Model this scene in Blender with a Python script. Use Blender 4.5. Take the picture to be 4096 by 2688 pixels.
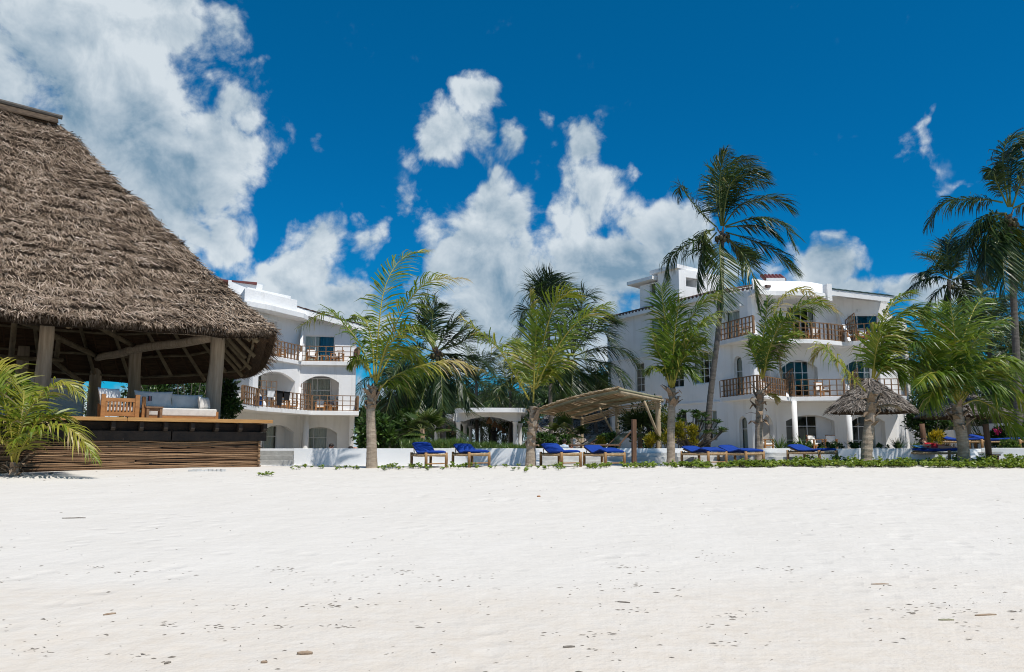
import bpy, bmesh, math, random
import numpy as np
from mathutils import Vector, Matrix, noise as mnoise
V = Vector
R = math.radians
for o in list(bpy.data.objects):
    bpy.data.objects.remove(o)
scene = bpy.context.scene
COL = scene.collection

# ---------------------------------------------------------------- camera
EYE = 1.6
FPX = 3186.0                     # focal length in pixels of the 4096 wide photograph
PITCH = math.atan(443 / FPX)
cam_d = bpy.data.cameras.new('camera')
cam_d.sensor_width = 36
cam_d.lens = 36 * FPX / 4096
cam_d.clip_end = 6000
cam = bpy.data.objects.new('camera', cam_d)
COL.objects.link(cam)
cam.location = (0, 0, EYE)
cam.rotation_euler = (math.pi / 2 + PITCH, 0, 0)
scene.camera = cam
SP, CP = math.sin(PITCH), math.cos(PITCH)

def ray(px, py):
    u, v = (px - 2048) / FPX, (1344 - py) / FPX
    return V((u, CP - v * SP, SP + v * CP))
def W(px, py, Y):
    d = ray(px, py)
    t = Y / d.y
    return V((d.x * t, Y, EYE + d.z * t))
def crop(ox, oy, s):
    return lambda x, y: (ox + x / s, oy + y / s)

# ---------------------------------------------------------------- light
SUN_EL, SUN_AZ = R(62), math.atan2(0.643, -0.766)      # azimuth from +Y towards +X
TO_SUN = V((math.cos(SUN_EL) * math.sin(SUN_AZ), math.cos(SUN_EL) * math.cos(SUN_AZ), math.sin(SUN_EL)))
sun_d = bpy.data.lights.new('sun', 'SUN')
sun_d.energy = 4.85
sun_d.angle = R(0.53)
sun_d.color = (1.0, 0.955, 0.89)
sun = bpy.data.objects.new('sun', sun_d)
COL.objects.link(sun)
sun.rotation_euler = TO_SUN.to_track_quat('Z', 'Y').to_euler()
sun.location = (0, 0, 60)
scene.view_settings.view_transform = 'Standard'
scene.view_settings.look = 'None'
scene.view_settings.exposure = 0.0
scene.view_settings.gamma = 1.0
scene.cycles.use_denoising = True
scene.cycles.filter_width = 1.05
scene.cycles.max_bounces = 6
scene.cycles.diffuse_bounces = 4
scene.cycles.glossy_bounces = 2
scene.cycles.transparent_max_bounces = 12
scene.cycles.transmission_bounces = 4
scene.cycles.caustics_reflective = False
scene.cycles.caustics_refractive = False

# ---------------------------------------------------------------- node helpers
class NT:
    def __init__(s, tree):
        s.t = tree
        tree.nodes.clear()
    def n(s, typ, ins=None, **props):
        nd = s.t.nodes.new(typ)
        for k, v in props.items():
            setattr(nd, k, v)
        for k, v in (ins or {}).items():
            sock = nd.inputs[k]
            if isinstance(v, bpy.types.NodeSocket):
                s.t.links.new(v, sock)
            else:
                sock.default_value = v
        return nd
    def m(s, op, a, b=0.0, c=0.0, clamp=False):
        return s.n('ShaderNodeMath', {0: a, 1: b, 2: c}, operation=op, use_clamp=clamp).outputs[0]
    def mixc(s, f, a, b, blend='MIX'):
        nd = s.n('ShaderNodeMix', {0: f, 6: a, 7: b}, data_type='RGBA', blend_type=blend)
        return nd.outputs[2]
    def noise(s, vec, scale, detail=4, rough=0.55, dist=0.0, lac=2.0):
        return s.n('ShaderNodeTexNoise', {'Vector': vec, 'Scale': scale, 'Detail': detail, 'Roughness': rough,
                                          'Distortion': dist, 'Lacunarity': lac}).outputs[0]
    def rng(s, x, a, b, c=0.0, d=1.0, smooth=False):
        nd = s.n('ShaderNodeMapRange', {0: x, 1: a, 2: b, 3: c, 4: d})
        nd.clamp = True
        if smooth: nd.interpolation_type = 'SMOOTHSTEP'
        return nd.outputs[0]

def c4(c):
    return (c[0], c[1], c[2], 1.0)

# ---------------------------------------------------------------- world: clear sky with cumulus
world = bpy.data.worlds.new('World')
scene.world = world
world.use_nodes = True
wt = NT(world.node_tree)
dirv = wt.n('ShaderNodeTexCoord').outputs['Generated']
sky = wt.n('ShaderNodeTexSky', sky_type='NISHITA', sun_disc=False)
sky.sun_elevation = SUN_EL
sky.sun_rotation = SUN_AZ
sky.altitude = 0
sky.air_density = 1.0
sky.dust_density = 0.15
sky.ozone_density = 4.0
hs = wt.n('ShaderNodeHueSaturation', {'Hue': 0.492, 'Saturation': 1.33, 'Value': 0.92, 'Color': sky.outputs[0]})
sep = wt.n('ShaderNodeSeparateXYZ', {0: dirv})
az = wt.m('ARCTAN2', sep.outputs[0], sep.outputs[1])
el = wt.m('ARCSINE', sep.outputs[2])
# polarised look of the photograph: red nearly gone, the pale band at the horizon deepened
pol = wt.mixc(wt.rng(el, 0.0, 0.55), (0.04, 0.74, 1.16, 1.0), (0.03, 1.07, 1.21, 1.0))
skyc = wt.mixc(1.0, hs.outputs[0], pol, 'MULTIPLY')
q = wt.n('ShaderNodeCombineXYZ', {0: az, 1: el, 2: 0.37}).outputs[0]

def azel(px, py):
    d = ray(px, py).normalized()
    return math.atan2(d.x, d.y), math.asin(d.z)
# cumulus banks: centre, half size (photo pixels turned into angles), thickness
CLOUDS = [
    (180, 120, 330, 260, 1), (500, 120, 330, 190, 1), (480, 420, 330, 320, 1.2), (620, 720, 330, 330, 1.2),
    (880, 600, 210, 210, 1), (780, 900, 240, 150, 1), (700, 40, 160, 110, .95), (-300, 500, 400, 400, 1), (60, 420, 120, 120, .8),
    (1925, 420, 85, 95, .8), (1800, 560, 150, 120, .9), (1850, 650, 110, 70, .6), (2010, 600, 60, 70, .6),
    (1640, 810, 120, 70, .55), (1490, 930, 120, 80, .6), (1280, 930, 140, 110, .75), (1210, 1060, 190, 130, .95), (1300, 1200, 230, 150, 1),
    (2010, 880, 150, 140, 1), (1960, 1080, 240, 230, 1.3), (2080, 1220, 380, 250, 1.35), (2330, 600, 100, 100, .85),
    (2370, 770, 160, 150, .95), (2530, 880, 170, 130, .8), (2680, 930, 170, 130, 1), (2420, 1050, 300, 150, 1.15),
    (2640, 1130, 220, 160, .9), (2150, 1380, 420, 170, 1), (1330, 1290, 200, 100, .9), (2800, 1050, 200, 160, .85),
    (3290, 1060, 150, 110, 1), (3440, 1150, 150, 60, .9), (3590, 1150, 110, 60, .9), (3720, 1180, 130, 60, .8),
    (3660, 670, 110, 80, .33), (3745, 580, 30, 110, .38), (3850, 725, 80, 25, .3), (2140, 500, 40, 60, .4),
    (2720, 480, 50, 40, .35), (2150, 760, 70, 70, .35), (3450, 1020, 50, 40, .4), (1290, 590, 40, 40, .2), (1030, 230, 60, 60, .22),
]
F = None
def warped(vec, scale, amp, detail=4.0):
    nz = wt.n('ShaderNodeTexNoise', {'Vector': vec, 'Scale': scale, 'Detail': detail, 'Roughness': .6}).outputs['Color']
    w_ = wt.n('ShaderNodeVectorMath', {0: nz, 1: (.5, .5, .5)}, operation='SUBTRACT').outputs[0]
    w_ = wt.n('ShaderNodeVectorMath', {0: w_, 1: (amp, amp, 0)}, operation='MULTIPLY').outputs[0]
    return wt.n('ShaderNodeVectorMath', {0: vec, 1: w_}, operation='ADD').outputs[0]
qw = warped(q, 7.0, .11, 4.0)
for (cx, cy, rx, ry, wgt) in CLOUDS:
    a, e = azel(cx, cy)
    sx, sy = rx / FPX * 1.12, ry / FPX * 1.12
    d1 = wt.n('ShaderNodeVectorMath', {0: qw, 1: (a, e, .37)}, operation='SUBTRACT').outputs[0]
    d2 = wt.n('ShaderNodeVectorMath', {0: d1, 1: (1 / sx, 1 / sy, 0)}, operation='MULTIPLY').outputs[0]
    ln = wt.n('ShaderNodeVectorMath', {0: d2}, operation='LENGTH').outputs['Value']
    f = wt.rng(ln, 0.25, 1.5, wgt, 0.0)
    F = f if F is None else wt.m('SMOOTH_MAX', F, f, 0.12)
# the rest of the sky, outside the picture, carries the same scattered cumulus
far = wt.rng(wt.m('ABSOLUTE', az), 0.68, 0.85, 0, 1, True)
far = wt.m('MAXIMUM', far, wt.rng(el, 0.60, 0.75, 0, 1, True))
gen = wt.rng(wt.noise(dirv, 2.2, 3, .5), 0.52, 0.68, 0, 1, True)
F = wt.m('MAXIMUM', F, wt.m('MULTIPLY', gen, far))
# cumulus crowd together towards the horizon all round
F = wt.m('MAXIMUM', F, wt.rng(el, 0.035, 0.12, 0.75, 0.0, True))
# billows: inverted cell noise gives rounded heads, fractal noise the wisps
fb = wt.noise(q, 13.0, 8, .62, .25)
vo = wt.n('ShaderNodeTexVoronoi', {'Vector': qw, 'Scale': 20.0, 'Detail': 2.0, 'Roughness': .5}, feature='F1').outputs['Distance']
bil = wt.m('SUBTRACT', 0.42, vo)
near = wt.rng(F, 0.02, 0.22)
D = wt.m('ADD', F, wt.m('MULTIPLY', wt.m('MULTIPLY', wt.m('SUBTRACT', fb, 0.5), 1.6), near))
D = wt.m('ADD', D, wt.m('MULTIPLY', wt.m('MULTIPLY', bil, 0.45), near))
alpha = wt.rng(D, 0.12, 0.54, 0, 1, True)
thick = wt.rng(D, 0.40, 1.25, 0, 1, True)
# relief: compare the cloud's density with the density a little towards the sun
q2 = wt.n('ShaderNodeVectorMath', {0: q, 1: (0.010, 0.014, 0)}, operation='ADD').outputs[0]
fb2 = wt.noise(q2, 13.0, 5, .60, .25)
rel = wt.m('MULTIPLY', wt.m('SUBTRACT', fb, fb2), 2.2)
lowf = wt.noise(q, 7.0, 3, .5)
br = wt.m('ADD', wt.m('ADD', 0.90, rel), wt.m('MULTIPLY', wt.m('SUBTRACT', lowf, 0.5), 2.1))
br = wt.m('SUBTRACT', br, wt.m('MULTIPLY', thick, 0.42))
br = wt.m('ADD', br, wt.m('MULTIPLY', bil, 0.35))
br = wt.rng(br, 0.15, 1.05, 0, 1)
cc = wt.mixc(br, (0.215, 0.345, 0.47, 1), (0.74, 0.815, 0.87, 1))
a2 = wt.m('MULTIPLY', alpha, 0.97)
SKY_STRENGTH = 0.085
skyb = wt.n('ShaderNodeBackground', {0: skyc, 1: SKY_STRENGTH})
cldb = wt.n('ShaderNodeBackground', {0: cc, 1: 0.92})
mixb = wt.n('ShaderNodeMixShader', {0: a2, 1: skyb.outputs[0], 2: cldb.outputs[0]})
wt.n('ShaderNodeOutputWorld', {0: mixb.outputs[0]})
world.cycles.sampling_method = 'MANUAL'
world.cycles.sample_map_resolution = 512

# ---------------------------------------------------------------- materials
MATS = {}
def bump(t, h, strength, dist=0.02):
    return t.n('ShaderNodeBump', {'Height': h, 'Strength': strength, 'Distance': dist}).outputs[0]
def mat(name, c1, c2=None, scale=4.0, rough=0.8, bstr=0.0, bscale=None, spec=0.3, stretch=None, detail=5, tint=None,
        sheen=0.0, contrast=(0.35, 0.65), obj_space=True):
    """Two base colours mixed by noise, with fine relief; tint = per-face random colour (attribute 'tint')."""
    if name in MATS: return MATS[name]
    m = bpy.data.materials.new(name); m.use_nodes = True
    t = NT(m.node_tree)
    co = t.n('ShaderNodeTexCoord').outputs['Object']
    if not obj_space:
        co = t.n('ShaderNodeNewGeometry').outputs['Position']
    if stretch:
        co = t.n('ShaderNodeVectorMath', {0: co, 1: stretch}, operation='MULTIPLY').outputs[0]
    c2 = c2 or tuple(x * .8 for x in c1)
    nz = t.noise(co, scale, detail, .6)
    col = t.mixc(t.rng(nz, *contrast), c4(c1), c4(c2))
    if tint:
        at = t.n('ShaderNodeAttribute', attribute_name='tint').outputs['Fac']
        rp = t.n('ShaderNodeValToRGB', {0: at})
        el_ = rp.color_ramp.elements
        for k, cc_ in enumerate(tint):
            pos = k / (len(tint) - 1)
            e = el_[k] if k < 2 else el_.new(pos)
            e.position = pos
            e.color = c4(cc_)
        # keep element order right
        col = t.mixc(0.35, rp.outputs[0], t.mixc(1.0, rp.outputs[0], t.mixc(t.rng(nz, *contrast), (1, 1, 1, 1), (.45, .45, .45, 1)), 'MULTIPLY'))
    ins = {'Base Color': col, 'Roughness': rough, 'Specular IOR Level': spec}
    if bstr:
        ins['Normal'] = bump(t, t.noise(co, bscale or scale * 6, 4, .6), bstr)
    p = t.n('ShaderNodeBsdfPrincipled', ins)
    t.n('ShaderNodeOutputMaterial', {0: p.outputs[0]})
    MATS[name] = m
    return m

def ramp_mat(name, cols, rough=0.6, trans=0.3, spec=0.35, vary=0.25, scale=3.0):
    """Foliage and straw: colour ramp on 'tint', a share of light passing through."""
    m = bpy.data.materials.new(name); m.use_nodes = True
    t = NT(m.node_tree)
    at = t.n('ShaderNodeAttribute', attribute_name='tint').outputs['Fac']
    pos = t.n('ShaderNodeNewGeometry').outputs['Position']
    nz = t.noise(pos, scale, 3, .5)
    f = t.m('ADD', at, t.m('MULTIPLY', t.m('SUBTRACT', nz, .5), vary))
    rp = t.n('ShaderNodeValToRGB', {0: f})
    cr = rp.color_ramp
    while len(cr.elements) < len(cols): cr.elements.new(0.5)
    for k, c in enumerate(cols):
        cr.elements[k].position = k / (len(cols) - 1)
    for k, c in enumerate(cols):
        cr.elements[k].color = c4(c)
    p = t.n('ShaderNodeBsdfPrincipled', {'Base Color': rp.outputs[0], 'Roughness': rough, 'Specular IOR Level': spec})
    out = p.outputs[0]
    if trans:
        tr = t.n('ShaderNodeBsdfTranslucent', {0: t.mixc(1.0, rp.outputs[0], (1.25, 1.2, .7, 1), 'MULTIPLY')})
        out = t.n('ShaderNodeMixShader', {0: trans, 1: out, 2: tr.outputs[0]}).outputs[0]
    t.n('ShaderNodeOutputMaterial', {0: out})
    MATS[name] = m
    return m

# ---------------------------------------------------------------- mesh builder
class MB:
    def __init__(s):
        s.v = []; s.f = []; s.tint = None
    def add(s, vs, fs):
        b = len(s.v)
        s.v.extend([tuple(p) for p in vs])
        s.f.extend([tuple(i + b for i in f) for f in fs])
        return s
    def box(s, c, size, rz=0.0, rx=0.0, ry=0.0, taper=1.0):
        hx, hy, hz = size[0] / 2, size[1] / 2, size[2] / 2
        M = Matrix.Rotation(rz, 3, 'Z') @ Matrix.Rotation(ry, 3, 'Y') @ Matrix.Rotation(rx, 3, 'X')
        vs = []
        for z in (-hz, hz):
            k = taper if z > 0 else 1.0
            for x, y in ((-hx, -hy), (hx, -hy), (hx, hy), (-hx, hy)):
                vs.append(M @ V((x * k, y * k, z)) + V(c))
        return s.add(vs, [(3, 2, 1, 0), (4, 5, 6, 7), (0, 1, 5, 4), (1, 2, 6, 5), (2, 3, 7, 6), (3, 0, 4, 7)])
    def bar(s, a, b, w, h, up=V((0, 0, 1))):
        a, b = V(a), V(b)
        d = (b - a).normalized()
        sd = d.cross(up)
        if sd.length < 1e-4: sd = d.cross(V((0, 1, 0)))
        sd.normalize(); u = sd.cross(d)
        vs = [p + sd * (i * w / 2) + u * (j * h / 2) for p in (a, b) for i, j in ((-1, -1), (1, -1), (1, 1), (-1, 1))]
        return s.add(vs, [(3, 2, 1, 0), (4, 5, 6, 7), (0, 1, 5, 4), (1, 2, 6, 5), (2, 3, 7, 6), (3, 0, 4, 7)])
    def tube(s, pts, rad, n=8, cap=True, wob=0.0, rng=random):
        pts = [V(p) for p in pts]
        if not hasattr(rad, '__len__'): rad = [rad] * len(pts)
        vs, fs = [], []
        ref = None
        for i, p in enumerate(pts):
            d = (pts[min(i + 1, len(pts) - 1)] - pts[max(i - 1, 0)]).normalized()
            if ref is None:
                ref = d.orthogonal().normalized()
            ref = (ref - d * ref.dot(d)).normalized()
            bn = d.cross(ref)
            for k in range(n):
                a = 2 * math.pi * k / n
                r = rad[i] * (1 + (rng.uniform(-wob, wob) if wob else 0))
                vs.append(p + ref * (math.cos(a) * r) + bn * (math.sin(a) * r))
        for i in range(len(pts) - 1):
            for k in range(n):
                a, b = i * n + k, i * n + (k + 1) % n
                fs.append((a, b, b + n, a + n))
        if cap:
            fs.append(tuple(reversed(range(n))))
            fs.append(tuple(range((len(pts) - 1) * n, len(pts) * n)))
        return s.add(vs, fs)
    def lathe(s, c, prof, n=16, cap=True):
        c = V(c); vs, fs = [], []
        for r, z in prof:
            for k in range(n):
                a = 2 * math.pi * k / n
                vs.append(c + V((math.cos(a) * r, math.sin(a) * r, z)))
        for i in range(len(prof) - 1):
            for k in range(n):
                a, b = i * n + k, i * n + (k + 1) % n
                fs.append((a, b, b + n, a + n))
        if cap:
            fs.append(tuple(reversed(range(n)))); fs.append(tuple(range((len(prof) - 1) * n, len(prof) * n)))
        return s.add(vs, fs)
    def quad(s, a, b, c, d):
        return s.add([a, b, c, d], [(0, 1, 2, 3)])
    def prism(s, pts, off):
        """closed solid: planar outline pts swept by vector off"""
        n = len(pts); off = V(off)
        vs = [V(p) for p in pts] + [V(p) + off for p in pts]
        fs = [tuple(reversed(range(n))), tuple(range(n, 2 * n))]
        fs += [(i, (i + 1) % n, n + (i + 1) % n, n + i) for i in range(n)]
        return s.add(vs, fs)
    def ell(s, c, r, nu=12, nv=8, rot=None):
        c = V(c); vs = []; fs = []
        for j in range(nv + 1):
            th = math.pi * j / nv
            for k in range(nu):
                ph = 2 * math.pi * k / nu
                p = V((r[0] * math.sin(th) * math.cos(ph), r[1] * math.sin(th) * math.sin(ph), r[2] * math.cos(th)))
                if rot is not None: p = rot @ p
                vs.append(c + p)
        for j in range(nv):
            for k in range(nu):
                a, b = j * nu + k, j * nu + (k + 1) % nu
                fs.append((a, a + nu, b + nu, b))
        return s.add(vs, fs)
    def build(s, name, m, parent=None, smooth=False, bevel=0.0, local=False):
        return make_obj(name, np.array([tuple(p) for p in s.v], dtype=np.float64), s.f, m, parent, smooth, bevel, s.tint)

WLOC = {}
def make_obj(name, vs, fs, m, parent=None, smooth=False, bevel=0.0, tint=None):
    c = (vs.min(0) + vs.max(0)) / 2
    me = bpy.data.meshes.new(name)
    vs = vs - c
    if isinstance(fs, np.ndarray):
        nf, k = fs.shape
        me.vertices.add(len(vs)); me.vertices.foreach_set('co', vs.astype(np.float32).ravel())
        me.loops.add(nf * k); me.loops.foreach_set('vertex_index', fs.astype(np.int32).ravel())
        me.polygons.add(nf)
        me.polygons.foreach_set('loop_start', np.arange(0, nf * k, k, dtype=np.int32))
        me.update(calc_edges=True)
    else:
        me.from_pydata(vs.tolist(), [], fs)
    if tint is not None:
        at = me.attributes.new('tint', 'FLOAT', 'POINT')
        at.data.foreach_set('value', np.asarray(tint, dtype=np.float32))
    if m is not None:
        me.materials.append(MATS[m] if isinstance(m, str) else m)
    if smooth:
        me.polygons.foreach_set('use_smooth', [True] * len(me.polygons))
    o = bpy.data.objects.new(name, me)
    COL.objects.link(o)
    pl = WLOC.get(parent.name, V((0, 0, 0))) if parent is not None else V((0, 0, 0))
    o.location = V(c) - pl
    WLOC[o.name] = V(c)
    if parent is not None: o.parent = parent
    if bevel:
        b = o.modifiers.new('bevel', 'BEVEL'); b.width = bevel; b.segments = 2; b.limit_method = 'ANGLE'
    return o
def inst(name, me, loc, parent=None, rot=(0, 0, 0), scale=(1, 1, 1)):
    """another object that shares mesh data; loc in world"""
    o = bpy.data.objects.new(name, me); COL.objects.link(o)
    pl = WLOC.get(parent.name, V((0, 0, 0))) if parent is not None else V((0, 0, 0))
    o.location = V(loc) - pl; o.rotation_euler = rot; o.scale = scale
    WLOC[o.name] = V(loc)
    if parent is not None: o.parent = parent
    return o
def tag(o, label, cat, group=None, kind=None):
    if label: o['label'] = label
    if cat: o['category'] = cat
    if group: o['group'] = group
    if kind: o['kind'] = kind
    return o
def thing(name, label, cat, loc=(0, 0, 0), group=None, rz=0.0):
    o = bpy.data.objects.new(name, None); COL.objects.link(o)
    o.empty_display_size = .3
    o.location = loc; o.rotation_euler = (0, 0, rz)
    WLOC[o.name] = V(loc)
    return tag(o, label, cat, group)
def copy_tree(o, parent=None):
    c = o.copy(); COL.objects.link(c); c.parent = parent
    for ch in list(o.children):
        copy_tree(ch, c)
    return c
def place(o, loc, rz=0.0, scale=None, label=None, group=None):
    o.location = loc; o.rotation_euler = (0, 0, rz)
    if scale: o.scale = (scale, scale, scale)
    if label: o['label'] = label
    if group: o['group'] = group
    return o
def spline(pts, n):
    """Catmull-Rom through pts, n samples"""
    P = [V(p) for p in pts]
    P = [P[0] * 2 - P[1]] + P + [P[-1] * 2 - P[-2]]
    segs = len(P) - 3
    out = []
    for i in range(n):
        t = i / (n - 1) * segs
        k = min(int(t), segs - 1); t -= k
        a, b, c, d = P[k:k + 4]
        out.append(0.5 * ((2 * b) + (c - a) * t + (2 * a - 5 * b + 4 * c - d) * t * t + (3 * b - a - 3 * c + d) * t ** 3))
    return out
def in_photo(x, y, z):
    d = V((x, y, z - EYE))
    return d
rnd = random.Random(7)
# ================================================================ ground
mat('plaster', (.84, .845, .845), (.79, .80, .805), 1.2, .75, .25, 60, obj_space=False)
mat('plaster_old', (.77, .77, .76), (.69, .69, .68), .9, .8, .35, 50, obj_space=False)
mat('concrete', (.42, .42, .40), (.30, .295, .28), 3.0, .9, .5, 40, obj_space=False)
mat('concrete_pale', (.60, .60, .58), (.46, .455, .44), 2.2, .9, .4, 40, obj_space=False)
mat('soil', (.40, .355, .29), (.30, .26, .20), 1.2, .95, .5, 30, obj_space=False)
mat('log', (.30, .20, .115), (.115, .07, .04), 3.0, .85, .6, 30, stretch=(1, 1, 1), tint=[(.08, .043, .023), (.19, .108, .057), (.31, .19, .104), (.45, .30, .18)])
mat('post_wood', (.47, .40, .31), (.29, .24, .18), 2.0, .85, .7, 16, stretch=(5, 5, .35))
mat('pole_pale', (.50, .41, .28), (.36, .28, .18), 2.5, .8, .5, 16, stretch=(2, 2, .7))
mat('roof_pole', (.21, .175, .115), (.12, .098, .062), 2.5, .85, .5, 16)
mat('pole_green', (.30, .29, .19), (.20, .19, .12), 2.5, .85, .5, 16)
mat('bark_tall', (.135, .12, .105), (.085, .075, .065), 5.0, .9, .8, 18, stretch=(1, 1, 4))
mat('plank', (.46, .25, .085), (.33, .165, .055), 2.0, .6, .4, 14, stretch=(.6, .6, 6))
mat('dark_beam', (.035, .026, .02), (.018, .014, .012), 3.0, .8, .4, 20)
mat('teak', (.42, .20, .07), (.28, .125, .045), 3.0, .55, .25, 20, stretch=(1, 1, 3))
mat('rail_wood', (.26, .155, .085), (.17, .095, .05), 3.0, .7, .3, 20)
mat('linen', (.66, .64, .60), (.58, .56, .52), 6.0, .95, .35, 120)
mat('white_cloth', (.80, .79, .76), (.72, .71, .69), 6.0, .95, .3, 60)
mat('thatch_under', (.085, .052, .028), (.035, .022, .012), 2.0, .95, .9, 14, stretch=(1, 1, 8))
mat('thatch_body', (.10, .07, .045), (.045, .03, .02), 6.0, .95, .9, 30)
ramp_mat('thatch', [(.05, .032, .021), (.19, .136, .093), (.39, .30, .225), (.60, .495, .395)], .85, .0, .15, .42, .7)
ramp_mat('thatch_old', [(.06, .05, .042), (.165, .14, .12), (.28, .245, .215), (.41, .37, .33)], .9, .0, .1, .25, 1.2)

def sandz(x, y):
    a = .0436 * (y - 5)
    k = .12
    h = max(k - abs(a - .90), 0) / k
    z = min(a, .90) - h * h * k * .25
    if y < -15: z = .0436 * (-20) - .01 * (-15 - y) * .5
    f = 1.0 if y < 60 else 0.0
    z += f * .050 * mnoise.noise(V((x * .12 + 3, y * .16, 1.3)))
    z += f * .022 * mnoise.noise(V((x * .55, y * .6, 4.1)))
    if 14 < y < 31 and abs(x) < 40:
        z += .018 * mnoise.noise(V((x * 1.6, y * 1.7, 9.1)))
    # small bank under the creeper along the terrace
    if 24 < y < 31: 
        z += .07 * max(0, math.sin((y - 24) / 7 * math.pi)) * min(1, max(0, (x - 2) / 10))
    return z
def make_sand():
    ys = [-80, -50, -30, -15, -8, -3, 0]
    y = 2.0
    while y < 33:
        ys.append(y); y += .05 + y * .0105
    ys += [34, 36, 40, 46, 55, 70, 100, 160, 260, 420, 700, 1200]
    xs = []
    x = 0.0
    while x < 30:
        xs.append(x); x += .10 + x * .006
    xs += [33, 38, 45, 55, 70, 95, 140, 220, 400, 800]
    xs = [-a for a in reversed(xs[1:])] + xs
    vs = np.array([(x, y, sandz(x, y)) for y in ys for x in xs])
    nx = len(xs)
    idx = np.arange(len(vs)).reshape(len(ys), nx)
    fs = np.stack([idx[:-1, :-1], idx[:-1, 1:], idx[1:, 1:], idx[1:, :-1]], -1).reshape(-1, 4)
    m = bpy.data.materials.new('sand'); m.use_nodes = True
    t = NT(m.node_tree)
    pos = t.n('ShaderNodeNewGeometry').outputs['Position']
    st = t.n('ShaderNodeVectorMath', {0: pos, 1: (.35, 1.0, 1.0)}, operation='MULTIPLY').outputs[0]
    py = t.n('ShaderNodeSeparateXYZ', {0: pos}).outputs[1]
    big = t.noise(st, .55, 5, .6)
    # coarser, damp shell sand along the drift line, dry powder above it
    wet = t.rng(t.m('ADD', py, t.m('MULTIPLY', t.m('SUBTRACT', big, .5), 5.5)), 6.2, 10.0, 1.0, 0.0, True)
    dry = t.mixc(t.rng(t.noise(pos, 1.3, 6, .65), .35, .7), (.612, .58, .532, 1), (.583, .55, .50, 1))
    damp = t.mixc(t.rng(t.noise(pos, 5.0, 6, .7), .35, .65), (.565, .505, .43, 1), (.585, .54, .48, 1))
    col = t.mixc(wet, dry, damp)
    grit = t.rng(t.noise(pos, 210.0, 2, .6), .70, .78)
    patch = t.rng(t.noise(st, 1.4, 4, .6), .50, .68)
    col = t.mixc(t.m('MULTIPLY', t.m('MULTIPLY', grit, .55), t.m('MAXIMUM', wet, t.m('MULTIPLY', patch, .5))), col, (.42, .33, .235, 1))
    h = t.m('ADD', t.m('MULTIPLY', t.noise(pos, 3.2, 5, .6), 1.0), t.m('MULTIPLY', t.noise(pos, 26, 4, .65), .16))
    h = t.m('ADD', h, t.m('MULTIPLY', t.noise(st, 11, 4, .6), .25))
    # old footprints: shallow dents of about a foot's size, in trampled areas
    dents = t.n('ShaderNodeTexVoronoi', {'Vector': pos, 'Scale': 2.1, 'Randomness': 1.0}, feature='F1').outputs['Distance']
    tramp = t.rng(t.noise(pos, .28, 3, .5), .44, .62)
    h = t.m('ADD', h, t.m('MULTIPLY', t.m('MULTIPLY', t.rng(dents, .10, .34), tramp), .75))
    nrm = t.n('ShaderNodeBump', {'Height': h, 'Strength': .42, 'Distance': .10}).outputs[0]
    p = t.n('ShaderNodeBsdfPrincipled', {'Base Color': col, 'Roughness': .95, 'Specular IOR Level': .15, 'Normal': nrm})
    t.n('ShaderNodeOutputMaterial', {0: p.outputs[0]})
    o = make_obj('sand', vs, fs, m, None, True)
    tag(o, 'white powdery beach sand rising to the terrace walls', 'sand', kind='structure')
make_sand()

TERR = 1.40
def wp(px, D):          # plan point seen at photo column px (at eye level) and distance D
    d = ray(px, 1787)
    return V((d.x / d.y * D, D))
def sheet(name, pts, z, m, label, cat):
    mb = MB(); mb.add([(p[0], p[1], z) for p in pts], [tuple(range(len(pts)))])
    return tag(mb.build(name, m), label, cat, kind='structure')
T_PATH = [wp(1000, 31.6), wp(2140, 31.2), wp(3165, 31.6), wp(3432, 30.3), wp(3885, 29.6), wp(4300, 29.0)]
TERR_L = .95
sheet('garden_ground', [(-60, 31.2), (.9, 31.2), (.9, 70), (.9, 900), (-400, 900), (-400, 60)],
      TERR_L, 'soil', 'sandy garden ground behind the long white wall', 'garden')
sheet('garden_ground', [(.9, 31.5)] + [(p.x, p.y + .1) for p in T_PATH[2:]] + [(60, 29.2), (400, 60), (400, 900), (.9, 900)],
      TERR, 'soil', 'sandy garden ground behind the stairs and the hotel with the tower', 'garden')

def wall_seg(parent, a, b, z0, z1, t=.28, name='wall_panel', m='plaster'):
    a, b = V(a), V(b)
    d = (b - a).normalized(); n = V((d.y, -d.x))
    if n.y > 0: n = -n
    q_ = [a, b, b - n * t, a - n * t]
    mb = MB(); mb.prism([(p.x, p.y, z0) for p in q_], (0, 0, z1 - z0))
    return mb.build(name, m, parent, bevel=.012)
ZT = 1.535
w1 = thing('terrace_wall', 'long low white wall between the log-sided deck and the second stair', 'wall', (wp(1600, 31.1).x, 31.1, .8))
wall_seg(w1, wp(1176, 31.0), wp(2140, 30.9), .55, ZT)
w1b = thing('terrace_stair', 'grey concrete stair with white plinth beside the log-sided deck', 'stairs', (wp(1100, 30.8).x, 30.8, .8))
for k in range(4):
    x0, x1 = wp(1000, 31), wp(1171 + 4 * k, 31)
    mb = MB()
    z1 = ZT - .09 - .175 * k - (0.0)
    z0 = ZT - .09 - .175 * (k + 1) if k < 3 else .5
    mb.box(((x0.x + x1.x) / 2, 31.25 - .16 * k + .3, (z0 + z1) / 2), (x1.x - x0.x, .60 + .3 * k, z1 - z0))
    mb.build('step' if k < 3 else 'plinth', 'concrete' if k < 3 else 'plaster', w1b, bevel=.01)
mb = MB(); mb.box(((wp(1000, 31).x + wp(1172, 31).x) / 2, 31.5, ZT - .045), (wp(1172, 31).x - wp(1000, 31).x, .5, .088)); mb.build('landing_edge', 'plaster', w1b)

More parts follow.
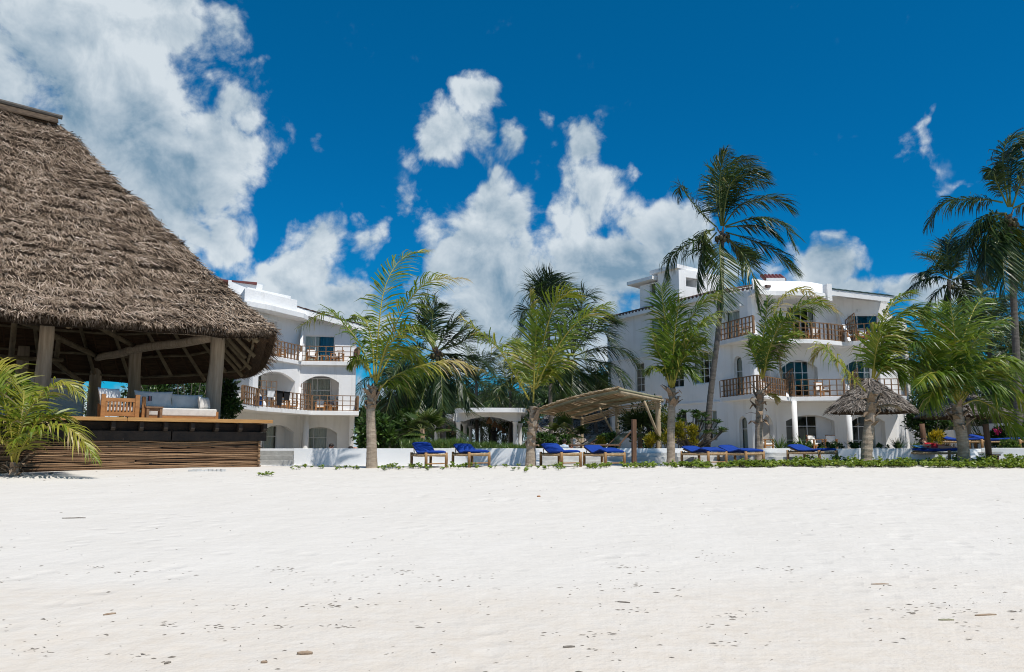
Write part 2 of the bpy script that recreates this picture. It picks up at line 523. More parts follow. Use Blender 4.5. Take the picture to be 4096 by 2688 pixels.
def stair(x0, x1, lab, n=4, D=31.3):
    a, b = wp(x0, D), wp(x1, D)
    s = thing('terrace_stair', lab, 'stairs', ((a.x + b.x) / 2, D, .8))
    for k in range(n):
        z1 = ZT - .165 - .15 * k
        mb = MB(); mb.box(((a.x + b.x) / 2, D - .12 - .27 * k / 2, (z1 + .5) / 2 - .0), (b.x - a.x - .004 * k, .02 + .27 * (k + 1), z1 - .5 - .002 * k))
        mb.build('step', 'concrete_pale', s, bevel=.012)
    return s
w2 = thing('terrace_wall', 'white wall band above the pale concrete stair under the pole pergola', 'wall', (wp(2400, 31.5).x, 31.5, .8))
wall_seg(w2, wp(2142, 31.32), wp(2890, 31.36), .9, ZT)
mb = MB(); c = wp(2160, 31); mb.prism([(c.x - .16, 31.3, .55), (c.x - .16, 30.6, .55), (c.x - .16, 30.6, .95), (c.x - .16, 30.9, 1.36), (c.x - .16, 31.3, 1.36)], (.12, 0, 0)); mb.build('stair_cheek', 'plaster', w2)
stair(2165, 2685, 'wide pale concrete stair rising to the pole pergola')
stair(2700, 2885, 'pale concrete stair rising to the tall leaning palm')
w3 = thing('terrace_wall', 'white wall band above the stair between two ringed palm trunks', 'wall', (wp(3030, 31.5).x, 31.5, .8))
wall_seg(w3, wp(2894, 31.36), wp(3165, 31.4), .9, ZT)
stair(2960, 3160, 'pale concrete stair before the balcony hotel porch')
w4 = thing('terrace_wall', 'angled white wall with a round lamp beside the thatched sunshade', 'wall', (wp(3430, 30).x, 30, .8))
wall_seg(w4, wp(3168, 31.3), wp(3432, 30.0), .5, ZT - .01)
wall_seg(w4, wp(3433, 29.98), wp(3874, 29.4), .5, ZT)
wall_seg(w4, wp(3876, 29.4), wp(3925, 29.8), .5, ZT - .01)
wall_seg(w4, wp(3926, 29.8), wp(4350, 28.4), .5, ZT + .02)
pl = W(3256, 1813, 30.75)
mb = MB(); mb.tube([pl + V((0, .1, 0)), pl + V((-.03, -.12, 0))], [.075, .075], 14); mb.build('wall_lamp', 'concrete_pale', w4)

# ================================================================ the great thatched hut
HB = V((-8.45, 28.0)); HDIR = V((.826, .563)).normalized(); HIN = V((-HDIR.y, HDIR.x))
def hf(s, n, z=0.0):
    p = HB + HDIR * s + HIN * n
    return V((p.x, p.y, z))
def hs_of(px, n, py=1700):
    """s such that hf(s, n) lies at photo column px"""
    d = ray(px, py); k = d.x / d.y
    o = HB + HIN * n
    return (k * o.y - o.x) / (HDIR.x - k * HDIR.y)
hut = thing('thatched_hut', 'huge open-sided hut with steep palm thatch roof on log-clad deck', 'hut', hf(-8, 6.5, .85))
DECK = W(1075, 1682, 28.0).z
# ---- roof surface: eave ring and ridge, (s, n, height over the ground datum)
EAVE = [(-19.5, 0, 5.55), (-14, -.15, 5.55), (-9, -.2, 5.55), (-4.5, -.12, 5.56), (-1.2, -.08, 5.60), (-.05, .0, 5.62), (.30, .8, 5.56), (1.3, 4.6, 5.24), (2.0, 8.0, 5.02), (1.6, 10.2, 4.90), (-1.5, 13.3, 4.80),
        (-6, 14.2, 4.9), (-12, 14, 4.9), (-18, 13, 5.2), (-21.5, 9, 5.4), (-22, 4, 5.5), (-21, 1, 5.55)]
RIDGE = [(-13.5, 14.5), (-11.5, 14.45), (-9.2, 14.40), (-7.6, 14.27), (-6.95, 14.22), (-6.9, 14.2), (-6.9, 14.2), (-6.9, 14.2), (-6.9, 14.2), (-6.9, 14.2), (-6.95, 14.22),
         (-8.4, 14.3), (-11.5, 14.45), (-13.0, 14.5), (-14, 14.5), (-14, 14.5), (-13.9, 14.5)]
RN = 6.5
E3 = [hf(*e) for e in EAVE]; R3 = [hf(r[0], RN, r[1]) for r in RIDGE]
def ring(P, t):
    n = len(P); k = int(t) % n; f = t - int(t)
    a, b, c, d = P[(k - 1) % n], P[k], P[(k + 1) % n], P[(k + 2) % n]
    return 0.5 * ((2 * b) + (c - a) * f + (2 * a - 5 * b + 4 * c - d) * f * f + (3 * b - a - 3 * c + d) * f ** 3)
def roofS(t, v):
    e, r = ring(E3, t), ring(R3, t)
    p = e.lerp(r, v)
    p += V((.10, -.10, .10)) * mnoise.noise(p * .55) + V((.05, -.05, .06)) * mnoise.noise(p * 1.7)
    p.z += -0.22 * math.sin(v * math.pi) * (1 - v) + .0    # slight sag of the thatch towards the eave
    return p
NTT = len(EAVE)
def roof_shell(off, nv, v0=0.0):
    nt = NTT * 6
    vs = []
    for j in range(nv + 1):
        v = v0 + (1 - v0) * j / nv
        for i in range(nt):
            t = i * NTT / nt
            p = roofS(t, v)
            if off:
                c_ = ring(R3, t); inw = V((c_.x - p.x, c_.y - p.y, 0))
                if inw.length > .01: inw.normalize()
                p = p + inw * off * .8 - V((0, 0, off * .6))
            vs.append(tuple(p))
    idx = np.arange(len(vs)).reshape(nv + 1, nt)
    a = idx; b = np.roll(idx, -1, axis=1)
    fs = np.stack([a[:-1], b[:-1], b[1:], a[1:]], -1).reshape(-1, 4)
    return np.array(vs), fs
vs, fs = roof_shell(0, 24); roof = make_obj('roof', vs, fs, 'thatch_body', hut)
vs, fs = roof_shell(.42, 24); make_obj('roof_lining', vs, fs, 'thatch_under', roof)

class Blades:
    """many tapered straw or leaf blades gathered in one mesh"""
    def __init__(s): s.P = []; s.D = []; s.Wd = []; s.L = []; s.w = []; s.T = []
    def add(s, p, d, wdir, L, w, tint):
        s.P.append(tuple(p)); s.D.append(tuple(d)); s.Wd.append(tuple(wdir)); s.L.append(L); s.w.append(w); s.T.append(tint)
    def build(s, name, m, parent=None, tip=.35, bend=None):
        P, D_, Wd = np.array(s.P), np.array(s.D), np.array(s.Wd)
        L, w = np.array(s.L)[:, None], np.array(s.w)[:, None]
        Wd = Wd / np.linalg.norm(Wd, axis=1, keepdims=True)
        e = P + D_ * L
        vs = np.stack([P - Wd * w * .5, P + Wd * w * .5, e + Wd * w * .5 * tip, e - Wd * w * .5 * tip], 1).reshape(-1, 3)
        fs = np.arange(len(vs)).reshape(-1, 4)
        return make_obj(name, vs, fs, m, parent, tint=np.repeat(np.array(s.T), 4))
def thatch_rows(name, S, tr, vr, rows, dens, L, w, m, parent, seed=1, up=V((0, 0, 1)), spread=.55, lift=.22, wave=.012):
    """courses of palm thatch: S(t,v) surface, tr t-range, vr v-range, dens blades per metre"""
    rg = random.Random(seed); B = Blades()
    for j in range(rows):
        v = vr[0] + (vr[1] - vr[0]) * (j + .5) / rows
        # length along the row
        n0 = 60
        ts = [tr[0] + (tr[1] - tr[0]) * i / n0 for i in range(n0 + 1)]
        pts = [S(t, v) for t in ts]
        cum = [0]
        for a, b in zip(pts, pts[1:]): cum.append(cum[-1] + (b - a).length)
        cnt = int(cum[-1] * dens * rg.uniform(.9, 1.1))
        rowtint = rg.uniform(-.09, .09)
        for _ in range(cnt):
            s_ = rg.random() * cum[-1]
            k = min(int(np.searchsorted(cum, s_)) - 1, n0 - 1); k = max(k, 0)
            t = ts[k] + (ts[k + 1] - ts[k]) * ((s_ - cum[k]) / max(cum[k + 1] - cum[k], 1e-6))
            vv = v + wave * mnoise.noise(V((s_ * .55, j * .7, seed))) * 1.6 + rg.uniform(-.006, .006)
            vv = min(max(vv, 0.0), .995)
            p = S(t, vv); pu = S(t, min(vv + .01, 1)); pr = S(t + .01, vv)
            dn = p - pu
            if dn.length < 1e-6: continue
            dn.normalize(); rt = (pr - p)
            if rt.length < 1e-6: continue
            rt.normalize(); nn = rt.cross(-dn)
            if nn.dot(up) < 0: nn = -nn
            clump = mnoise.noise(V((s_ * 1.1, v * 40, seed + 5)))
            a = rg.gauss(0, spread) + clump * .35
            d = (dn * math.cos(a) + rt * math.sin(a) + nn * (lift * rg.random() + .03)).normalized()
            wd = (rt * math.cos(a) - dn * math.sin(a) + nn * rg.uniform(-.7, .7))
            B.add(p + nn * (.02 + .05 * rg.random()), d, wd, L * rg.uniform(.6, 1.25), w * rg.uniform(.6, 1.3),
                  min(1, max(0, .45 + rowtint + clump * .25 + rg.gauss(0, .22))))
    o = B.build(name, m, parent)
    o['kind'] = 'stuff'
    return o
# visible long side: dense courses; hidden sides: coarser
thatch_rows('thatch', roofS, (1.3, 5.6), (0, .985), 56, 66, .31, .034, 'thatch', roof, 3, spread=.50, lift=.45, wave=.012)
thatch_rows('thatch', roofS, (5.6, 9.6), (0, .98), 44, 26, .42, .045, 'thatch', roof, 4)
thatch_rows('thatch', roofS, (9.6, 18.3), (0, .98), 34, 9, .55, .075, 'thatch', roof, 5)
# eave fringe: hanging ends along the edge, seen from below
B = Blades(); rg = random.Random(12)
for i in range(9000):
    t = rg.uniform(1.2, 11.5)
    p = roofS(t, rg.uniform(0, .012)); q_ = roofS(t + .01, 0)
    rt = (q_ - roofS(t, 0)); rt.normalize()
    outw = V((rt.y, -rt.x, 0))
    k = rg.random()
    p = p - outw * .42 * k - V((0, 0, .02 + .16 * k))
    d = (V((0, 0, -1)) + outw * rg.uniform(.2, .9) + rt * rg.gauss(0, .25)).normalized()
    B.add(p, d, rt, rg.uniform(.07, .17), .03, min(1, max(0, rg.gauss(.42 - .25 * k, .18))))
o = B.build('eave_fringe', 'thatch', roof); o['kind'] = 'stuff'
# ridge pole and cap along the top
mb = MB(); mb.tube([hf(-6.6, RN, 14.34), hf(-9, RN + .05, 14.52), hf(-14.2, RN, 14.72)], [.09, .1, .1], 8); mb.build('ridge_pole', 'bark_tall', roof)
for k in (0, 1):
    mb = MB(); a, b = hf(-6.75, RN, 14.24), hf(-14, RN, 14.60)
    off = hf(0, -.42 if k == 0 else .42) - hf(0, 0)
    mb.prism([a, b, b + off - V((0, 0, .32)), a + off - V((0, 0, .32))], (0, 0, .06)); mb.build('ridge_board', 'thatch_body', roof)
# ---- posts and ring beam
def log_post(parent, base, top, r, name='post', m='post_wood', seed=0, n=12):
    rg = random.Random(seed); pts = []; rad = []
    for i in range(9):
        f = i / 8
        p = V(base).lerp(V(top), f); pts.append(p + V((rg.uniform(-1, 1), rg.uniform(-1, 1), 0)) * r * .10); rad.append(r * (1.04 - .12 * f) * rg.uniform(.95, 1.05))
    mb = MB(); mb.tube(pts, rad, n, True, .02, rg)
    return mb.build(name, m, parent, True)
pR = W(842, 1690, 29.6); pF = W(163, 1560, 26.6); p2 = W(528, 1600, 33.4); p3 = W(372, 1600, 36.8)
for i, (p, r, top) in enumerate(((pR, .275, 5.95), (pF, .25, 5.95), (p2, .26, 5.85), (p3, .27, 5.85))):
    log_post(hut, (p.x, p.y, .75), (p.x + (.05 if i else .12), p.y, top), r, seed=i)
extra = [hf(-13, 2.6), hf(-17, 9), hf(-12, 11.5), hf(-7, 12.2)]
for i, p in enumerate(extra): log_post(hut, (p.x, p.y, .75), (p.x, p.y, 5.9), .25, seed=i + 10)
RB = [V((pF.x, pF.y, 5.72)), V((pR.x, pR.y, 5.62)), V((p2.x, p2.y, 5.66)), V((p3.x, p3.y, 5.60)), V((extra[3].x - 2, extra[3].y, 5.6))]
RB[1] = W(835, 1352, 29.8); RB[2] = W(522, 1402, 33.4); RB[3] = W(372, 1436, 36.8)
for a, b in zip(RB[1:], RB[2:]):
    mb = MB(); d = (b - a).normalized() * .3
    mb.tube(spline([a - d, a.lerp(b, .35) + V((0, 0, -.03)), a.lerp(b, .7) + V((0, 0, .03)), b + d], 9), .17, 10); mb.build('ring_beam', 'post_wood', hut, True)
mb = MB(); mb.tube([hf(-19, 2.7, 5.85), RB[1] + V((.2, .1, .2))], .16, 10); mb.build('ring_beam', 'post_wood', hut, True)
# ---- rafters and purlins below the lining
def roof_in(t, v, off):
    p = roofS(t, v); c_ = ring(R3, t); inw = V((c_.x - p.x, c_.y - p.y, 0))
    if inw.length > .01: inw.normalize()
    return p + inw * off * .8 - V((0, 0, off * .6))
rg = random.Random(5)
for i in range(30):
    t = .9 + i * .42
    v1 = .05 if i % 2 else .02
    mb = MB(); mb.tube([roof_in(t + rg.uniform(-.05, .05), v1, .60), roof_in(t, .35, .60), roof_in(t, .9, .62)], [.085, .075, .06], 8)
    mb.build('rafter', 'roof_pole', hut, True)
for v in (.045, .14, .24, .36):
    for t0 in np.arange(1.0, 12.0, 1.0):
        mb = MB(); mb.tube([roof_in(t0 + f * 1.02, v, .50) for f in (0, .33, .66, 1)], .06, 7); mb.build('purlin', 'roof_pole', hut, True)
for t0 in np.arange(5.0, 12.0, .16):
    if abs((t0 - .9) / .42 - round((t0 - .9) / .42)) < .15: continue
    mb = MB(); mb.tube([roof_in(t0, .03, .46), roof_in(t0, .45, .46)], .03, 5); mb.build('batten', 'log', hut); 
# trusses in the dark part of the roof
for (a, b, r) in ((W(0, 1425, 31), W(250, 1440, 33), .09), (W(10, 1258, 27), W(150, 1310, 30), .1), (W(150, 1310, 30), W(380, 1420, 36), .12), (W(60, 1265, 28), W(45, 1425, 31), .1), (W(235, 1350, 32), W(225, 1440, 33), .09), (W(210, 1440, 33), W(330, 1530, 36), .1), (W(385, 1300, 30), W(540, 1385, 33.2), .1)):
    mb = MB(); mb.tube([a, a.lerp(b, .5) + V((0, 0, -.03)), b], r, 8); mb.build('truss', 'roof_pole', hut, True)
# ---- deck, joists, beam, logs
mb = MB()
for k in range(6):
    n0 = -.30 + k * .2
    mb.prism([hf(-.02, n0, DECK - .10), hf(-18, n0, DECK - .10), hf(-18, n0 + .195, DECK - .10), hf(-.02, n0 + .195, DECK - .10)], (0, 0, .075 + .004 * (k % 2)))
mb.build('deck_boards', 'plank', hut)
mb = MB(); mb.prism([hf(-.05, .9, DECK - .11), hf(-18, .9, DECK - .11), hf(-18, 13, DECK - .11), hf(-3, 12, DECK - .11), hf(-.4, 8, DECK - .11)], (0, 0, .09)); mb.build('deck_floor', 'plank', hut)
for k, (a, b) in enumerate(((-.02, -4.6), (-4.63, -18.1))):
    mb = MB(); mb.prism([hf(a, -.34, DECK - .105), hf(b, -.34, DECK - .105), hf(b, -.305, DECK - .105), hf(a, -.305, DECK - .105)], (0, 0, .115)); mb.build('deck_edge_board', 'plank', hut)
jx = [454, 567, 665, 772, 869, 963, 1061]
js = [hs_of(x, -.2) for x in jx]
js += [js[0] - .95 * (k + 1) for k in range(9)]
for s in js:
    mb = MB(); mb.prism([hf(s - .06, -.24, DECK - .13), hf(s - .06, -.24, DECK - .33), hf(s - .06, -.14, DECK - .40), hf(s - .06, .9, DECK - .40), hf(s - .06, .9, DECK - .13)], hf(.12, 0) - hf(0, 0)); mb.build('joist', 'dark_beam', hut)
ZB = DECK - .40
for a, b in ((-.12, -3.2), (-3.24, -9.5), (-9.54, -18)):
    mb = MB(); mb.prism([hf(a, -.02, ZB - .31), hf(b, -.02, ZB - .31), hf(b, .16, ZB - .31), hf(a, .16, ZB - .31)], (0, 0, .30)); mb.build('fascia_beam', 'dark_beam', hut)
mb = MB(); mb.prism([hf(-.3, .17, .5), hf(-18, .17, .5), hf(-18, .4, .5), hf(-.3, .4, .5)], (0, 0, DECK - .13 - .5)); mb.build('backing', 'dark_beam', hut)
LT = ZB - .33; nrow = 21
rg = random.Random(21)
zlo = .80
for j in range(nrow):
    z = LT - (LT - zlo) * (j + .5) / nrow
    for s0, s1 in ((-.28, -7.45), (-7.42, -14.5)):
        if rg.random() < .35:
            m_ = rg.uniform(.3, .7); cuts = [(s0, s0 + (s1 - s0) * m_), (s0 + (s1 - s0) * m_ - .01, s1)]
        else: cuts = [(s0, s1)]
        for a, b in cuts:
            n_ = 9; pts = []; rad = []; rr = rg.uniform(.0165, .0285)
            for i in range(n_):
                f = i / (n_ - 1)
                zz_ = z + .012 * math.sin(f * 7 + j * 1.7) + .010 * math.sin(f * 17 + j)
                pts.append(hf(a + (b - a) * f + (rg.uniform(-.06, .06) if i in (0, n_ - 1) else 0), .11 + rg.uniform(-.018, .018) - (0.09 if s0 < -7 else 0), zz_ + rg.uniform(-.012, .012)))
                rad.append(rr * rg.uniform(.85, 1.15))
            mb = MB(); mb.tube(pts, rad, 6, True, .05, rg); tn = rg.uniform(.05, .8)
            mb.tint = [tn] * len(mb.v)
            mb.build('log', 'log', hut, True)
# right end of the log cladding
for j in range(nrow):
    z = LT - (LT - zlo) * (j + .25) / nrow
    mb = MB(); mb.tube([hf(-.33, .02 + rg.uniform(-.03, .03), z), hf(-.45, 3, z), hf(-.7, 6, z + .02)], .034, 6); mb.tint = [rg.uniform(.4, .95)] * len(mb.v); mb.build('log', 'log', hut, True)
for p in (hf(hs_of(835, .6), .55), hf(hs_of(610, .6), .5)):
    log_post(hut, (p.x, p.y, .8), (p.x, p.y, DECK - .14), .2 if p.x > -11 else .11, 'stump', seed=3)
# ---- white bar wall inside
mb = MB()
c0 = W(200, 1560, 31.5); 
prof = [(-3.2, 0), (1.05, 0), (1.05, 1.1), (1.0, 1.55), (.85, 1.8), (.55, 1.95), (-3.2, 2.0)]
mb.prism([(c0.x + a + .08, 31.5 + a * .35, DECK + b * .92 - .02) for a, b in prof], (-.1, .30, 0)); mb.build('bar_wall', 'plaster_old', hut)
# ---- furniture on the deck
def pillow(name, lab, c, w, h, d, rz, rx=0.0, m='linen', grp=None):
    n = 10; vs = []; 
    for side in (-1, 1):
        for j in range(n + 1):
            for i in range(n + 1):
                u, v = i / n * 2 - 1, j / n * 2 - 1
                e = max(0, (1 - u ** 4)) * max(0, (1 - v ** 4))
                pin = 1 - .09 * (1 - abs(u) ** 2) * abs(v) ** 3; pin2 = 1 - .09 * (1 - abs(v) ** 2) * abs(u) ** 3
                vs.append(V((u * w / 2 * pin2, side * d / 2 * e ** .5, v * h / 2 * pin)))
    fs = []
    for s_ in (0, 1):
        o_ = s_ * (n + 1) ** 2
        for j in range(n):
            for i in range(n):
                a = o_ + j * (n + 1) + i; f = (a, a + 1, a + n + 2, a + n + 1)
                fs.append(f if s_ == 0 else f[::-1])
    M = Matrix.Rotation(rz, 3, 'Z') @ Matrix.Rotation(rx, 3, 'X')
    o = make_obj(name, np.array([tuple(M @ p + V(c)) for p in vs]), fs, m, None, True)
    return tag(o, lab, 'pillow', grp)
HR = math.atan2(HDIR.y, HDIR.x)
sD = 1.5
sa, sb = hs_of(560, sD), hs_of(850, sD)
day = thing('daybed', 'long cushioned daybed with linen mattress on the hut deck', 'daybed', hf((sa + sb) / 2, sD, DECK))
mb = MB(); mb.prism([hf(sa, sD - .5, DECK + .05), hf(sb, sD - .5, DECK + .05), hf(sb, sD + .5, DECK + .05), hf(sa, sD + .5, DECK + .05)], (0, 0, .20)); mb.build('frame', 'teak', day)
mb = MB(); mb.prism([hf(sa + .06, sD - .52, DECK + .12), hf(sb, sD - .52, DECK + .12), hf(sb, sD + .4, DECK + .12), hf(sa + .06, sD + .4, DECK + .12)], (0, 0, .27)); mb.build('mattress', 'linen', day, bevel=.04)
for s_, n_ in ((sa, -.46), (sb, -.46), (sa, .46), (sb, .46)):
    mb = MB(); h_ = .75 if s_ == sa else .3
    mb.box(hf(s_, sD + n_, DECK + h_ / 2), (.11, .11, h_), HR); mb.build('leg', 'teak', day)
zs = DECK + .39
s1, s2, s3 = hs_of(608, sD + .25), hs_of(742, sD + .25), hs_of(806, sD)
pillow('pillow', 'big pale pillow with printed stripes on the daybed', hf(s1, sD + .22, zs + .29), 1.25, .66, .30, HR, -.25)
pillow('pillow', 'plain grey-white pillow next to the striped one on the daybed', hf(s2, sD + .22, zs + .25), 1.08, .58, .28, HR, -.25)
pillow('pillow', 'pillow half hidden by the thick right hut post', hf(s3, sD - .2, zs + .2), .7, .48, .24, HR + .9, -.2)
po = bpy.data.objects['pillow']
for k, (dx, cc_, hh) in enumerate(((-.20, (.03, .03, .03), .17), (-.155, (.55, .06, .05), .17), (-.11, (.03, .03, .03), .17), (-.15, (.25, .25, .25), .05))):
    mat('print%d' % k, cc_, cc_, 3, .9)
    mb = MB(); base = hf(s1, sD + .22, zs + .33 if k < 3 else zs + .17) + HDIR.to_3d() * dx - HIN.to_3d() * .165
    mb.box(base, (.028 if k < 3 else .14, .008, hh), HR, -.2); mb.build('print_stripe', 'print%d' % k, po)
bn0, bn1 = hs_of(402, 1.0), hs_of(538, 1.0)
be = thing('bench', 'slatted teak bench with white seat pad at the deck edge', 'bench', hf((bn0 + bn1) / 2, 1.0, DECK))
for s_ in (bn0, bn1):
    for n_, h_ in ((.72, .78), (1.5, .5)):
        mb = MB(); mb.box(hf(s_, n_, DECK + h_ / 2), (.13, .13, h_), HR); mb.build('leg', 'teak', be)
for z, h_ in ((.60, .12), (.14, .14)):
    mb = MB(); mb.box(hf((bn0 + bn1) / 2, .72, DECK + z), (abs(bn1 - bn0) - .13, .06, h_), HR); mb.build('rail', 'teak', be)
for k in range(9):
    mb = MB(); mb.box(hf(bn0 + (bn1 - bn0) * (k + 1) / 10, .72, DECK + .37), (.05, .04, .34), HR); mb.build('slat', 'teak', be)
mb = MB(); mb.box(hf((bn0 + bn1) / 2, 1.13, DECK + .33), (abs(bn1 - bn0) - .14, .70, .20), HR); mb.build('seat_pad', 'white_cloth', be, bevel=.04)
pillow('pillow', 'pale pillow leaning up on the slatted bench', hf(hs_of(432, 1.1), 1.1, DECK + .43 + .28), .8, .62, .30, HR + .5, -.3, 'white_cloth')
ts = hs_of(611, .45)
tb = thing('side_table', 'small square wooden side table before the daybed', 'table', hf(ts, .45, DECK))
mb = MB(); mb.box(hf(ts, .45, DECK + .37), (.52, .4, .05), HR); mb.build('table_top', 'rail_wood', tb)
for a in (-.2, .2):
    for b in (-.14, .14):
        mb = MB(); mb.box(hf(ts + a, .45 + b, DECK + .172), (.08, .08, .344), HR); mb.build('leg', 'rail_wood', tb)
mb = MB(); mb.box(hf(ts, .31, DECK + .29), (.3, .03, .08), HR); mb.build('apron', 'rail_wood', tb)
# ================================================================ balcony hotels
mat('hotel_wall', (.84, .835, .825), (.785, .78, .765), .8, .8, .25, 60, obj_space=False)
def streaks(m):
    t = m.node_tree; bs = [n for n in t.nodes if n.type == 'BSDF_PRINCIPLED'][0]; lk = bs.inputs['Base Color'].links[0]; src = lk.from_socket
    h = NT.__new__(NT); h.t = t
    pos = h.n('ShaderNodeNewGeometry').outputs['Position']
    v = h.n('ShaderNodeVectorMath', {0: pos, 1: (3.2, 3.2, .22)}, operation='MULTIPLY').outputs[0]
    f = h.m('MULTIPLY', h.rng(h.noise(v, 1.0, 5, .65), .50, .78), h.rng(h.noise(pos, .35, 3, .5), .40, .65))
    t.links.new(h.mixc(h.m('MULTIPLY', f, .55), src, (.52, .49, .44, 1)), bs.inputs['Base Color'])
streaks(MATS['hotel_wall']); streaks(MATS['plaster_old'])
mat('frame_white', (.78, .78, .77), (.72, .72, .71), 3, .5)
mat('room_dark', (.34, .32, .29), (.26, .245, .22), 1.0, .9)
mat('curtain', (.80, .82, .82), (.66, .68, .69), 3.0, .9, stretch=(9, 9, .2), contrast=(.3, .7))
mat('curtain_blue', (.05, .20, .36), (.03, .13, .25), 3.0, .9, stretch=(9, 9, .2))
mat('tile_dark', (.10, .055, .045), (.06, .035, .03), 3.0, .6, .3, 14)
mat('tile_red', (.17, .05, .045), (.11, .035, .03), 3.0, .55, .3, 14)
mat('tile_green', (.05, .10, .09), (.035, .07, .065), 3.0, .5, .3, 14)
def glass_mat(name, tint, refl):
    m = bpy.data.materials.new(name); m.use_nodes = True
    t = NT(m.node_tree)
    tr = t.n('ShaderNodeBsdfTransparent', {0: c4(tint)})
    gl = t.n('ShaderNodeBsdfGlossy', {0: (.9, .85, .8, 1), 1: .03})
    fr = t.n('ShaderNodeFresnel', {0: 1.5}).outputs[0]
    bf = t.n('ShaderNodeNewGeometry').outputs['Backfacing']
    f = t.m('MULTIPLY', t.m('ADD', t.m('MULTIPLY', fr, .8), refl, clamp=True), t.m('SUBTRACT', 1.0, bf))
    t.n('ShaderNodeOutputMaterial', {0: t.n('ShaderNodeMixShader', {0: f, 1: tr.outputs[0], 2: gl.outputs[0]}).outputs[0]})
    MATS[name] = m
glass_mat('glass', (.84, .86, .83), .01)

class Panel:
    """a vertical wall plane through plan points a, b; u along it, z up"""
    def __init__(s, a, b, back=None):
        s.a, s.b = V((a[0], a[1])), V((b[0], b[1]))
        s.d = (s.b - s.a).normalized(); s.len = (s.b - s.a).length
        n = V((s.d.y, -s.d.x))
        if n.dot(-(s.a + s.b) / 2) < 0: n = -n
        s.n = n
    def uz(s, px, py):
        r = ray(px, py); d2 = V((r.x, r.y))
        t = s.a.dot(s.n) / d2.dot(s.n)
        p = d2 * t
        return (p - s.a).dot(s.d), EYE + r.z * t
    def P(s, u, z, out=0.0):
        p = s.a + s.d * u + s.n * out
        return V((p.x, p.y, z))
    def rect(s, x0, x1, y0, y1):
        """photo box -> u0, u1, zb, zt"""
        ym = (y0 + y1) / 2; xm = (x0 + x1) / 2
        u0, u1 = s.uz(x0, ym)[0], s.uz(x1, ym)[0]
        return min(u0, u1), max(u0, u1), s.uz(xm, y1)[1], s.uz(xm, y0)[1]
def arch_z(o, u):
    u0, u1, zb, zt, rise = o
    if rise <= 0: return zt
    x = (u - (u0 + u1) / 2) / ((u1 - u0) / 2)
    return zt - rise + rise * math.sqrt(max(0, 1 - x * x)) if rise > .45 * (u1 - u0) else zt - rise * x * x
def wall_panel(parent, P, z0, z1, ops, t=.25, name='wall', m='hotel_wall', u0=0.0, u1=None):
    """a plastered wall with openings cut right through it; ops = (u0,u1,zb,zt,rise)"""
    u1 = P.len if u1 is None else u1
    mb = MB(); cur = u0
    def q4(ua, ub, za, zb_): mb.quad(P.P(ua, za), P.P(ub, za), P.P(ub, zb_), P.P(ua, zb_)); mb.quad(P.P(ub, za, -t), P.P(ua, za, -t), P.P(ua, zb_, -t), P.P(ub, zb_, -t))
    for o in sorted(ops):
        a, b, zb, zt, rise = o
        if a > cur: q4(cur, a, z0, z1)
        if zb > z0 + .01: q4(a, b, z0, zb); mb.quad(P.P(a, zb), P.P(b, zb), P.P(b, zb, -t), P.P(a, zb, -t))
        N = 12 if rise > 0 else 1
        us = [a + (b - a) * k / N for k in range(N + 1)]
        zs_ = [min(arch_z(o, u), z1 - .02) for u in us]
        for k in range(N):
            mb.quad(P.P(us[k], zs_[k]), P.P(us[k + 1], zs_[k + 1]), P.P(us[k + 1], z1), P.P(us[k], z1))
            mb.quad(P.P(us[k + 1], zs_[k + 1], -t), P.P(us[k], zs_[k], -t), P.P(us[k], z1, -t), P.P(us[k + 1], z1, -t))
            mb.quad(P.P(us[k], zs_[k], -t), P.P(us[k + 1], zs_[k + 1], -t), P.P(us[k + 1], zs_[k + 1]), P.P(us[k], zs_[k]))
        mb.quad(P.P(a, zb), P.P(a, zb, -t), P.P(a, zs_[0], -t), P.P(a, zs_[0]))
        mb.quad(P.P(b, zb, -t), P.P(b, zb), P.P(b, zs_[-1]), P.P(b, zs_[-1], -t))
        cur = b
    if cur < u1: q4(cur, u1, z0, z1)
    mb.quad(P.P(u0, z1), P.P(u1, z1), P.P(u1, z1, -t), P.P(u0, z1, -t))
    for uu in (u0, u1): mb.quad(P.P(uu, z0), P.P(uu, z0, -t), P.P(uu, z1, -t), P.P(uu, z1))
    return mb.build(name, m, parent)
def recess(parent, P, u0, u1, zb, zt, d0, d1, name='porch', m='hotel_wall', back=True):
    """inside faces of a porch or a room behind an opening, from depth d0 to d1"""
    mb = MB()
    c = [(u0, zb), (u1, zb), (u1, zt), (u0, zt)]
    f = [P.P(u, z, -d0) for u, z in c]; b = [P.P(u, z, -d1) for u, z in c]
    for k in range(4):
        k2 = (k + 1) % 4; mb.quad(f[k], f[k2], b[k2], b[k])
    if back: mb.quad(*b)
    return mb.build(name, m, parent)
